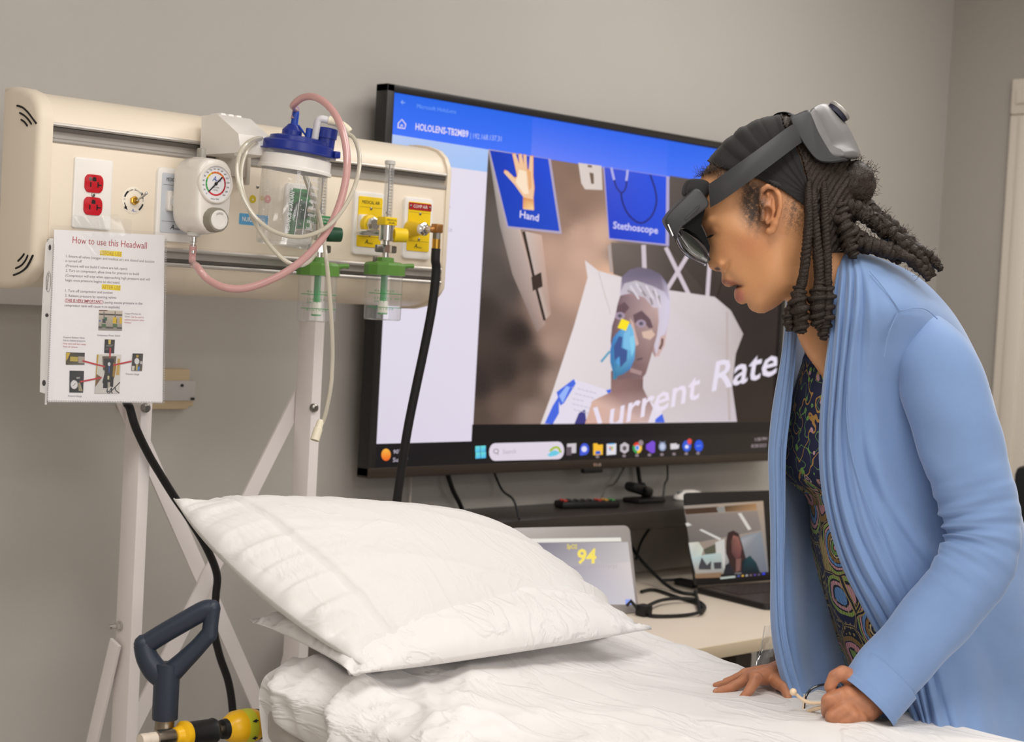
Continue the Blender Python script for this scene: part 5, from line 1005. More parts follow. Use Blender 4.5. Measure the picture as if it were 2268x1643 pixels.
ph(((818, 1156), (906, 1158), (897, 1304), (807, 1302)), ((40, 38, 40), (56, 50, 50), (110, 100, 86), (60, 56, 52))); p.disc(CC((853, 1222)), 5.4, 7, (224, 222, 224)); p.disc(CC((890, 1234)), 2.8, 3.6, (196, 192, 190)); pp(((846, 1250), (862, 1250), (858, 1300), (844, 1300)), (190, 170, 90)); pp(((860, 1270), (880, 1266), (872, 1302), (858, 1302)), (70, 130, 200)); pp(((848, 1170), (868, 1170), (866, 1190), (848, 1190)), (190, 160, 70)); pp(((812, 1260), (836, 1262), (830, 1300), (810, 1300)), (210, 204, 196))
for a_, b_ in (((628, 1110), (624, 1195)), ((392, 1218), (582, 1268)), ((810, 1222), (652, 1256)), ((372, 1396), (556, 1360))): p.line([CC(a_), CC(b_)], 3.4, (196, 48, 56))
p.build('printing', m_print, sg)
# sleeve
m_film = clear_plastic('sleeve_film', tint=.94, refl=.06, rough=.12); m_edge = clear_plastic('sleeve_edge', tint=.55, refl=.08, rough=.2)
mb = MB(); YL = YS-.004
mb.sheet([[P(x, y, y=YL) for x, y in ((112, 497), (370, 515))], [P(x, y, y=YL-.001) for x, y in ((98, 893), (362, 896))]]); slv = obj('sleeve', mb, m_film, sg, smooth=False)
tab = [(110, 528), (118, 528), (104, 896), (99, 896), (100, 872), (88, 868), (92, 700), (96, 620), (101, 540)]
mb = MB(); vs2 = [P(x, y, y=YL-.0005) for x, y in tab]; mb.add(vs2, [list(range(len(vs2)))]); bs = obj('binding_strip', mb, mat('strip_white', (236, 232, 230), .3, alpha=.72), slv, smooth=False)
mb = MB()
for (x, y), rx, ry in (((110.5, 548), 2.8, 6.5), ((104, 698), 3.8, 4.2), ((97.5, 848), 4, 6.8)): mb.add([P(x+rx*math.cos(a_), y+ry*math.sin(a_), y=YL-.0009) for a_ in np.linspace(0, 6.28, 17)[:-1]], [list(range(16))])
obj('punch_holes', mb, mat('hole_shadow', (66, 62, 62), .8), slv, smooth=False, fix=False)
p = Paint(lambda x, y, k: P(x, y, y=YL-.0012-k*.00002))
el = [(107.5+5*math.cos(a_)-.04*22*math.sin(a_), 624+22.5*math.sin(a_)) for a_ in np.linspace(0, 6.3, 30)]; p.line(el, .8, (110, 106, 104))
mbt = MB(); text(mbt, 'SmartScope', P(105.6, 641, y=YL-.0015), (P(108.6, 607, y=YL)-P(105.6, 641, y=YL))/np.linalg.norm(P(108.6, 607, y=YL)-P(105.6, 641, y=YL)), -EX, w=.026, h=.0033, nrm=-EY)
p.build('sleeve_mark', m_print, slv); obj('sleeve_print', mbt, m_ink, slv, smooth=False, fix=False)
mb = MB()
for pts in (((119, 540), (105, 892)), ((104, 888), (361, 891)), ((368, 528), (363, 893))):
    a_, b_ = [P(x, y, y=YL-.0012) for x, y in pts]; n_ = 70
    for k in range(n_): q = a_+(b_-a_)*(k+.2)/n_; r = a_+(b_-a_)*(k+.75)/n_; s_ = np.array([.0012, 0, 0]) if pts[0][1] != 888 else np.array([0, 0, .0012]); mb.add([q-s_, q+s_, r+s_, r-s_], [[0, 1, 2, 3]])
tag(obj('sleeve_weld', mb, mat('weld_grey', (176, 172, 170), .5), slv, smooth=False, fix=False), kind='stuff')
for pts in ([(150, 480), (195, 478), (250, 560), (205, 566)], [(215, 478), (262, 474), (280, 520), (232, 540)], [(160, 476), (292, 486), (290, 520), (158, 505)]):
    mb = MB(); a_, b_, c_, d_ = [P(x, y, y=YS-.0065 if y > 500 else YH-.0068) for x, y in pts]; g = [[a_*(1-s)+b_*s+np.array([0, -.0012*math.sin(s*9)*1, 0]) if 0 else a_*(1-s)+b_*s for s in np.linspace(0, 1, 7)], [(a_*(1-s)+b_*s+d_*(1-s)+c_*s)/2+np.array([0, -.0025*abs(math.sin(s*7)), 0]) for s in np.linspace(0, 1, 7)], [d_*(1-s)+c_*s for s in np.linspace(0, 1, 7)]]; mb.sheet(g); obj('tape_strip', mb, m_film, sg)
# ================================================================ stretcher bed
m_sheet = mat('white_cotton', (229, 225, 223), .85, sheen=.15, bump=.06, bscale=900, wrinkle=.32); m_mat = mat('mattress_vinyl', (206, 200, 192), .45)
m_frame = mat('bed_frame_grey', (70, 72, 76), .45, .3)
BX0, BX1, BY1, BY0 = 1.352, 2.035, 1.772, -.16
def bed_z(y): return .862+np.clip((np.asarray(y)-1.45)/.4, 0, 1)**1.4*.05
bed = thing('stretcher_bed', 'wheeled hospital stretcher with white linen under the pillow', 'bed', (1.68, .85, 0))
mb = MB(); ys = np.linspace(BY0, BY1, 14)
rowsT = [[(x, y, bed_z(y)-.012 if up else .765) for x, up in ((BX0+.11, 0), (BX0+.075, 0), (BX0+.012, 1), (BX0+.04, 1), (BX1-.03, 1), (BX1-.005, 1), (BX1-.005, 0), (BX1-.03, 0))] for y in ys]
mb.sheet(rowsT, closed_u=True); mb.f += [list(range(8)), [13*8+j for j in range(8)]]; mb.m += [0, 0]; obj('mattress', mb, m_mat, bed)
mb = MB(); mb.box((BX0+.02, BY0+.02, .70), (BX1-.02, BY1-.03, .765), .01); mb.box((BX0+.1, .1, .25), (BX1-.1, 1.55, .34), .02); obj('deck', mb, m_frame, bed)
for y in (.3, 1.35):
    mb = MB(); mb.box((1.60, y-.05, .34), (1.76, y+.05, .70), .02); obj('lift_column', mb, m_frame, bed)
for x in (BX0+.06, BX1-.06):
    for y in (.12, 1.52):
        mb = MB(); mb.tube([(x-.012, y, .075), (x+.012, y, .075)], .075, 20); mb.box((x-.022, y-.03, .075), (x+.022, y+.03, .27), .01); obj('caster', mb, m_blk, bed)
mb = MB(); q = P(570, 1520, x=BX0-.006); mb.box((BX0-.012, BY1-.06, .79), (BX0+.06, BY1+.012, .862), .026, seg=4); obj('corner_bumper', mb, mat('bumper_grey', (178, 170, 162), .4), bed)
# fitted sheet
def fold(x, y, d, f, ph=0, w=1.0):
    c, s_ = math.cos(d), math.sin(d); u = (x*c+y*s_)*f+ph; v = (-x*s_+y*c)*f*.18
    p3 = np.stack([u, v, 0*u], -1); nn_ = vnoise(p3, int(ph*10) % 97); return (1-np.abs(np.clip(nn_*1.6, -1, 1)))**3*w
NS, NT = 190, 300
sarr = np.linspace(0, 1, NS); tarr = np.linspace(0, 1, NT)
sd1, sd2, R_ = .15, .10, .035; Wd = BX1-BX0
Ltot = sd1+Wd+sd2
g = np.zeros((NT, NS, 3)); hd = .10; Ly = hd+(BY1-BY0)
for i, t in enumerate(tarr):
    # t=0 : under the head end, t>hd/Ly: on top
    l = t*Ly
    if l < hd: y = BY1+.012-.5*max(0, hd-l-.05); zdrop = hd-l
    else: y = BY1+.012-(l-hd); zdrop = 0
    a = sarr*Ltot
    x = np.where(a < sd1, BX0-.004+.55*np.maximum(0, sd1-a-.05), np.where(a < sd1+Wd, BX0-.004+(a-sd1)*(Wd+.008)/Wd, BX1+.004))
    z = np.where(a < sd1, -(sd1-a), np.where(a < sd1+Wd, 0, -(a-sd1-Wd)))
    g[i, :, 0] = x; g[i, :, 1] = y; g[i, :, 2] = bed_z(min(y, BY1))+np.minimum(z, -zdrop*1.0)
# round the edges by smoothing the grid
for k in range(10):
    h_ = g.copy(); h_[1:-1, 1:-1] = (g[:-2, 1:-1]+g[2:, 1:-1]+g[1:-1, :-2]+g[1:-1, 2:])/4; g = h_
X_, Y_, Z_ = g[..., 0], g[..., 1], g[..., 2]
side = np.clip((BX0+.03-X_)/.03, 0, 1); nearc = np.exp(-((X_-1.36)/.17)**2-((Y_-1.56)/.30)**2); head = np.exp(-((Y_-1.8)/.1)**2)
big = vnoise(np.stack([X_*3, Y_*3, Z_*3], -1), 5)*.006
wr = fold(X_+Z_, Y_, 2.0, 9, 1.3)*.014*np.clip(nearc*1.6+side*.7, 0, 1.4)+fold(X_+Z_*.8, Y_, 2.4, 17, 2.1)*.0075*np.clip(nearc*1.8+side*.5, 0, 1.5)+fold(X_+Z_, Y_, 1.5, 26, 3.3)*.0035*np.clip(nearc*2+side, 0, 1.5)
flat_ = fold(X_, Y_, .7, 5, 4.2)*.008+fold(X_, Y_, 2.5, 4, 5.4)*.009+fold(X_, Y_, .25, 11, 6.1)*.004+fold(X_, Y_, 2.1, 13, 7.3)*.0035
top = 1-side
dz = big*.7+wr+flat_*top
g[..., 2] += dz*(top*.9+.1); g[..., 0] -= dz*side*1.0+wr*side*.6
g[..., 1] += head*vnoise(np.stack([X_*14, Z_*5, 0*X_], -1), 8)*.008*(Y_ > BY1-.02)
mb = MB(); mb.sheet(g.tolist()); sh = tag(obj('bed_sheet', mb, m_sheet, ang=None), 'wrinkled white fitted sheet stretched over the stretcher mattress', 'bed sheet')
# flat pillow under the big one
def pillow(name, corners, T, label, m, nu=90, nv=70, seam=None, pinch=.06, wr=.006, seed=1, belly=.35, sag=0, bulge=None):
    B, C, D, A = [np.array(q, float) for q in corners]
    nrm = np.cross(C-B, A-B); nrm /= np.linalg.norm(nrm); nrm = nrm if nrm[2] > 0 else -nrm
    out = []
    u = np.linspace(-1, 1, nu); v = np.linspace(-1, 1, nv); U, V = np.meshgrid(u, v)
    # pull the edges inward between the corners
    Up = U*(1-np.where(U < 0, pinch if bulge is None else -bulge, pinch)*(1-V**2)*np.abs(U)**2.0); Vp = V*(1-pinch*1.1*(1-U**2)*np.abs(V)**2.0)
    s_, t_ = (Up+1)/2, (Vp+1)/2
    mid = ((1-s_)*(1-t_))[..., None]*B+(s_*(1-t_))[..., None]*C+(s_*t_)[..., None]*D+((1-s_)*t_)[..., None]*A
    eu, ev = 1-np.abs(U), 1-np.abs(V)
    prof = (np.clip(1-np.abs(U)**2.6, 0, 1)*np.clip(1-np.abs(V)**2.4, 0, 1))**.55
    du, dv = np.linalg.norm(C-B)/2, np.linalg.norm(A-B)/2
    rad = lambda e, along, f, ph: (vnoise(np.stack([along*f, e*1.2, 0*along], -1), ph))*np.exp(-e/.28)*np.clip(e/.05, 0, 1)
    W = wr*(rad(eu*2, V*2, 5, seed)+rad(ev*2, U*3, 5, seed+1))+wr*.6*(rad(eu*2, V*2, 11, seed+2)+rad(ev*2, U*3, 11, seed+3))+wr*.5*fold(U*.35, V*.25, 1.1, 9, seed*1.7)*np.clip(prof, 0, 1)*.8
    if seam is not None:
        sd_ = U-seam; W = W-.006*np.exp(-(sd_/.011)**2)*np.clip(ev/.03, 0, 1)+.004*np.exp(-((sd_-.03)/.03)**2)
    hem = np.exp(-(np.minimum(eu, ev)/.02)**2)*.0016
    up = mid+nrm*((T*(1-belly)*prof+W+hem)[..., None]); dn = mid-nrm*((T*belly*prof+hem*.5)[..., None])
    if sag: up[..., 2] += sag*(0*U)
    mb = MB(); a0 = mb.sheet(up.tolist()); b0 = mb.sheet(dn[:, ::-1].tolist())
    K = nu
    top_ = lambda i, j: a0+i*K+j
    bot_ = lambda i, j: b0+i*K+(K-1-j)
    for i in range(nv-1):
        for j in (0, K-1): mb.f.append([top_(i, j), top_(i+1, j), bot_(i+1, j), bot_(i, j)]); mb.m.append(0)
    for j in range(K-1):
        for i in (0, nv-1): mb.f.append([top_(i, j), top_(i, j+1), bot_(i, j+1), bot_(i, j)]); mb.m.append(0)
    return tag(obj(name, mb, m, ang=None), label, 'pillow')
pillow('flat_pillow', ((1.345, 1.60, .925), (1.93, 1.60, .925), (1.95, 1.825, .955), (1.345, 1.825, .955)), .075, 'flattened white pillow squashed under the big pillow', m_sheet, 80, 60, wr=.013, seed=4)
PB, PC, PD, PA = P(806, 1474, y=1.615), P(1424, 1402, y=1.70), P(1080, 1160, y=1.985), P(384, 1104, y=1.985)
pillow('pillow', (PB, PC, PD, PA), .135, 'plump white pillow propped at the head of the bed', mat('pillow_cotton', (222, 219, 216), .85, sheen=.12, bump=.05, bscale=900, wrinkle=.16), 150, 110, seam=-.80, pinch=.07, wr=.0085, seed=11, belly=.42, bulge=.10)
# push handle
m_navy = mat('handle_navy', (44, 52, 66), .42)
hb = lambda pts, d=2.215: [P(x, y, d=d) for x, y in pts]
mb = MB(); loop = hb([(322, 1428), (360, 1404), (405, 1378), (452, 1352), (470, 1350)])
mb.tube(catmull(loop, 5), [.0135]*len(catmull(loop, 5)), 14, ell=(1, .85)); hs = obj('push_handle', mb, m_navy, bed)
for pts, r in (([(318, 1426), (326, 1456), (344, 1484), (366, 1502)], [.0135, .0150, .0165, .0165]), ([(470, 1346), (467, 1378), (463, 1408)], [.0115, .0105, .0112]), ([(464, 1402), (440, 1430), (408, 1462), (374, 1494)], [.0112, .0115, .013, .0155])):
    mb = MB(); c_ = catmull(hb(pts), 4); mb.tube(c_, list(np.interp(np.linspace(0, 1, len(c_)), np.linspace(0, 1, len(r)), r)), 14); 
    for q in (c_[0], c_[-1]): mb.ball(q, r[0]*.98 if q is c_[0] else r[-1]*.98)
    obj('handle_arm', mb, m_navy, hs)
s0 = P(365, 1592, d=2.215)
mb = MB(); mb.lathe(s0, EZ, [(.0170, 0), (.0172, .002), (.0172, .052), (.0165, .075)], 20); obj('handle_stem', mb, m_navy, hs)
mb = MB(); mb.lathe(s0, -EZ, [(.0130, 0), (.0130, .010), (.0135, .011), (.0135, .014), (.0125, .015), (.0125, .10)], 20); obj('stem_tube', mb, mat('nickel', (150, 138, 122), .3, 1), hs)
# release bar along the head end
def axis_piece(a, b, prof, m, name, par, n=22):
    a = np.array(a); b = np.array(b); L = np.linalg.norm(b-a); mb = MB(); mb.lathe(a, b-a, [(r, h*L) for r, h in prof], n); return obj(name, mb, m, par)
YR = 1.835
X_at = lambda px, py: P(px, py, y=YR)
r0, r1 = X_at(318, 1640), X_at(612, 1598)
lerp = lambda px: r0+(r1-r0)*((P(px, 1640-(px-318)*.143, y=YR)[0]-r0[0])/(r1[0]-r0[0]))
m_yl = mat('knob_yellow', (240, 184, 20), .3); m_nick = mat('nickel2', (168, 158, 146), .25, 1)
rel = axis_piece(lerp(372), lerp(640), [(.008, 0), (.008, 1)], m_nick, 'release_bar', bed)
axis_piece(lerp(310), lerp(345), [(.009, 0), (.0095, .2), (.0095, .45), (.0085, .5), (.0085, .55), (.0095, .6), (.0095, 1)], mat('ring_white', (220, 206, 190), .4), 'end_ring', rel)
axis_piece(lerp(343), lerp(388), [(.0085, 0), (.0115, .05), (.0115, .8), (.009, 1)], m_nick, 'clamp', rel)
axis_piece(lerp(384), lerp(417), [(.008, 0), (.0115, .1), (.0135, .45), (.0185, .6), (.0185, .9), (.017, 1)], m_yl, 'yellow_cone', rel)
axis_piece(lerp(412), lerp(476), [(.016, 0), (.0175, .05), (.0165, .15), (.0165, .85), (.0175, .92), (.016, 1)], m_blk, 'black_grip', rel)
kb = axis_piece(lerp(496), lerp(566), [(.010, 0), (.0165, .1), (.0225, .3), (.0235, .5), (.0235, .85), (.0215, 1)], m_yl, 'yellow_knob', rel)
axis_piece(lerp(533), lerp(552), [(.0238, 0), (.0238, 1)], mat('band_lime', (206, 206, 50), .4), 'label_band', rel)
axis_piece(lerp(491), lerp(503), [(.0130, 0), (.0145, 1)], m_blk, 'knob_collar', rel); axis_piece(lerp(565), lerp(577), [(.0215, 0), (.0215, .5), (.0185, 1)], m_blk, 'knob_cap', rel)
mb = MB(); c_ = (lerp(533)+lerp(552))/2; ax_ = (lerp(552)-lerp(533)); ax_ /= np.linalg.norm(ax_)
for dz_ in (.012, -.012):
    q = c_+np.array([-.0, -.0225, dz_]); mb.add([q+EX*-.004, q+EX*.003+EZ*.0028, q+EX*.003-EZ*.0028], [[0, 1, 2]]); mb.add([q+EX*.003+EZ*.001, q+EX*.006+EZ*.001, q+EX*.006-EZ*.001, q+EX*.003-EZ*.001], [[0, 1, 2, 3]])
tag(obj('band_arrows', mb, m_ink, rel, smooth=False, fix=False), kind='stuff')
# ================================================================ the woman at the bedside
m_skin = mat('skin', (190, 134, 92), .46, spec=.45, vcol=True, sss=.08, bump=.12, bscale=420)
m_card = mat('cardigan_knit', (120, 147, 190), .9, sheen=.45, bump=.10, bscale=700, cvar=.03, cscale=30)
m_hair = mat('hair_dark', (46, 36, 29), .55, spec=.35, bump=.9, bscale=420, cvar=.35, cscale=90)
m_band = mat('headband_black', (27, 25, 25), .85, sheen=.1, bump=.15, bscale=700)
D0 = 2.33
def U(u, v, w=0.): return P(u, v, d=D0*(1+w/F))          # w: depth behind D0 in photo pixels at D0
def Umap(V): 
    d = D0*(1+V[:, 2]/F)
    return C0+(cf+cR*((V[:, 0]-1134)/F)[:, None]+cU*((821.5-V[:, 1])/F)[:, None])*d[:, None]
wd = lambda d: (d-D0)/D0*F
pers = thing('person', 'woman in a blue cardigan wearing a headset, leaning over the bed and holding eyeglasses', 'person', (2.28, 1.36, 0))
# ---- head: profile inflated to its natural half width, then sculpted
prof = [(1558, 384), (1548, 405), (1542, 430), (1543, 460), (1549, 484), (1556, 500), (1564, 516), (1569, 533), (1571, 550), (1569.5, 566), (1568.5, 580), (1571, 590), (1578, 597), (1588, 600), (1597, 601), (1600, 609), (1598, 618), (1599, 625), (1604, 631), (1613, 634.5), (1624, 633), (1635, 631.5), (1630, 637), (1626.5, 646), (1626.5, 656), (1631, 667), (1641, 673), (1650, 671.5), (1655, 671), (1657, 678), (1665, 687), (1679, 692.5), (1693, 692.5), (1704, 687.5), (1722, 677), (1741, 664), (1750, 690), (1764, 735), (1781, 775), (1806, 812), (1840, 850), (1900, 850), (1905, 700), (1893, 620), (1880, 560), (1884, 500), (1890, 450), (1884, 395), (1862, 340), (1822, 294), (1772, 268), (1712, 264), (1652, 286), (1603, 326), (1573, 362)]
prof = np.array([tuple(q) for q in catmull(prof, 5, True)])
gs = 2.0; u0, v0 = 1520., 240.; nu_, nv_ = 210, 312
uu = u0+gs*np.arange(nu_); vv = v0+gs*np.arange(nv_); UU, VV = np.meshgrid(uu, vv, indexing='ij')
def inside(pu, pv, poly):
    r = np.zeros(pu.shape, bool); n = len(poly)
    for i in range(n):
        x1, y1 = poly[i]; x2, y2 = poly[(i+1) % n]
        c = ((y1 > pv) != (y2 > pv)) & (pu < (x2-x1)*(pv-y1)/(y2-y1+1e-12)+x1); r ^= c
    return r
def sdist(pu, pv, poly):
    d = np.full(pu.shape, 1e9); n = len(poly)
    for i in range(n):
        a = poly[i]; b = poly[(i+1) % n]; e = b-a; L = e@e+1e-12
        t = np.clip(((pu-a[0])*e[0]+(pv-a[1])*e[1])/L, 0, 1); d = np.minimum(d, (pu-a[0]-t*e[0])**2+(pv-a[1]-t*e[1])**2)
    d = np.sqrt(d); return np.where(inside(pu, pv, poly), d, -d)
SDp = sdist(UU, VV, prof); msk = SDp > 0
phi = np.where(msk, SDp*150, 0.)
for it in range(1400):       # Poisson inflation
    q = (phi[:-2, 1:-1]+phi[2:, 1:-1]+phi[1:-1, :-2]+phi[1:-1, 2:]+4*gs*gs)/4
    phi[1:-1, 1:-1] = np.where(msk[1:-1, 1:-1], q, 0)
G = lambda cx, cy, sx, sy, rot=0.: np.exp(-((((UU-cx)*math.cos(rot)+(VV-cy)*math.sin(rot))/sx)**2+((-(UU-cx)*math.sin(rot)+(VV-cy)*math.cos(rot))/sy)**2))
sc2 = np.full(UU.shape, .50)
hw_ = np.sqrt(np.maximum(phi, 0))*.735
lim = 116.; hw_ = lim*(1-np.exp(-hw_/lim*1.25))*1.18       # flatten the side of the head
# neck narrower behind and under the jaw
jl = np.array([(1560, 720), (1690, 712), (1741, 672), (1752, 630), (1746, 570), (1735, 520), (1760, 470), (1900, 470), (1900, 900), (1500, 900)], float)
nk = 1/(1+np.exp(-sdist(UU, VV, jl)/9.)); hw_ = hw_*(1-.30*nk*np.clip((VV-470)/120, 0, 1))
hw_ += 9*G(1645, 520, 34, 26, .5)            # cheekbone
hw_ -= 8*G(1655, 600, 38, 40)                # hollow of the cheek
hw_ += 6*G(1700, 610, 26, 46, .35)           # jaw angle
hw_ -= 15*G(1577, 514, 13, 13)               # eye socket
hw_ += 12*G(1580, 512, 9, 8)                 # lid over the eyeball
hw_ += 9*G(1566, 486, 13, 9, -.5)            # brow
hw_ -= 7*G(1640, 455, 30, 30)                # temple
hw_ += 13*G(1594, 588, 10.5, 10.5)           # wing of the nose
hw_ -= 7*G(1609, 592, 5, 14, .35)            # crease beside it
hw_ -= 5*G(1622, 618, 7, 20, -.65)           # fold to the mouth corner
hw_ += 4.5*G(1612, 626, 16, 6, .15); hw_ += 5*G(1638, 655, 9, 13)         # lips
hw_ -= 8*G(1637, 632, 9, 4)                  # mouth corner
hw_ += 5*G(1682, 675, 18, 14)                # chin
hw_ -= 9*G(1589, 595.5, 5.5, 3.6, .15)       # nostril
hw_ += 2.2*G(1790, 650, 10, 90, .12)         # neck tendon
def head_f(X, Y, Z):
    iu = np.clip((X[:, 0, 0]-u0)/gs, 0, nu_-1.001); iv = np.clip((Y[0, :, 0]-v0)/gs, 0, nv_-1.001)
    a = iu.astype(int); b = iv.astype(int); fa = (iu-a)[:, None]; fb = (iv-b)[None]
    S = lambda A: A[np.ix_(a, b)]*(1-fa)*(1-fb)+A[np.ix_(a+1, b)]*fa*(1-fb)+A[np.ix_(a, b+1)]*(1-fa)*fb+A[np.ix_(a+1, b+1)]*fa*fb
    h = S(hw_); s = S(SDp)
    hh = np.where(s > 0, np.maximum(h, 0), s)[..., None]
    f = np.abs(Z)-hh
    f = np.where((s > 0)[..., None], (Z*Z-hh*hh)/(2*np.maximum(hh, 6)), np.maximum(-s[..., None], np.abs(Z)*.3))
    # ear: near and far, sculpted from strokes
    Zm = -np.abs(Z); e = np.full(f.shape, 50.)
    sub = (slice(np.searchsorted(X[:, 0, 0], 1660), np.searchsorted(X[:, 0, 0], 1760)), slice(np.searchsorted(Y[0, :, 0], 390), np.searchsorted(Y[0, :, 0], 545)), slice(None))
    x, y, z = X[sub], Y[sub], Zm[sub]
    ch = lambda pts, r, k=4.: _chain(x, y, z, pts, r, k)
    ear = ch([(1689, 462, -103), (1683, 440, -108), (1686, 422, -113), (1700, 412, -117), (1716, 416, -121), (1727, 434, -124), (1729, 456, -124), (1724, 478, -121), (1717, 494, -116)], 5.6)
    ear = smin(ear, ch([(1717, 494, -114), (1711, 509, -110), (1704, 512, -108)], 8.5), 6)
    ear = smin(ear, ch([(1702, 430, -113), (1712, 446, -117), (1714, 466, -118), (1708, 484, -114), (1700, 493, -110)], 4.6), 3)
    ear = smin(ear, ch([(1690, 470, -108), (1688, 484, -109)], 6.2), 5)          # tragus
    ear = smin(ear, s_ell(x, y, z, (1706, 457, -102), (21, 41, 14)), 5); ear = smin(ear, s_cap(x, y, z, (1694, 462, -80), (1700, 462, -104), 16, 16), 6)           # back plate
    ear = smax(ear, -s_ell(x, y, z, (1699, 473, -118), (10, 16, 13)), 4); ear = smin(ear, ch([(1690, 470, -110), (1688, 484, -110)], 5.5), 3); ear = smax(ear, -s_ell(x, y, z, (1707, 436, -120), (4.5, 13, 7)), 3)        # hollow
    f[sub] = smin(f[sub], ear, 5.)
    return f
def _chain(x, y, z, pts, r, k):
    d = None
    for i in range(len(pts)-1):
        q = s_cap(x, y, z, pts[i], pts[i+1], r if np.isscalar(r) else r[i], r if np.isscalar(r) else r[i+1])
        d = q if d is None else np.minimum(d, q)
    return d
BV, BF, BC = [], [], []        # body pieces joined into one mesh
def add_body(V, Fq, col):
    o = sum(len(v) for v in BV); BV.append(V); BF.append(Fq+o); BC.append(col)
hV, hF = surface_nets(head_f, (1534, 256, -136), (1912, 848, 136), 2.2)
hV = relax(hV, hF, 2)
SK = np.array([200., 144, 100])
def skin_col(V):
    c = np.tile(SK, (len(V), 1)); x, y, w = V[:, 0], V[:, 1], V[:, 2]
    g = lambda cx, cy, sx, sy, r=0: np.exp(-((((x-cx)*math.cos(r)+(y-cy)*math.sin(r))/sx)**2+((-(x-cx)*math.sin(r)+(y-cy)*math.cos(r))/sy)**2))
    def mix(m, rgb): nonlocal c; c = c*(1-m[:, None])+np.array(rgb)*m[:, None]
    mix(np.clip(.55*g(1660, 545, 40, 30), 0, 1), (200, 130, 90)); mix(.5*g(1705, 460, 30, 55), (196, 122, 84))
    mix(np.clip(1.2*g(1612, 625, 17, 5.5, .12), 0, .8), (140, 84, 72)); mix(np.clip(1.3*g(1637, 656, 10, 14), 0, .85), (176, 104, 90)); mix(np.clip(1.5*g(1632, 634, 10, 2.6), 0, .9), (70, 36, 32))
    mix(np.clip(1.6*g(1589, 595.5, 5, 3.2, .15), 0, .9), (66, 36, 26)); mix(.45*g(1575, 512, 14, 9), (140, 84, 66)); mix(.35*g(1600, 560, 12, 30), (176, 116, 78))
    n_ = vnoise(np.stack([x/7, y/7, w/7], -1), 3); rs_h = np.random.RandomState(9); n2 = 1.1*rs_h.normal(size=len(x))
    hl = np.clip(1.35*g(1668, 450, 24, 48, -.12)+.0, 0, 1)*np.clip(.80+.4*n_+.16*n2, 0, 1); mix(np.clip(hl*1.15, 0, .92), (46, 34, 28))
    hl2 = np.clip(1-(y-(372+(x-1550)*.32))/22, 0, 1)*np.clip(.8+.18*n2, 0, 1)*(x < 1660); mix(np.clip(hl2, 0, .9), (58, 42, 32))
    hl3 = np.clip(1.2*g(1762, 470, 26, 40), 0, 1)*np.clip(.5+.2*n2+.4*n_, 0, 1); mix(hl3*.75, (60, 44, 34))
    bk = np.clip((x-1786-(y-430)*.10)/12, 0, 1)*(y < 560); mix(bk, (40, 31, 26)); mix(np.clip((300-y)/20, 0, 1), (40, 31, 26))
    return c
add_body(Umap(hV), hF, skin_col(hV))
# eyelashes
mb = MB()
for k in range(9):
    a = U(1580-k*.9, 520+k*.15, -84+k*3); mb.tube([a, U(1573-k*1.2, 526+k*.2, -87+k*3)], [.0008, .0003], 4)
tag(obj('eyelashes', mb, mat('lash_black', (16, 12, 11), .9, spec=.1), pers), kind='stuff')
# ---- hands in pixel-depth space
def hand(chains, lo, hi, h, k=5., palm=(), creases=()):
    def f(X, Y, Z):
        d = None
        for q in palm:
            e = s_cap(X, Y, Z, *q); d = e if d is None else smin(d, e, 14)
        for pts, r in chains:
            e = _chain(X, Y, Z, pts, r, 3); d = smin(d, e, k) if d is not None else e
        for c, r in creases: d = smax(d, -s_ell(X, Y, Z, c, r), 3)
        return d
    V, Fq = surface_nets(f, lo, hi, h); return relax(V, Fq, 2), Fq
def hand_col(V, knuckles=(), nails=()):
    c = np.tile(np.array([180., 122, 90]), (len(V), 1))
    n_ = vnoise(V/9, 6)[:, None]; c = c*(1+.06*n_)
    for k in knuckles:
        m = np.exp(-(((V-np.array(k))**2).sum(1))/9.**2)[:, None]*.45; c = c*(1-m)+np.array([128., 76, 54])*m
    for k in nails:
        m = (np.exp(-(((V-np.array(k))**2).sum(1))/5.**2)[:, None] > .4)*.5; c = c*(1-m)+np.array([206., 150, 128])*m
    return c
w = wd
RH = [([(1676, 1502, w(2.352)), (1668, 1516, w(2.345)), (1655, 1535, w(2.340)), (1643, 1547, w(2.338))], [15, 12.5, 11, 8.5]),
      ([(1658, 1500, w(2.382)), (1640, 1512, w(2.380)), (1612, 1526, w(2.378)), (1587, 1532, w(2.372))], [15, 12, 11, 8.5]),
      ([(1648, 1494, w(2.408)), (1630, 1503, w(2.408)), (1606, 1513, w(2.410)), (1584, 1516.5, w(2.410))], [13, 10, 8.5, 5.5]),
      ([(1652, 1490, w(2.430)), (1634, 1498, w(2.434)), (1616, 1505, w(2.438)), (1606, 1508, w(2.440))], [11, 8.5, 7.5, 6]),
      ([(1722, 1508, w(2.375)), (1738, 1522, w(2.352)), (1746, 1540, w(2.340)), (1748, 1554, w(2.334))], [18, 13, 11, 8.5])]
V, Fq = hand(RH, (1566, 1420, w(2.28)), (1860, 1572, w(2.49)), 1.9, 6., [((1766, 1478, w(2.425)), (1735, 1490, w(2.405)), 26, 27), ((1735, 1491, w(2.40)), (1672, 1500, w(2.372)), 27, 17), ((1735, 1489, w(2.41)), (1656, 1493, w(2.412)), 26, 15), ((1782, 1425, w(2.475)), (1766, 1476, w(2.43)), 27, 26)])
V[:, 1] += .5*vnoise(V/8, 12)*np.clip((1745-V[:, 0])/40, 0, 1)
add_body(Umap(V), Fq, hand_col(V, [(1676, 1500, w(2.35)-12), (1652, 1498, w(2.375)-12), (1655, 1533, w(2.33)-8), (1612, 1524, w(2.37)-8)], [(1640, 1544, w(2.338)-6), (1582, 1529, w(2.37)-4)]))
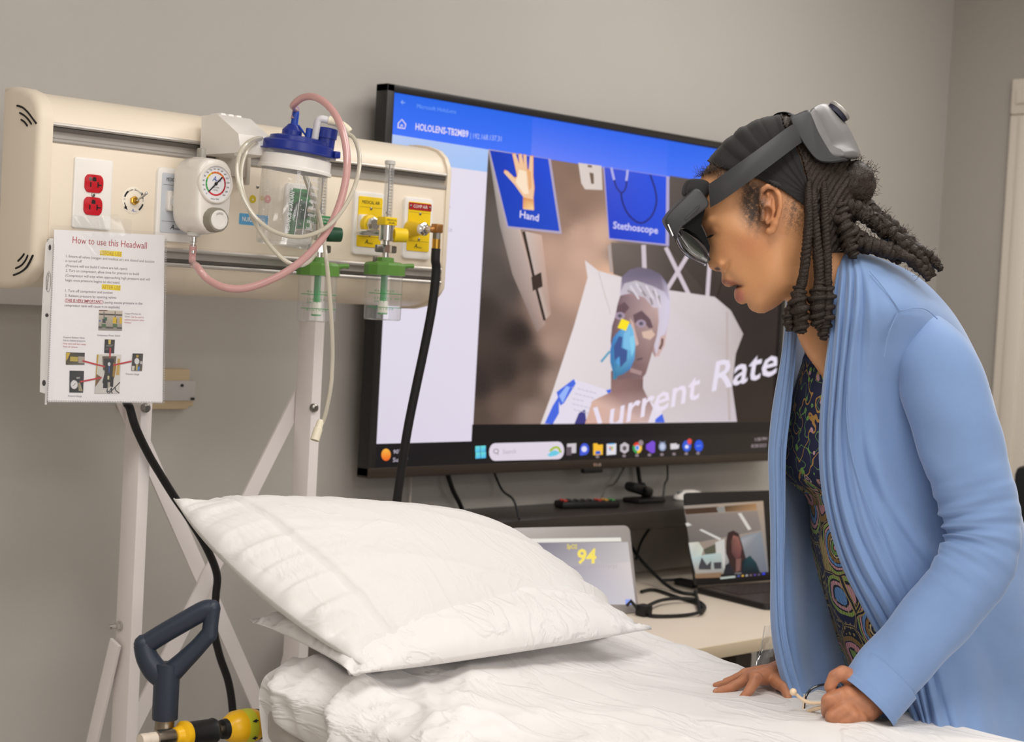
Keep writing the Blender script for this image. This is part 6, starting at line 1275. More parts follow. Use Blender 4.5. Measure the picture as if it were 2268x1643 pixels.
LH = [([(1886, 1502, w(2.214)), (1866, 1491, w(2.205)), (1849, 1498, w(2.200)), (1838, 1520, w(2.200)), (1842, 1536, w(2.204))], [21, 18, 15.5, 13, 10]),
      ([(1862, 1548, w(2.198)), (1838, 1553, w(2.196)), (1834, 1574, w(2.212)), (1850, 1584, w(2.232))], [25, 20, 16, 13]),
      ([(1872, 1574, w(2.192)), (1848, 1588, w(2.190)), (1846, 1604, w(2.206)), (1862, 1606, w(2.226))], [25, 21, 16, 12]),
      ([(1886, 1588, w(2.192)), (1868, 1606, w(2.190)), (1868, 1613, w(2.206)), (1882, 1610, w(2.224))], [24, 19, 14, 11]),
      ([(1902, 1592, w(2.196)), (1890, 1610, w(2.194)), (1892, 1615, w(2.210)), (1902, 1610, w(2.222))], [22, 17, 13, 10])]
V, Fq = hand(LH, (1800, 1450, w(2.13)), (1990, 1650, w(2.30)), 1.7, 3.2, [((1935, 1545, w(2.222)), (1880, 1552, w(2.208)), 37, 36), ((1915, 1565, w(2.212)), (1884, 1580, w(2.205)), 37, 28), ((1975, 1520, w(2.23)), (1930, 1548, w(2.222)), 34, 36)])
add_body(Umap(V), Fq, hand_col(V, [(1850, 1492, w(2.2)-14), (1836, 1552, w(2.19)-18), (1848, 1590, w(2.185)-18), (1870, 1606, w(2.185)-15)]))
# ---- rest of the body under the clothes
def body_f(X, Y, Z):
    c = lambda a, b, r1, r2: s_cap(X, Y, Z, a, b, r1, r2)
    T = lambda u, v, d: P(u, v, d=d)
    d = c(T(1850, 730, 2.39), T(1930, 790, 2.44), .05, .06)
    d = smin(d, c(T(1900, 870, 2.45), T(1960, 1080, 2.48), .09, .095), .05); d = smin(d, c(T(1930, 800, 2.44), T(2030, 790, 2.31), .05, .042), .02); d = smin(d, c(T(1930, 800, 2.44), T(1895, 800, 2.56), .05, .042), .02); d = smin(d, c(T(1960, 1080, 2.48), T(2080, 1480, 2.52), .095, .12), .06)
    for pts in (((2030, 790, 2.31), (2106, 900, 2.285), (2150, 1040, 2.272), (2172, 1150, 2.262), (2168, 1215, 2.255), (2100, 1330, 2.245), (2030, 1412, 2.238), (1950, 1510, 2.226)), ((1895, 800, 2.56), (1884, 900, 2.59), (1858, 1100, 2.61), (1834, 1250, 2.58), (1802, 1370, 2.51), (1772, 1470, 2.43))):
        q = [T(*v) for v in pts]; rr = np.linspace(.040, .024, len(q))
        for i in range(len(q)-1): d = smin(d, c(q[i], q[i+1], rr[i], rr[i+1]), .008)
    hp = T(2110, 1520, 2.52)
    for s_, off in ((-1, np.array([.02, -.06, 0])), (1, np.array([.05, .08, 0]))):
        h_ = hp+off; k_ = np.array([h_[0]+.02, h_[1], .47]); a_ = np.array([h_[0]+.04, h_[1]-.0, .09])
        d = smin(d, c(h_, k_, .074, .05), .03); d = smin(d, c(k_, a_, .052, .036), .015)
        d = smin(d, c(a_+np.array([.01, -.0, -.045]), a_+np.array([-.12, .10, -.055]), .034, .026), .02)
    return d
V, Fq = surface_nets(body_f, (1.72, .98, .0), (2.62, 1.92, 1.62), .012)
add_body(relax(V, Fq, 1), Fq, np.tile(SK, (len(V), 1)))
me = bpy.data.meshes.new('body'); Va = np.concatenate(BV); Fa = np.concatenate(BF); Ca = np.concatenate(BC)
_n0 = len(BV[0]); _n1 = _n0+len(BV[1]); _n2 = _n1+len(BV[2]); joints = []; _us = np.zeros(len(Va), bool); _us[np.unique(Fa)] = True
for lo_i, hi_i, key in ((0, _n0, lambda q: -q[:, 2]), (_n0, _n1, lambda q: q@cR), (_n1, _n2, lambda q: q@cR)):
    i0 = lo_i+int(np.argmax(np.where(_us[lo_i:hi_i], key(Va[lo_i:hi_i]), -1e9))); dd_ = np.where(_us[_n2:], ((Va[_n2:]-Va[i0])**2).sum(1), 1e9); j0 = _n2+int(np.argmin(dd_))     # join at the collar and inside the cuffs
    f0 = Fa[np.where((Fa == i0).any(1))[0][0]]; f1 = Fa[np.where((Fa == j0).any(1))[0][0]]
    joints.append([int(f0[0]), int(f0[1]), int(f1[0]), int(f1[1])])
me.from_pydata(Va.tolist(), [], Fa.tolist()+joints); me.update()
a = me.color_attributes.new('Col', 'FLOAT_COLOR', 'POINT'); cl_ = np.clip(Ca/255, 0, 1); cl_ = np.where(cl_ <= .04045, cl_/12.92, ((cl_+.055)/1.055)**2.4)
a.data.foreach_set('color', np.concatenate([cl_, np.ones((len(cl_), 1))], 1).astype('f').ravel())
bm = bmesh.new(); bm.from_mesh(me); bmesh.ops.recalc_face_normals(bm, faces=list(bm.faces)); bm.to_mesh(me); bm.free()
link_mesh('body', me, m_skin, pers, True, None, None)
# ---- shells cut from the head surface (headband, hair cap)
hn = np.zeros_like(hV); q = hV[hF]; fn_ = np.cross(q[:, 2]-q[:, 0], q[:, 3]-q[:, 1])
for i in range(4):
    for c in range(3): hn[:, c] += np.bincount(hF[:, i], weights=fn_[:, c], minlength=len(hV))
hn /= np.linalg.norm(hn, axis=1)[:, None]+1e-9
if (hn*(hV-hV.mean(0))).sum() < 0: hn = -hn
def shell(name, poly, off, m, disp=None, thick=3., cond=None):
    ins = inside(hV[:, 0], hV[:, 1], np.array(poly, float))
    if cond is not None: ins &= cond(hV)
    sel = ins[hF].all(1); Fs = hF[sel]; used = np.unique(Fs); mp = -np.ones(len(hV), int); mp[used] = np.arange(len(used)); Fs = mp[Fs]
    V = hV[used]; N = hn[used]; o = off if disp is None else off+disp(V)
    outer = V+N*(np.asarray(o).reshape(-1, 1) if not np.isscalar(o) else o); inner = V+N*(.3)
    n = len(V); E = {}
    for f in Fs:
        for i in range(4):
            a_, b_ = f[i], f[(i+1) % 4]; E[(a_, b_)] = E.get((a_, b_), 0)+1
    side = [[a_, b_, b_+n, a_+n] for (a_, b_) in E if (b_, a_) not in E]
    mb = MB(); mb.add(Umap(np.concatenate([outer, inner])), Fs.tolist()+(Fs[:, ::-1]+n).tolist()+side); return obj(name, mb, m, pers, ang=None)
band_poly = [(1540, 350), (1571, 361), (1608, 377), (1658, 390), (1688, 401), (1735, 424), (1786, 460), (1791, 430), (1786, 395), (1774, 350), (1760, 318), (1736, 284), (1722, 240), (1640, 240), (1560, 300)]
def band_disp(V):
    a = np.arctan2(V[:, 1]-440, V[:, 0]-1800); return 2.2*np.abs(np.sin(a*17+.02*V[:, 0]))**.7+1.0*np.sin(a*31)
shell('headband', band_poly, 6.5, m_band, band_disp)
cap_poly = [(1722, 250), (1736, 284), (1760, 318), (1774, 350), (1786, 395), (1791, 430), (1788, 470), (1800, 520), (1830, 560), (1900, 560), (1920, 400), (1860, 280)]
cap = shell('hair', cap_poly, 9, m_hair, lambda V: 3.*vnoise(V/np.array([9, 14, 9]), 21)+1.5*np.sin(V[:, 0]*.5+V[:, 1]*.3))
# ---- hair: twists, locs, bun
def rope(mb, pts, r, turns, strands=2, n=8, m=60):
    c = np.array(catmull(pts, max(4, m//len(pts)))); L = len(c); rr = np.interp(np.linspace(0, 1, L), np.linspace(0, 1, len(r)), r)
    T = np.gradient(c, axis=0); T /= np.linalg.norm(T, axis=1)[:, None]; nn_ = np.cross(T, cf); nn_ /= np.linalg.norm(nn_, axis=1)[:, None]; bb = np.cross(T, nn_)
    for s in range(strands):
        ph = 2*math.pi*(np.linspace(0, turns, L)+s/strands); jit = 1+.10*np.sin(np.arange(L)*1.7+s)
        p_ = c+(nn_*np.cos(ph)[:, None]+bb*np.sin(ph)[:, None])*(rr*.52)[:, None]
        mb.tube(list(p_), list(rr*.62*jit), n)
px = D0/F
def UP(*pts): return [U(*q) for q in pts]
twists = [([(1791, 405, -100), (1790, 440, -112), (1791, 480, -113), (1788, 535, -110), (1780, 606, -104), (1772, 640, -100)], [7, 8.5, 9.5, 10.5, 11, 10], 17),
          ([(1803, 415, -98), (1802, 440, -108), (1806, 500, -108), (1812, 571, -104), (1815, 630, -100)], [7, 8, 9.5, 11, 11], 16),
          ([(1824, 405, -88), (1825, 440, -98), (1827, 500, -100), (1831, 571, -98), (1832, 630, -94)], [7, 8, 9, 10.5, 10.5], 16)]
hm = MB()
for pts, r, tn in twists:
    mb = MB(); rope(mb, UP(*pts), [v*px for v in r], tn, 2, 8, 130); obj('twist', mb, m_hair, cap, ang=None)
def wrapped(pts, r, coils, amp=.16, seed=0):
    c = np.array(catmull(UP(*pts), 14)); L = len(c); rr = np.interp(np.linspace(0, 1, L), np.linspace(0, 1, len(r)), r)*px
    mb = MB(); mb.tube(list(c), list(rr*.80), 12)
    T = np.gradient(c, axis=0); T /= np.linalg.norm(T, axis=1)[:, None]; nn_ = np.cross(T, cf); nn_ /= np.linalg.norm(nn_, axis=1)[:, None]; bb = np.cross(T, nn_)
    K = int(coils*12); t = np.linspace(0, 1, K); ci = np.stack([np.interp(t, np.linspace(0, 1, L), c[:, k]) for k in range(3)], 1); ri = np.interp(t, np.linspace(0, 1, L), rr)
    ni = np.stack([np.interp(t, np.linspace(0, 1, L), nn_[:, k]) for k in range(3)], 1); bi = np.stack([np.interp(t, np.linspace(0, 1, L), bb[:, k]) for k in range(3)], 1)
    ph = t*coils*2*math.pi; rs = np.random.RandomState(seed); wob = 1+.12*np.sin(ph*.37+seed)+.10*np.sin(ph*1.9+seed*2)+.06*rs.normal(size=K)
    mb.tube(list(ci+(ni*np.cos(ph)[:, None]+bi*np.sin(ph)[:, None])*(ri*.80*wob)[:, None]), list(ri*.27*(1+.22*np.sin(ph*1.3)+.22*np.abs(rs.normal(size=K)))), 7)
    return mb
for pts, r, co, sd in (([(1772, 636, -100), (1769, 655, -101), (1771, 690, -100), (1774, 725, -99), (1774, 738, -99)], [10, 19, 21, 18, 8], 7, 1), ([(1755, 668, -92), (1748, 690, -92), (1746, 715, -92), (1750, 733, -92)], [8, 13, 13, 7], 5, 2),
                       ([(1815, 626, -100), (1812, 650, -102), (1810, 685, -101), (1812, 712, -100), (1816, 724, -100)], [11, 20, 21, 17, 8], 7, 3), ([(1832, 626, -92), (1832, 655, -92), (1828, 700, -94), (1824, 735, -95), (1824, 752, -95)], [10, 17, 19, 14, 7], 8, 4),
                       ([(1858, 455, -70), (1866, 482, -74), (1876, 518, -78), (1884, 548, -80), (1890, 572, -80)], [15, 18, 19, 17, 9], 8, 5)):
    obj('wrapped_loc', wrapped(pts, r, co, seed=sd), m_hair, cap, ang=None)
locs = [([(1850, 440, -50), (1880, 462, -48), (1920, 485, -46), (1960, 515, -48), (2000, 545, -52), (2040, 575, -54), (2066, 612, -54)], [20, 22, 22, 20, 17, 15, 9], 9),
        ([(1850, 470, -66), (1880, 500, -70), (1915, 530, -72), (1955, 545, -70), (2000, 560, -66), (2040, 590, -62), (2058, 615, -60)], [18, 20, 20, 19, 16, 14, 8], 10),
        ([(1860, 430, -20), (1900, 452, -18), (1945, 485, -20), (1985, 520, -26), (2030, 550, -34), (2066, 580, -40), (2086, 600, -42)], [20, 22, 21, 18, 16, 13, 8], 9),
        ([(1860, 440, 20), (1900, 462, 20), (1950, 500, 14), (1995, 535, 0), (2040, 562, -14), (2070, 590, -24)], [18, 20, 19, 17, 14, 9], 8),
        ([(1845, 490, -60), (1870, 520, -56), (1905, 545, -48), (1950, 560, -44), (2000, 580, -48)], [14, 17, 17, 15, 10], 8)]
rs_l = np.random.RandomState(12)
for k, (pts, r, tn) in enumerate(locs):
    mb = MB(); c_ = [np.array(q, float) for q in pts]
    for j in range(3):
        of = np.array((rs_l.normal()*5, rs_l.normal()*5, rs_l.normal()*6)); cc = catmull([q+of*(1-.5*i/len(c_))+rs_l.normal(size=3)*2.2 for i, q in enumerate(c_)], 22); L_n = len(cc)
        rr = np.interp(np.linspace(0, 1, L_n), np.linspace(0, 1, len(r)), r)*.62*(1+.14*np.sin(np.arange(L_n)*.9+j)+.10*np.abs(rs_l.normal(size=L_n)))
        a_ = np.arange(L_n)*.16+j*2.1; cc = [q+np.array([np.cos(t)*.32*v, np.sin(t)*.32*v, np.sin(t*1.3)*.32*v]) for q, t, v in zip(cc, a_, rr)]
        mb.tube(UP(*cc), list(rr*px), 9)
    obj('loc', mb, m_hair, cap, ang=None)
def bunf(X, Y, Z):
    n = vnoise(np.stack([X/11, Y/11, Z/11], -1), 31)*3.5+vnoise(np.stack([X/5, Y/5, Z/5], -1), 32)*1.6
    return smin(s_ell(X, Y, Z, (1890, 405, -8), (50, 50, 48)), s_ell(X, Y, Z, (1858, 420, -10), (34, 44, 56)), 12)-n
V, Fq = surface_nets(bunf, (1805, 330, -80), (1955, 480, 70), 3.)
mb = MB(); mb.add(Umap(V), Fq.tolist()); obj('bun', mb, m_hair, cap, ang=None)
mb = MB(); mb.tube(catmull(UP((1850, 372, -48), (1853, 392, -56), (1858, 412, -58)), 5), [.0015, .0026, .0026, .0026, .0026, .0026, .0026, .0026, .0026, .0026, .0015], 8); obj('hair_tie', mb, mat('hair_tie', (150, 138, 112), .6), cap)
rs = np.random.RandomState(5); mb = MB()
def fuzz(c, n_, sp, ln):
    for k in range(n_):
        d_ = rs.normal(size=3); d_ /= np.linalg.norm(d_); p0 = np.array(c)+d_*np.array(sp); p1 = p0+d_*ln*.5+rs.normal(size=3)*ln*.35; p2 = p1+d_*ln*.3+rs.normal(size=3)*ln*.5
        mb.tube(catmull(UP(p0, p1, p2), 3), [.00025]*7, 3, cap=False)
fuzz((1890, 405, -8), 420, (50, 50, 48), 11); fuzz((1930, 490, -40), 330, (40, 28, 30), 10); fuzz((1985, 530, -44), 240, (38, 26, 26), 9); fuzz((1875, 525, -78), 60, (18, 40, 18), 7); fuzz((2040, 578, -48), 150, (34, 26, 20), 8); fuzz((1772, 690, -100), 50, (20, 44, 18), 6); fuzz((1818, 690, -98), 60, (22, 50, 18), 6)
for k in range(90):
    t = rs.rand(); b_ = np.array((1549+t*46, 392-t*22, -20-t*60)); mb.tube(catmull(UP(b_, b_+rs.normal(size=3)*5+np.array((-5, -4, 0)), b_+rs.normal(size=3)*9+np.array((-6, -9, 0))), 3), [.0002]*7, 3, cap=False)
tag(obj('hair_fuzz', mb, mat('hair_fuzz', (52, 42, 34), .6), cap), kind='stuff')
# ---- dress
def dress_mat():
    m = bpy.data.materials.new('dress_print'); m.use_nodes = True; nt = m.node_tree; b = nt.nodes['Principled BSDF']; b.inputs['Roughness'].default_value = .75; b.inputs['Sheen Weight'].default_value = .1
    N = lambda t: nt.nodes.new(t); L = nt.links.new
    uv = N('ShaderNodeUVMap'); uv.uv_map = 'UVMap'
    def noise(sc, det=2):
        n = N('ShaderNodeTexNoise'); n.inputs['Scale'].default_value = sc; n.inputs['Detail'].default_value = det; L(uv.outputs[0], n.inputs['Vector']); return n
    def warp(amt, sc):
        n = noise(sc); v = N('ShaderNodeVectorMath'); v.operation = 'MULTIPLY_ADD'; v.inputs[1].default_value = (amt, amt, 0); L(n.outputs['Color'], v.inputs[0]); L(uv.outputs[0], v.inputs[2]); return v
    def vor(sc, src, feat='F1', rnd=1.):
        v = N('ShaderNodeTexVoronoi'); v.feature = feat; v.inputs['Scale'].default_value = sc; v.inputs['Randomness'].default_value = rnd; L(src.outputs[0], v.inputs['Vector']); return v
    def ramp(src, stops):
        r = N('ShaderNodeValToRGB'); r.color_ramp.interpolation = 'CONSTANT'; e = r.color_ramp.elements
        while len(e) < len(stops): e.new(.5)
        for el, (p_, c_) in zip(e, stops): el.position = p_; el.color = hexc(*c_)
        L(src, r.inputs['Fac']); return r
    def math_(op, a, b_=None, c=None):
        q = N('ShaderNodeMath'); q.operation = op
        for i, x in enumerate((a, b_, c)):
            if x is None: continue
            if isinstance(x, (int, float)): q.inputs[i].default_value = x
            else: L(x, q.inputs[i])
        return q.outputs[0]
    def mix(f, a, c, bl='MIX'):
        q = N('ShaderNodeMixRGB'); q.blend_type = bl
        if isinstance(f, (int, float)): q.inputs[0].default_value = f
        else: L(f, q.inputs[0])
        for i, x in ((1, a), (2, c)):
            if isinstance(x, tuple): q.inputs[i].default_value = x
            else: L(x, q.inputs[i])
        return q.outputs[0]
    navy, blk = (32, 36, 72), (34, 32, 42)
    # skirt: dense paisley medallions
    w1 = warp(.03, 14); v1 = vor(17, w1); v1e = vor(17, w1, 'DISTANCE_TO_EDGE')
    dd = math_('MULTIPLY', v1.outputs['Distance'], 1.25)
    rA = ramp(dd, [(0, (160, 190, 80)), (.10, navy), (.14, (214, 186, 110)), (.18, blk), (.21, (122, 164, 220)), (.34, navy), (.38, (226, 206, 140)), (.42, blk), (.46, (146, 176, 88)), (.56, blk), (.60, (230, 160, 160)), (.70, navy), (.73, (160, 124, 62)), (.84, blk)])
    rB = ramp(dd, [(0, (230, 160, 170)), (.08, blk), (.12, (130, 170, 80)), (.22, navy), (.26, (226, 206, 150)), (.30, blk), (.34, (166, 124, 62)), (.46, blk), (.50, (116, 162, 214)), (.61, blk), (.65, (230, 170, 170)), (.73, blk), (.77, (164, 186, 86)), (.86, navy)])
    sp = N('ShaderNodeSeparateColor'); L(v1.outputs['Color'], sp.inputs[0])
    sk = mix(math_('GREATER_THAN', sp.outputs[0], .5), rA.outputs[0], rB.outputs[0])
    v2 = vor(120, uv, 'F1', .6); dots = math_('LESS_THAN', v2.outputs['Distance'], .30)
    sp2 = N('ShaderNodeSeparateColor'); L(sk, sp2.inputs[0]); dark = math_('LESS_THAN', sp2.outputs[1], .03)
    sk = mix(math_('MULTIPLY', math_('MULTIPLY', dots, dark), .85), sk, hexc(186, 164, 104))
    edge = math_('LESS_THAN', v1e.outputs['Distance'], .035); sk = mix(edge, sk, hexc(196, 170, 104)); edge2 = math_('LESS_THAN', v1e.outputs['Distance'], .016); sk = mix(edge2, sk, hexc(*blk))
    wv = N('ShaderNodeTexWave'); wv.inputs['Scale'].default_value = 60; wv.inputs['Distortion'].default_value = 6; wv.inputs['Detail Scale'].default_value = .6; L(w1.outputs[0], wv.inputs['Vector'])
    sk = mix(math_('MULTIPLY', math_('GREATER_THAN', wv.outputs['Fac'], .82), .5), sk, hexc(60, 60, 84))
    # blouse: flowers and vines on navy
    w2 = warp(.02, 20); v3 = vor(27, w2); sp3 = N('ShaderNodeSeparateColor'); L(v3.outputs['Color'], sp3.inputs[0])
    d3 = math_('MULTIPLY', v3.outputs['Distance'], 1.5)
    fa = ramp(d3, [(0, (214, 160, 90)), (.10, navy), (.14, (206, 150, 170)), (.26, navy), (.30, (226, 214, 200)), (.34, navy)])
    fb = ramp(d3, [(0, navy), (.05, (122, 166, 84)), (.17, navy), (.20, (150, 190, 96)), (.26, navy)])
    bl = mix(math_('GREATER_THAN', sp3.outputs[1], .55), fb.outputs[0], fa.outputs[0])
    n3 = noise(24, 1); vine = math_('LESS_THAN', math_('ABSOLUTE', math_('SUBTRACT', n3.outputs['Fac'], .5)), .012); bl = mix(vine, bl, hexc(190, 144, 78))
    n4 = noise(34, 1); vine2 = math_('LESS_THAN', math_('ABSOLUTE', math_('SUBTRACT', n4.outputs['Fac'], .46)), .010); bl = mix(math_('MULTIPLY', vine2, .9), bl, hexc(120, 170, 90))
    v4 = vor(62, w2, 'F1'); sp4 = N('ShaderNodeSeparateColor'); L(v4.outputs['Color'], sp4.inputs[0])
    leaf = math_('MULTIPLY', math_('LESS_THAN', v4.outputs['Distance'], .30), math_('GREATER_THAN', sp4.outputs[0], .72)); bl = mix(leaf, bl, mix(math_('GREATER_THAN', sp4.outputs[1], .5), hexc(128, 176, 84), hexc(206, 160, 176)))
    sep = N('ShaderNodeSeparateXYZ'); L(uv.outputs[0], sep.inputs[0])
    L(mix(math_('GREATER_THAN', sep.outputs[1], 0.0), sk, bl), b.inputs['Base Color'])
    return m
def set_uv(o, uvs):
    me = o.data; l = me.uv_layers.new(name='UVMap'); li = np.zeros(len(me.loops), int); me.loops.foreach_get('vertex_index', li); l.data.foreach_set('uv', np.array(uvs)[li].astype('f').ravel())
def wavg(a, n): return a
rings = [(786, 1893, 110, 2.425, .085), (815, 1900, 128, 2.43, .11), (860, 1918, 160, 2.435, .135), (930, 1932, 190, 2.45, .138), (1000, 1942, 208, 2.455, .138), (1045, 1948, 212, 2.46, .138), (1072, 1956, 200, 2.465, .134), (1098, 1968, 182, 2.47, .130), (1130, 1978, 184, 2.475, .13), (1190, 1990, 194, 2.485, .142), (1270, 2012, 204, 2.50, .155), (1360, 2042, 208, 2.51, .165), (1450, 2072, 212, 2.52, .175), (1540, 2098, 214, 2.52, .175), (1640, 2112, 214, 2.515, .165), (1850, 2125, 215, 2.515, .17), (2150, 2135, 230, 2.515, .19), (2300, 2138, 240, 2.515, .20)]
rf = catmull([np.array(r) for r in rings], 7); NR = len(rf); NA = 120
g = []; uvs = []
v_waist = U(1968, 1100)[2]
for r in rf:
    row = []
    for j in range(NA):
        t = 2*math.pi*j/NA
        pl = 1.3*math.sin(t*26+r[0]*.004)*np.clip(1-abs(r[0]-1085)/110, 0, 1)+.9*math.sin(t*9+r[0]*.012)+1.0*math.sin(t*14+1)*np.clip((r[0]-1130)/300, 0, 1)*2
        pt = P(r[1]-(r[2]+pl)*math.cos(t), r[0]-(6 if r[0] < 800 else 0)*math.cos(t), d=r[3]-(r[4]+pl*px*.8)*math.sin(t)); row.append(pt); uvs.append(((t/(2*math.pi)-.25)*1.05, pt[2]-v_waist))
    g.append(row)
mb = MB(); mb.sheet(g, closed_u=True); m_dress = dress_mat(); dr = obj('dress', mb, m_dress, pers, ang=None)
uvs = np.array(uvs); set_uv(dr, uvs)
mb = MB(); bi = [i for i, r in enumerate(rf) if 1092 < r[0] < 1122]; gg = [[q+0 for q in g[i]] for i in bi]
ctrs = [np.mean(g[i], axis=0) for i in bi]; mb.sheet([[c_+(np.array(q)-c_)*1.012 for q in row] for c_, row in zip(ctrs, gg)], closed_u=True)
wb = obj('waistband', mb, m_dress, dr, ang=None); set_uv(wb, np.array([(j/NA*1.05, -.02-.004*i) for i in range(len(bi)) for j in range(NA)]))
mb = MB(); mb.tube([P(q[0], q[1], d=q[2]) for q in ((1786, 792, 2.345), (1796, 797, 2.335), (1810, 800, 2.325), (1824, 798, 2.315))], .0045, 10); obj('neck_tie', mb, mat('navy_cloth', (28, 32, 62), .8), dr)
# ---- cardigan: near panel, far panel, near sleeve, far sleeve
def cloth(name, rows, nu, nv, disp, parent, th=.0012):
    c = [[np.array(q, float) for q in r] for r in rows]
    G_ = grid_interp(c, nu, nv)                    # (u, v, d) controls
    R, K, _ = G_.shape; S = np.linspace(0, len(rows[0])-1, K)[None, :]+0*G_[..., 0]; T = np.linspace(0, len(rows)-1, R)[:, None]+0*G_[..., 0]
    dx_, dd_ = disp(G_[..., 0], G_[..., 1], S, T); G_[..., 0] += dx_; G_[..., 2] += dd_
    pts = [[P(q[0], q[1], d=q[2]) for q in row] for row in G_]
    mb = MB(); mb.sheet(pts); o = obj(name, mb, m_card, parent, ang=None)
    md = o.modifiers.new('cloth_thickness', 'SOLIDIFY'); md.thickness = th; md.offset = 0
    return o
cd = thing('cardigan', None, None); del_ = cd
bpy.data.objects.remove(cd)
near = [[(1872, 562, 2.335), (1861, 556, 2.318), (1872, 552, 2.310), (1885, 551, 2.318), (1898, 553, 2.335), (1910, 557, 2.36), (1918, 563, 2.40), (1905, 568, 2.46)],
        [(1862, 625, 2.315), (1850, 622, 2.298), (1872, 612, 2.280), (1905, 602, 2.272), (1945, 595, 2.285), (1985, 597, 2.325), (2022, 606, 2.40), (2000, 612, 2.50)],
        [(1852, 695, 2.305), (1841, 692, 2.288), (1865, 690, 2.262), (1910, 686, 2.246), (1970, 678, 2.238), (2040, 674, 2.275), (2100, 680, 2.375), (2085, 690, 2.52)],
        [(1845, 772, 2.300), (1833, 770, 2.282), (1858, 770, 2.258), (1905, 770, 2.252), (1980, 770, 2.258), (2070, 770, 2.295), (2154, 770, 2.40), (2130, 780, 2.55)],
        [(1835, 862, 2.300), (1822, 860, 2.282), (1850, 860, 2.260), (1900, 860, 2.262), (1985, 860, 2.288), (2100, 860, 2.335), (2190, 860, 2.43), (2165, 870, 2.58)],
        [(1828, 962, 2.302), (1815, 960, 2.286), (1845, 960, 2.268), (1900, 960, 2.274), (1990, 960, 2.298), (2110, 960, 2.345), (2215, 960, 2.45), (2190, 960, 2.60)],
        [(1831, 1060, 2.303), (1818, 1060, 2.290), (1850, 1060, 2.272), (1910, 1060, 2.276), (2000, 1060, 2.300), (2120, 1060, 2.345), (2240, 1060, 2.46), (2210, 1060, 2.62)],
        [(1850, 1160, 2.306), (1836, 1160, 2.295), (1870, 1160, 2.275), (1930, 1160, 2.276), (2020, 1160, 2.298), (2140, 1160, 2.348), (2264, 1160, 2.47), (2230, 1160, 2.64)],
        [(1882, 1260, 2.310), (1869, 1260, 2.300), (1905, 1255, 2.280), (1965, 1250, 2.276), (2050, 1250, 2.296), (2160, 1250, 2.342), (2292, 1250, 2.48), (2250, 1250, 2.66)],
        [(1936, 1365, 2.314), (1922, 1365, 2.304), (1955, 1350, 2.285), (2010, 1340, 2.280), (2085, 1340, 2.298), (2190, 1340, 2.345), (2322, 1340, 2.48), (2280, 1340, 2.67)],
        [(1988, 1462, 2.314), (1976, 1462, 2.304), (2005, 1450, 2.286), (2050, 1440, 2.280), (2115, 1440, 2.294), (2215, 1440, 2.342), (2347, 1440, 2.49), (2300, 1440, 2.68)],
        [(2026, 1570, 2.296), (2014, 1565, 2.284), (2036, 1555, 2.270), (2075, 1545, 2.264), (2135, 1545, 2.278), (2235, 1545, 2.336), (2367, 1545, 2.49), (2310, 1545, 2.68)],
        [(2036, 1612, 2.262), (2026, 1604, 2.250), (2052, 1616, 2.238), (2095, 1624, 2.232), (2150, 1634, 2.240), (2250, 1652, 2.30), (2382, 1670, 2.49), (2320, 1680, 2.68)]]
gauss = lambda x, c, w_: np.exp(-((x-c)/w_)**2)
def near_disp(u, v, S, T):
    a = np.clip((T-.3)/1.2, 0, 1)
    f = 0
    for c, w_, am in ((1.30, .09, -.0080), (1.55, .06, .0065), (1.78, .08, -.0085), (2.02, .06, .0085), (2.25, .09, -.0075), (2.50, .06, .0075), (2.78, .10, -.0065), (3.08, .08, .0045), (3.4, .15, -.004)):
        f = f+am*gauss(S, c+.10*np.sin(T*.7+c*3), w_)
    f = f*a*(1-.35*np.clip((T-5)/6, 0, 1))
    f = f+.008*gauss(S-3.4-.35*(T-6.5), 0, .16)*gauss(T, 7.5, 2.)-.008*gauss(S-3.75-.35*(T-6.5), 0, .2)*gauss(T, 7.5, 2.)+.004*np.sin(S*5.2-T*1.1)*np.clip(S-3, 0, 1)*np.clip((T-2)/3, 0, 1)+.005*np.sin(S*3.3+T*.45)*np.clip((T-7)/3, 0, 1)
    hem = np.clip((T-10)/2, 0, 1); f = f+(.007*np.sin(S*3.9+1+.8*np.sin(S*1.7))+.004*np.sin(S*8.3))*hem
    return 4*np.sin(S*4.3+1)*hem+0*u, f
cn_ = cloth('cardigan', near, 14, 12, near_disp, pers)
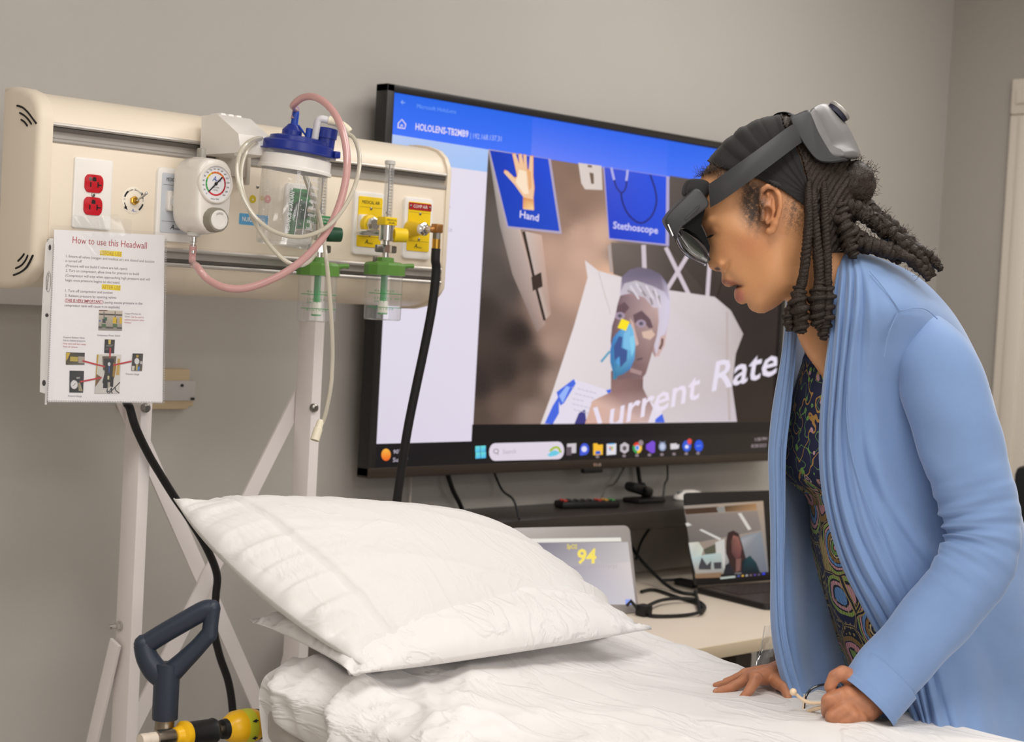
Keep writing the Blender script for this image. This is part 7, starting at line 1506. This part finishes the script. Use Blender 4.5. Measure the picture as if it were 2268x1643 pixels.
far = [[(1756, 652, 2.372), (1747, 656, 2.362), (1743, 666, 2.385), (1760, 672, 2.45), (1800, 670, 2.52)],
       [(1762, 722, 2.362), (1746, 720, 2.354), (1737, 722, 2.376), (1755, 725, 2.46), (1820, 730, 2.56)],
       [(1757, 800, 2.356), (1741, 800, 2.348), (1728, 800, 2.366), (1745, 805, 2.46), (1840, 810, 2.58)],
       [(1750, 900, 2.346), (1731, 900, 2.343), (1713, 900, 2.366), (1737, 905, 2.46), (1850, 910, 2.60)],
       [(1740, 1000, 2.346), (1720, 1000, 2.343), (1704, 1000, 2.366), (1732, 1005, 2.46), (1850, 1010, 2.62)],
       [(1737, 1080, 2.350), (1719, 1080, 2.344), (1704, 1080, 2.366), (1742, 1085, 2.44), (1850, 1090, 2.58)],
       [(1736, 1180, 2.350), (1719, 1180, 2.344), (1706, 1180, 2.370), (1752, 1185, 2.43), (1852, 1190, 2.56)],
       [(1736, 1280, 2.350), (1721, 1280, 2.344), (1708, 1280, 2.370), (1762, 1285, 2.415), (1862, 1290, 2.54)],
       [(1742, 1380, 2.350), (1726, 1380, 2.344), (1711, 1380, 2.370), (1772, 1385, 2.40), (1880, 1390, 2.53)],
       [(1756, 1460, 2.350), (1738, 1460, 2.344), (1722, 1460, 2.368), (1786, 1465, 2.39), (1900, 1465, 2.52)],
       [(1772, 1522, 2.346), (1753, 1522, 2.338), (1738, 1525, 2.360), (1800, 1530, 2.375), (1905, 1535, 2.50)],
       [(1786, 1562, 2.332), (1764, 1562, 2.326), (1749, 1557, 2.342), (1803, 1562, 2.355), (1905, 1566, 2.47)]]
def far_disp(u, v, S, T):
    b_ = np.clip((T-5)/2, 0, 1)
    f = .004*np.sin(S*9+T*.6)*np.clip(S-1.8, 0, 1)+.006*np.sin(S*7.5+T*.3)*np.clip(S-2.2, 0, 1)*b_
    return 3.2*np.sin(S*10+T*.5)*np.clip(1.6-S, 0, 1)*np.clip(T/2, 0, 1)+2*np.sin(T*1.3), f+.0025*np.sin(S*14)*np.clip(1.7-S, 0, 1)
cloth('cardigan_panel', far, 12, 10, far_disp, cn_)
def sleeve(name, ctrl, wr_at, par, amp=4.2, flip=1):
    c = np.array(catmull([np.array(q, float) for q in ctrl], 16)); L = len(c)
    pts = np.array([P(q[0], q[1], d=q[2]) for q in c]); T = np.gradient(pts, axis=0); T /= np.linalg.norm(T, axis=1)[:, None]
    sarr_ = np.concatenate([[0], np.cumsum(np.linalg.norm(np.diff(c[:, :2], axis=0), axis=1))]); n = 72
    rows_ = []
    for i in range(L):
        n1 = np.cross(T[i], cf); n1 /= np.linalg.norm(n1); n2 = np.cross(T[i], n1); row = []
        for j in range(n):
            t = 2*math.pi*j/n; s_ = sarr_[i]; inner = .5+.5*math.cos(t-math.pi*(0 if flip > 0 else 1)); e = math.exp(-((s_-wr_at)/110.)**2)
            w_ = amp*e*(.35+.9*inner)*(math.sin(s_*.135+1.4*math.sin(t*1.0+.4)+.6*math.sin(t*2))+.4*math.sin(s_*.29+t*2))
            w_ += 1.6*math.sin(s_*.045+t*2.)+1.8*math.exp(-((s_-sarr_[-1]+70)/90.)**2)*math.sin(t*3+s_*.04)*1.6+1.0*math.sin(t*5+s_*.02)
            hem = 1.2 if s_ > sarr_[-1]-17 else 0
            r_ = (c[i, 3]+w_+hem)*px*.955; row.append(pts[i]+r_*(math.cos(t)*n1+.92*math.sin(t)*n2))
        rows_.append(row)
    last = rows_[-1]; ctr_ = np.mean(last, axis=0); rows_.append([ctr_+(q-ctr_)*.965-T[-1]*.001 for q in last]); rows_.append([ctr_+(q-ctr_)*.94-T[-1]*.05 for q in last])
    mb = MB(); mb.sheet(rows_, closed_u=True); return obj(name, mb, m_card, par, ang=None)
sleeve('sleeve', [(1985, 742, 2.345, 52), (2022, 752, 2.32, 74), (2066, 800, 2.292, 92), (2094, 870, 2.280, 97), (2120, 960, 2.274, 96), (2150, 1060, 2.268, 91), (2174, 1140, 2.262, 86), (2176, 1205, 2.256, 84), (2150, 1268, 2.248, 84), (2100, 1336, 2.243, 81), (2040, 1406, 2.238, 78), (1985, 1470, 2.232, 75), (1940, 1524, 2.224, 77), (1914, 1553, 2.220, 80)], 500, cn_, flip=-1)
sleeve('sleeve', [(1900, 760, 2.55, 60), (1890, 860, 2.58, 80), (1870, 1000, 2.61, 78), (1854, 1140, 2.61, 70), (1832, 1250, 2.58, 62), (1802, 1370, 2.52, 52), (1780, 1440, 2.455, 45), (1772, 1466, 2.435, 43)], 420, cn_)
for pts in ([(1926, 600, 2.262), (1956, 636, 2.246), (1994, 688, 2.236)], [(1994, 688, 2.236), (2028, 682, 2.246), (2052, 686, 2.262), (2076, 706, 2.272)], [(1988, 694, 2.236), (1968, 740, 2.236), (1958, 790, 2.24)], [(1900, 700, 2.243), (1885, 800, 2.25), (1875, 900, 2.258), (1885, 1000, 2.262), (1915, 1100, 2.266), (1960, 1200, 2.266)]):
    mb = MB(); mb.tube(catmull([P(u, v, d=d) for u, v, d in pts], 8), .0009, 6); obj('seam', mb, m_card, cn_)
# shoes
for s_, off in ((-1, np.array([.02, -.06, 0])), (1, np.array([.05, .08, 0]))):
    h_ = P(2110, 1520, d=2.52)+off; a_ = np.array([h_[0]+.04, h_[1], 0.])
    def shf(X, Y, Z, a_=a_): 
        d = s_cap(X, Y, Z, a_+np.array([.03, -.02, .045]), a_+np.array([-.13, .105, .03]), .046, .038); d = smin(d, s_cap(X, Y, Z, a_+np.array([.0, 0, .05]), a_+np.array([0, 0, .09]), .046, .042), .02); return smax(d, -(Z-.0), .004)
    V, Fq = surface_nets(shf, a_+np.array([-.2, -.1, -.01]), a_+np.array([.1, .17, .12]), .006)
    mb = MB(); mb.add(relax(V, Fq, 1), Fq.tolist()); obj('shoe', mb, m_blk, pers, ang=None)
# ================================================================ headset
m_hs = mat('headset_graphite', (52, 52, 54), .48, bump=.05, bscale=900); m_hsd = mat('headset_soft', (38, 37, 38), .75); m_hss = mat('headset_silver', (120, 118, 118), .42, .35)
hset = thing('mixed_reality_headset', 'dark grey mixed reality headset with a rear dial worn on the head', 'headset', tuple(U(1700, 380, 0)))
# strap: band running round the head
top_c = [(1569, 408, -84), (1600, 387, -100), (1650, 351, -116), (1700, 315, -119), (1740, 285, -112), (1768, 268, -98)]
bot_c = [(1573, 460, -86), (1606, 440, -106), (1655, 405, -122), (1705, 368, -124), (1750, 334, -114), (1780, 312, -98)]
mb = MB(); tc_, bc_ = catmull(top_c, 8), catmull(bot_c, 8); rows_ = []
for a_, b_ in zip(tc_, bc_):
    row = []
    for k in range(9): t = k/8; q = a_*(1-t)+b_*t; q = q-np.array([0, 0, 3.5*math.sin(math.pi*t)]); row.append(U(*q))
    for k in range(9): t = 1-k/8; q = a_*(1-t)+b_*t; row.append(U(q[0], q[1], q[2]+6))
    rows_.append(row)
mb.sheet(rows_, closed_u=True); obj('strap', mb, m_hs, hset, ang=40)
mb = MB(); rows_ = [[U(q[0], q[1], -q[2]) if k < 9 else U(q[0], q[1], -q[2]-6) for k, q in enumerate([a_*(1-t)+b_*t for t in np.linspace(0, 1, 9)]+[a_*(1-t)+b_*t for t in np.linspace(1, 0, 9)])] for a_, b_ in zip(tc_, bc_)]
mb.sheet(rows_, closed_u=True); obj('strap', mb, m_hs, hset, ang=40)
# rear pod
def loft(secs, n=10, closed=True):
    rows_ = []
    for w_, poly in secs: rows_.append([U(q[0], q[1], w_) for q in catmull(poly, n, True)])
    mb = MB(); mb.sheet(rows_, closed_u=True); K = len(rows_[0]); mb.f.append(list(range(K))); mb.f.append([(len(rows_)-1)*K+j for j in range(K)]); mb.m += [0, 0]; return mb
flg = [(1750, 264), (1766, 252), (1790, 245), (1800, 262), (1812, 290), (1830, 322), (1848, 346), (1878, 354), (1862, 358), (1838, 361), (1816, 358), (1800, 346), (1782, 322), (1764, 292)]
sh_ = lambda poly, f, c: [(c[0]+(x-c[0])*f, c[1]+(y-c[1])*f) for x, y in poly]
cfg_ = (1810, 310)
obj('rear_pad', loft([(-104, sh_(flg, .93, cfg_)), (-100, flg), (-80, flg), (-40, [(x+4, y-2) for x, y in flg]), (40, [(x+4, y-2) for x, y in flg]), (90, flg), (104, sh_(flg, .9, cfg_))]), m_hs, hset, ang=45)
sA = [(1780, 262), (1790, 249), (1803, 238), (1812, 248), (1824, 276), (1836, 302), (1846, 322), (1858, 330), (1870, 336), (1872, 348), (1850, 351), (1836, 347), (1824, 336), (1808, 312), (1792, 284)]
sB = [(1780, 262), (1792, 247), (1808, 234), (1822, 236), (1840, 262), (1856, 290), (1868, 312), (1880, 326), (1890, 336), (1889, 348), (1866, 352), (1840, 348), (1826, 337), (1808, 312), (1792, 284)]
sC = [(1780, 262), (1794, 245), (1814, 231), (1832, 231), (1856, 252), (1876, 276), (1892, 306), (1902, 328), (1906, 342), (1900, 351), (1876, 353), (1844, 349), (1828, 338), (1808, 312), (1792, 284)]
obj('battery_pod', loft([(-92, sh_(sA, .90, (1815, 300))), (-90, sh_(sA, .97, (1815, 300))), (-84, sA), (-72, sB), (-45, [(a_[0]*.35+b_[0]*.65, a_[1]*.35+b_[1]*.65) for a_, b_ in zip(sB, sC)]), (0, sC), (45, [(a_[0]*.35+b_[0]*.65, a_[1]*.35+b_[1]*.65) for a_, b_ in zip(sB, sC)]), (72, sB), (84, sA), (92, sh_(sA, .9, (1815, 300)))], 8), m_hss, hset, ang=60)
dc = U(1853, 252, -2); dn_ = U(1853+.70*20, 252-.71*20, -2)-dc
mb = MB(); mb.lathe(dc, dn_, [(.0165, -.003), (.0165, .0035)], 36); obj('dial_well', mb, mat('dial_well', (34, 34, 52), .6), hset)
mb = MB(); mb.lathe(dc, dn_, [(.012, .003), (.0172, .0032), (.0178, .0042), (.0178, .0076), (.0170, .0086), (.0, .0088)], 44); obj('tightening_dial', mb, mat('dial_silver', (168, 164, 160), .4, .4), hset)
mb = MB(); mb.tube(catmull([U(1762, 262, -30), U(1748, 251, -20), U(1728, 252, 0), U(1716, 259, 10)], 6), .0042, 8, ell=(.35, 1.4)); obj('top_strap', mb, m_hsd, hset)
# brow housing
hs_o = [(1475, 481), (1486, 467), (1510, 443), (1532, 422), (1541, 417.5), (1551, 421), (1561, 434), (1569, 446), (1569, 455), (1562, 463), (1539, 481), (1520, 496), (1508, 506), (1500, 522), (1497, 534), (1490, 522), (1478, 505), (1472, 490)]
inn = [(1476, 482), (1488, 468), (1512, 446), (1534, 428), (1542, 424), (1549, 428), (1554, 436), (1556, 444), (1553, 450), (1547, 458), (1530, 472), (1516, 487), (1506, 499), (1500, 514), (1497, 526), (1490, 516), (1479, 502), (1473, 490)]
obj('brow_housing', loft([(-99, sh_(hs_o, .88, (1528, 462))), (-97, sh_(hs_o, .96, (1528, 462))), (-92, hs_o), (-78, hs_o), (-66, inn), (-30, [(x-5+(x-1475)*-.10, y) for x, y in inn]), (0, [(x-7+(x-1475)*-.14, y) for x, y in inn]), (30, [(x-5+(x-1475)*-.10, y) for x, y in inn]), (70, inn), (90, hs_o), (98, sh_(hs_o, .9, (1528, 462)))], 6), m_hs, hset, ang=50)
obj('forehead_pad', loft([(-72, [(1520, 428), (1528, 402), (1548, 398), (1566, 404), (1566, 424), (1545, 440)]), (-66, [(1518, 430), (1526, 400), (1548, 396), (1570, 404), (1570, 428), (1545, 446)]), (0, [(1510, 430), (1518, 402), (1536, 397), (1550, 404), (1550, 428), (1530, 446)]), (66, [(1518, 430), (1526, 400), (1548, 396), (1570, 404), (1570, 428), (1545, 446)])], 5), m_hsd, hset, ang=60)
mb = MB(); sl = [U(1519, 484, -99), U(1534, 472, -100), U(1548, 459, -100)]; mb.tube(sl, .0009, 6); obj('speaker_slot', mb, mat('slot_black', (14, 14, 14), .6), hset)
obj('speaker_bar', loft([(-101.5, [(1517, 485), (1520, 481), (1546, 456.5), (1549, 457), (1547, 461), (1522, 485)]), (-96, [(1516, 486), (1520, 480), (1546, 455), (1550, 456), (1548, 462), (1522, 486)])], 3), m_hs, hset)
mb = MB(); q = [(1479.5, 497), (1483, 492), (1489, 498), (1494, 510), (1493, 521), (1488, 516)]; vs_s = [U(x, y, -97.5+(x-1494)*-1.1*0) for x, y in q]; mb.add([U(x, y, -98) for x, y in q], [list(range(len(q)))]); mb.add([U(x, y, -90) for x, y in q], [list(range(len(q)))]); obj('sensor_window', mb, mat('sensor_glass', (20, 22, 26), .05, coat=1), hset, smooth=False)
mb = MB(); q = [(1478.5, 497), (1481, 496), (1492, 521), (1490, 524)]; mb.add([U(x, y, -98.6) for x, y in q], [[0, 1, 2, 3]]); mb.add([U(x, y, -95) for x, y in q], [[0, 1, 2, 3]]); obj('sensor_glint', mb, mat('glint_white', (240, 238, 240), .2), hset, smooth=False)  # white strip painting a reflection on the sensor window
# visor
m_vis = clear_plastic('visor_glass', rgb=(14, 15, 24), tint=.30, refl=.12, rough=.03)
def visor(scale=1., dx=0):
    tl, bl = (1507, 506), (1573, 572); rows_ = []
    for k in range(15):
        t = k/14; nx = tl[0]+(bl[0]-tl[0])*t+3*math.sin(math.pi*t); ny = tl[1]+(bl[1]-tl[1])*t-5*math.sin(math.pi*t)
        fx = 1492+(1561-1492)*t-11*math.sin(math.pi*t)**1.2; fy = 524+(587-524)*t+7*math.sin(math.pi*t)
        row = []
        for j in range(33):
            a_ = math.pi*(-.5+j/32); c_ = math.cos(a_)**.8; row.append(U(nx+(fx-nx)*c_+dx, ny+(fy-ny)*c_, -93*math.sin(-a_)*-1*scale if 0 else 93*math.sin(a_)*scale))
        rows_.append(row)
    return rows_
mb = MB(); vr = visor(); mb.sheet(vr); obj('visor', mb, m_vis, hset, ang=None)
mb = MB(); mb.tube([np.array(q) for q in vr[-1]], .0013, 6); mb.tube([r[16]+0*np.array(r[16]) for r in vr][::1], .0006, 6); obj('visor_rim', mb, mat('rim_gloss', (30, 30, 36), .1, coat=1), hset)
for s_ in (-1, 1):
    mb = MB(); q = [(1514, 516), (1524, 518), (1549, 548), (1560, 566), (1553, 572), (1528, 552), (1517, 532)]; mb.add([U(x, y, s_*(62-.2*abs(x-1535))) for x, y in q], [list(range(len(q)))]); lens_ = obj('waveguide', mb, mat('waveguide_green', (92, 112, 76), .15, coat=1, alpha=.8), hset, smooth=False)
    mb = MB(); mb.add([U(x, y, s_*30) for x, y in ((1508, 508), (1545, 500), (1562, 520), (1572, 545), (1564, 548), (1545, 530), (1520, 514))], [list(range(7))]); obj('inner_shield', mb, mat('shield_black', (10, 10, 11), .6, spec=.15), hset, smooth=False)
for s_ in (-1, 1):
    mb = MB(); q = [(1506, 503), (1534, 483), (1562, 463), (1557, 482), (1553, 499), (1560, 514), (1567, 530), (1572, 548), (1571, 562), (1556, 536), (1540, 518), (1521, 507)]; K_ = len(q)
    mb.add([U(x, y, s_*(88-.25*(1572-x)*0)) for x, y in q]+[U(x, y, s_*80) for x, y in q], [list(range(K_)), list(range(K_, 2*K_))[::-1]]+[[i, (i+1) % K_, K_+(i+1) % K_, K_+i] for i in range(K_)]); obj('side_shield', mb, mat('shield_black', (10, 10, 11), .6, spec=.15), hset, smooth=False)
# ================================================================ eyeglasses in the left hand
m_ivory = mat('ivory_acetate', (238, 212, 180), .25); m_gbk = mat('glasses_black', (24, 24, 34), .2, coat=.5)
eg = thing('eyeglasses', 'black and ivory eyeglasses held folded in the left hand on the bed', 'eyeglasses', tuple(P(1790, 1578, d=2.25)))
G3 = lambda pts: [P(u, v, d=d) for u, v, d in pts]
mb = MB(); mb.tube(catmull(G3([(1780, 1580, 2.265), (1781, 1562, 2.268), (1785, 1542, 2.270), (1797, 1526, 2.272), (1815, 1518, 2.270), (1838, 1516, 2.262), (1856, 1524, 2.255)]), 6), .0019, 8); obj('rim_top', mb, m_gbk, eg)
mb = MB(); mb.tube(catmull(G3([(1788, 1579, 2.255), (1798, 1586, 2.252), (1812, 1586, 2.247), (1828, 1578, 2.24)]), 6), .0014, 8); obj('rim_bottom', mb, mat('glasses_navy', (30, 34, 66), .2, coat=.5), eg)
mb = MB(); mb.tube(catmull(G3([(1778, 1576, 2.262), (1779.5, 1560, 2.266), (1781.5, 1540, 2.268)]), 6), .0011, 8); obj('rim_edge', mb, m_ivory, eg)
t1 = catmull(G3([(1757, 1532, 2.245), (1763, 1537, 2.246), (1776, 1548, 2.246), (1790, 1555, 2.242), (1806, 1557, 2.234), (1832, 1556, 2.222)]), 6)
mb = MB(); mb.tube(t1, list(np.interp(np.linspace(0, 1, len(t1)), [0, .2, .6, 1], [.0030, .0024, .0026, .0024])), 10); mb.ball(t1[0], .0052, n=14); obj('temple', mb, m_ivory, eg)
mb = MB(); mb.tube(catmull(G3([(1783, 1580, 2.258), (1795, 1573, 2.250), (1808, 1569, 2.238), (1832, 1564, 2.225)]), 6), .0030, 8); obj('temple', mb, m_ivory, eg)
mb = MB(); q = P(1781, 1581, d=2.262); mb.box(q-np.array([.006, .004, .0025]), q+np.array([.006, .004, .0025]), .0015); obj('end_piece', mb, m_ivory, eg)
mb = MB(); q = P(1789, 1578, d=2.255); mb.box(q-np.array([.0022, .0022, .0036]), q+np.array([.0022, .0022, .0036]), .0008); obj('hinge', mb, m_brass, eg)
mb = MB(); L3 = G3([(1783, 1578, 2.264), (1786, 1545, 2.269), (1798, 1528, 2.271), (1830, 1519, 2.265), (1850, 1540, 2.255), (1840, 1575, 2.245), (1810, 1584, 2.25)]); mb.add(L3, [list(range(7))]); obj('lens', mb, m_clear, eg, smooth=False)
# clear plastic sleeve by the right hand
mb = MB(); A_ = G3([(1694, 1386, 2.47), (1745, 1380, 2.46)]); B_ = G3([(1672, 1492, 2.455), (1740, 1500, 2.44)])
rows_ = []
for k in range(9):
    t = k/8; rows_.append([A_[0]*(1-t)*(1-s)+A_[1]*(1-t)*s+B_[0]*t*(1-s)+B_[1]*t*s-cf*.006*math.sin(9*s+6*t)*math.sin(math.pi*t) for s in np.linspace(0, 1, 11)])
mb.sheet(rows_); mb.tube([r[0] for r in rows_], .0008, 6)
tag(obj('clear_sleeve', mb, clear_plastic('wrap_film', tint=.86, refl=.22, rough=.05)), 'crinkled clear plastic sleeve standing behind the flat right hand', 'plastic sleeve')
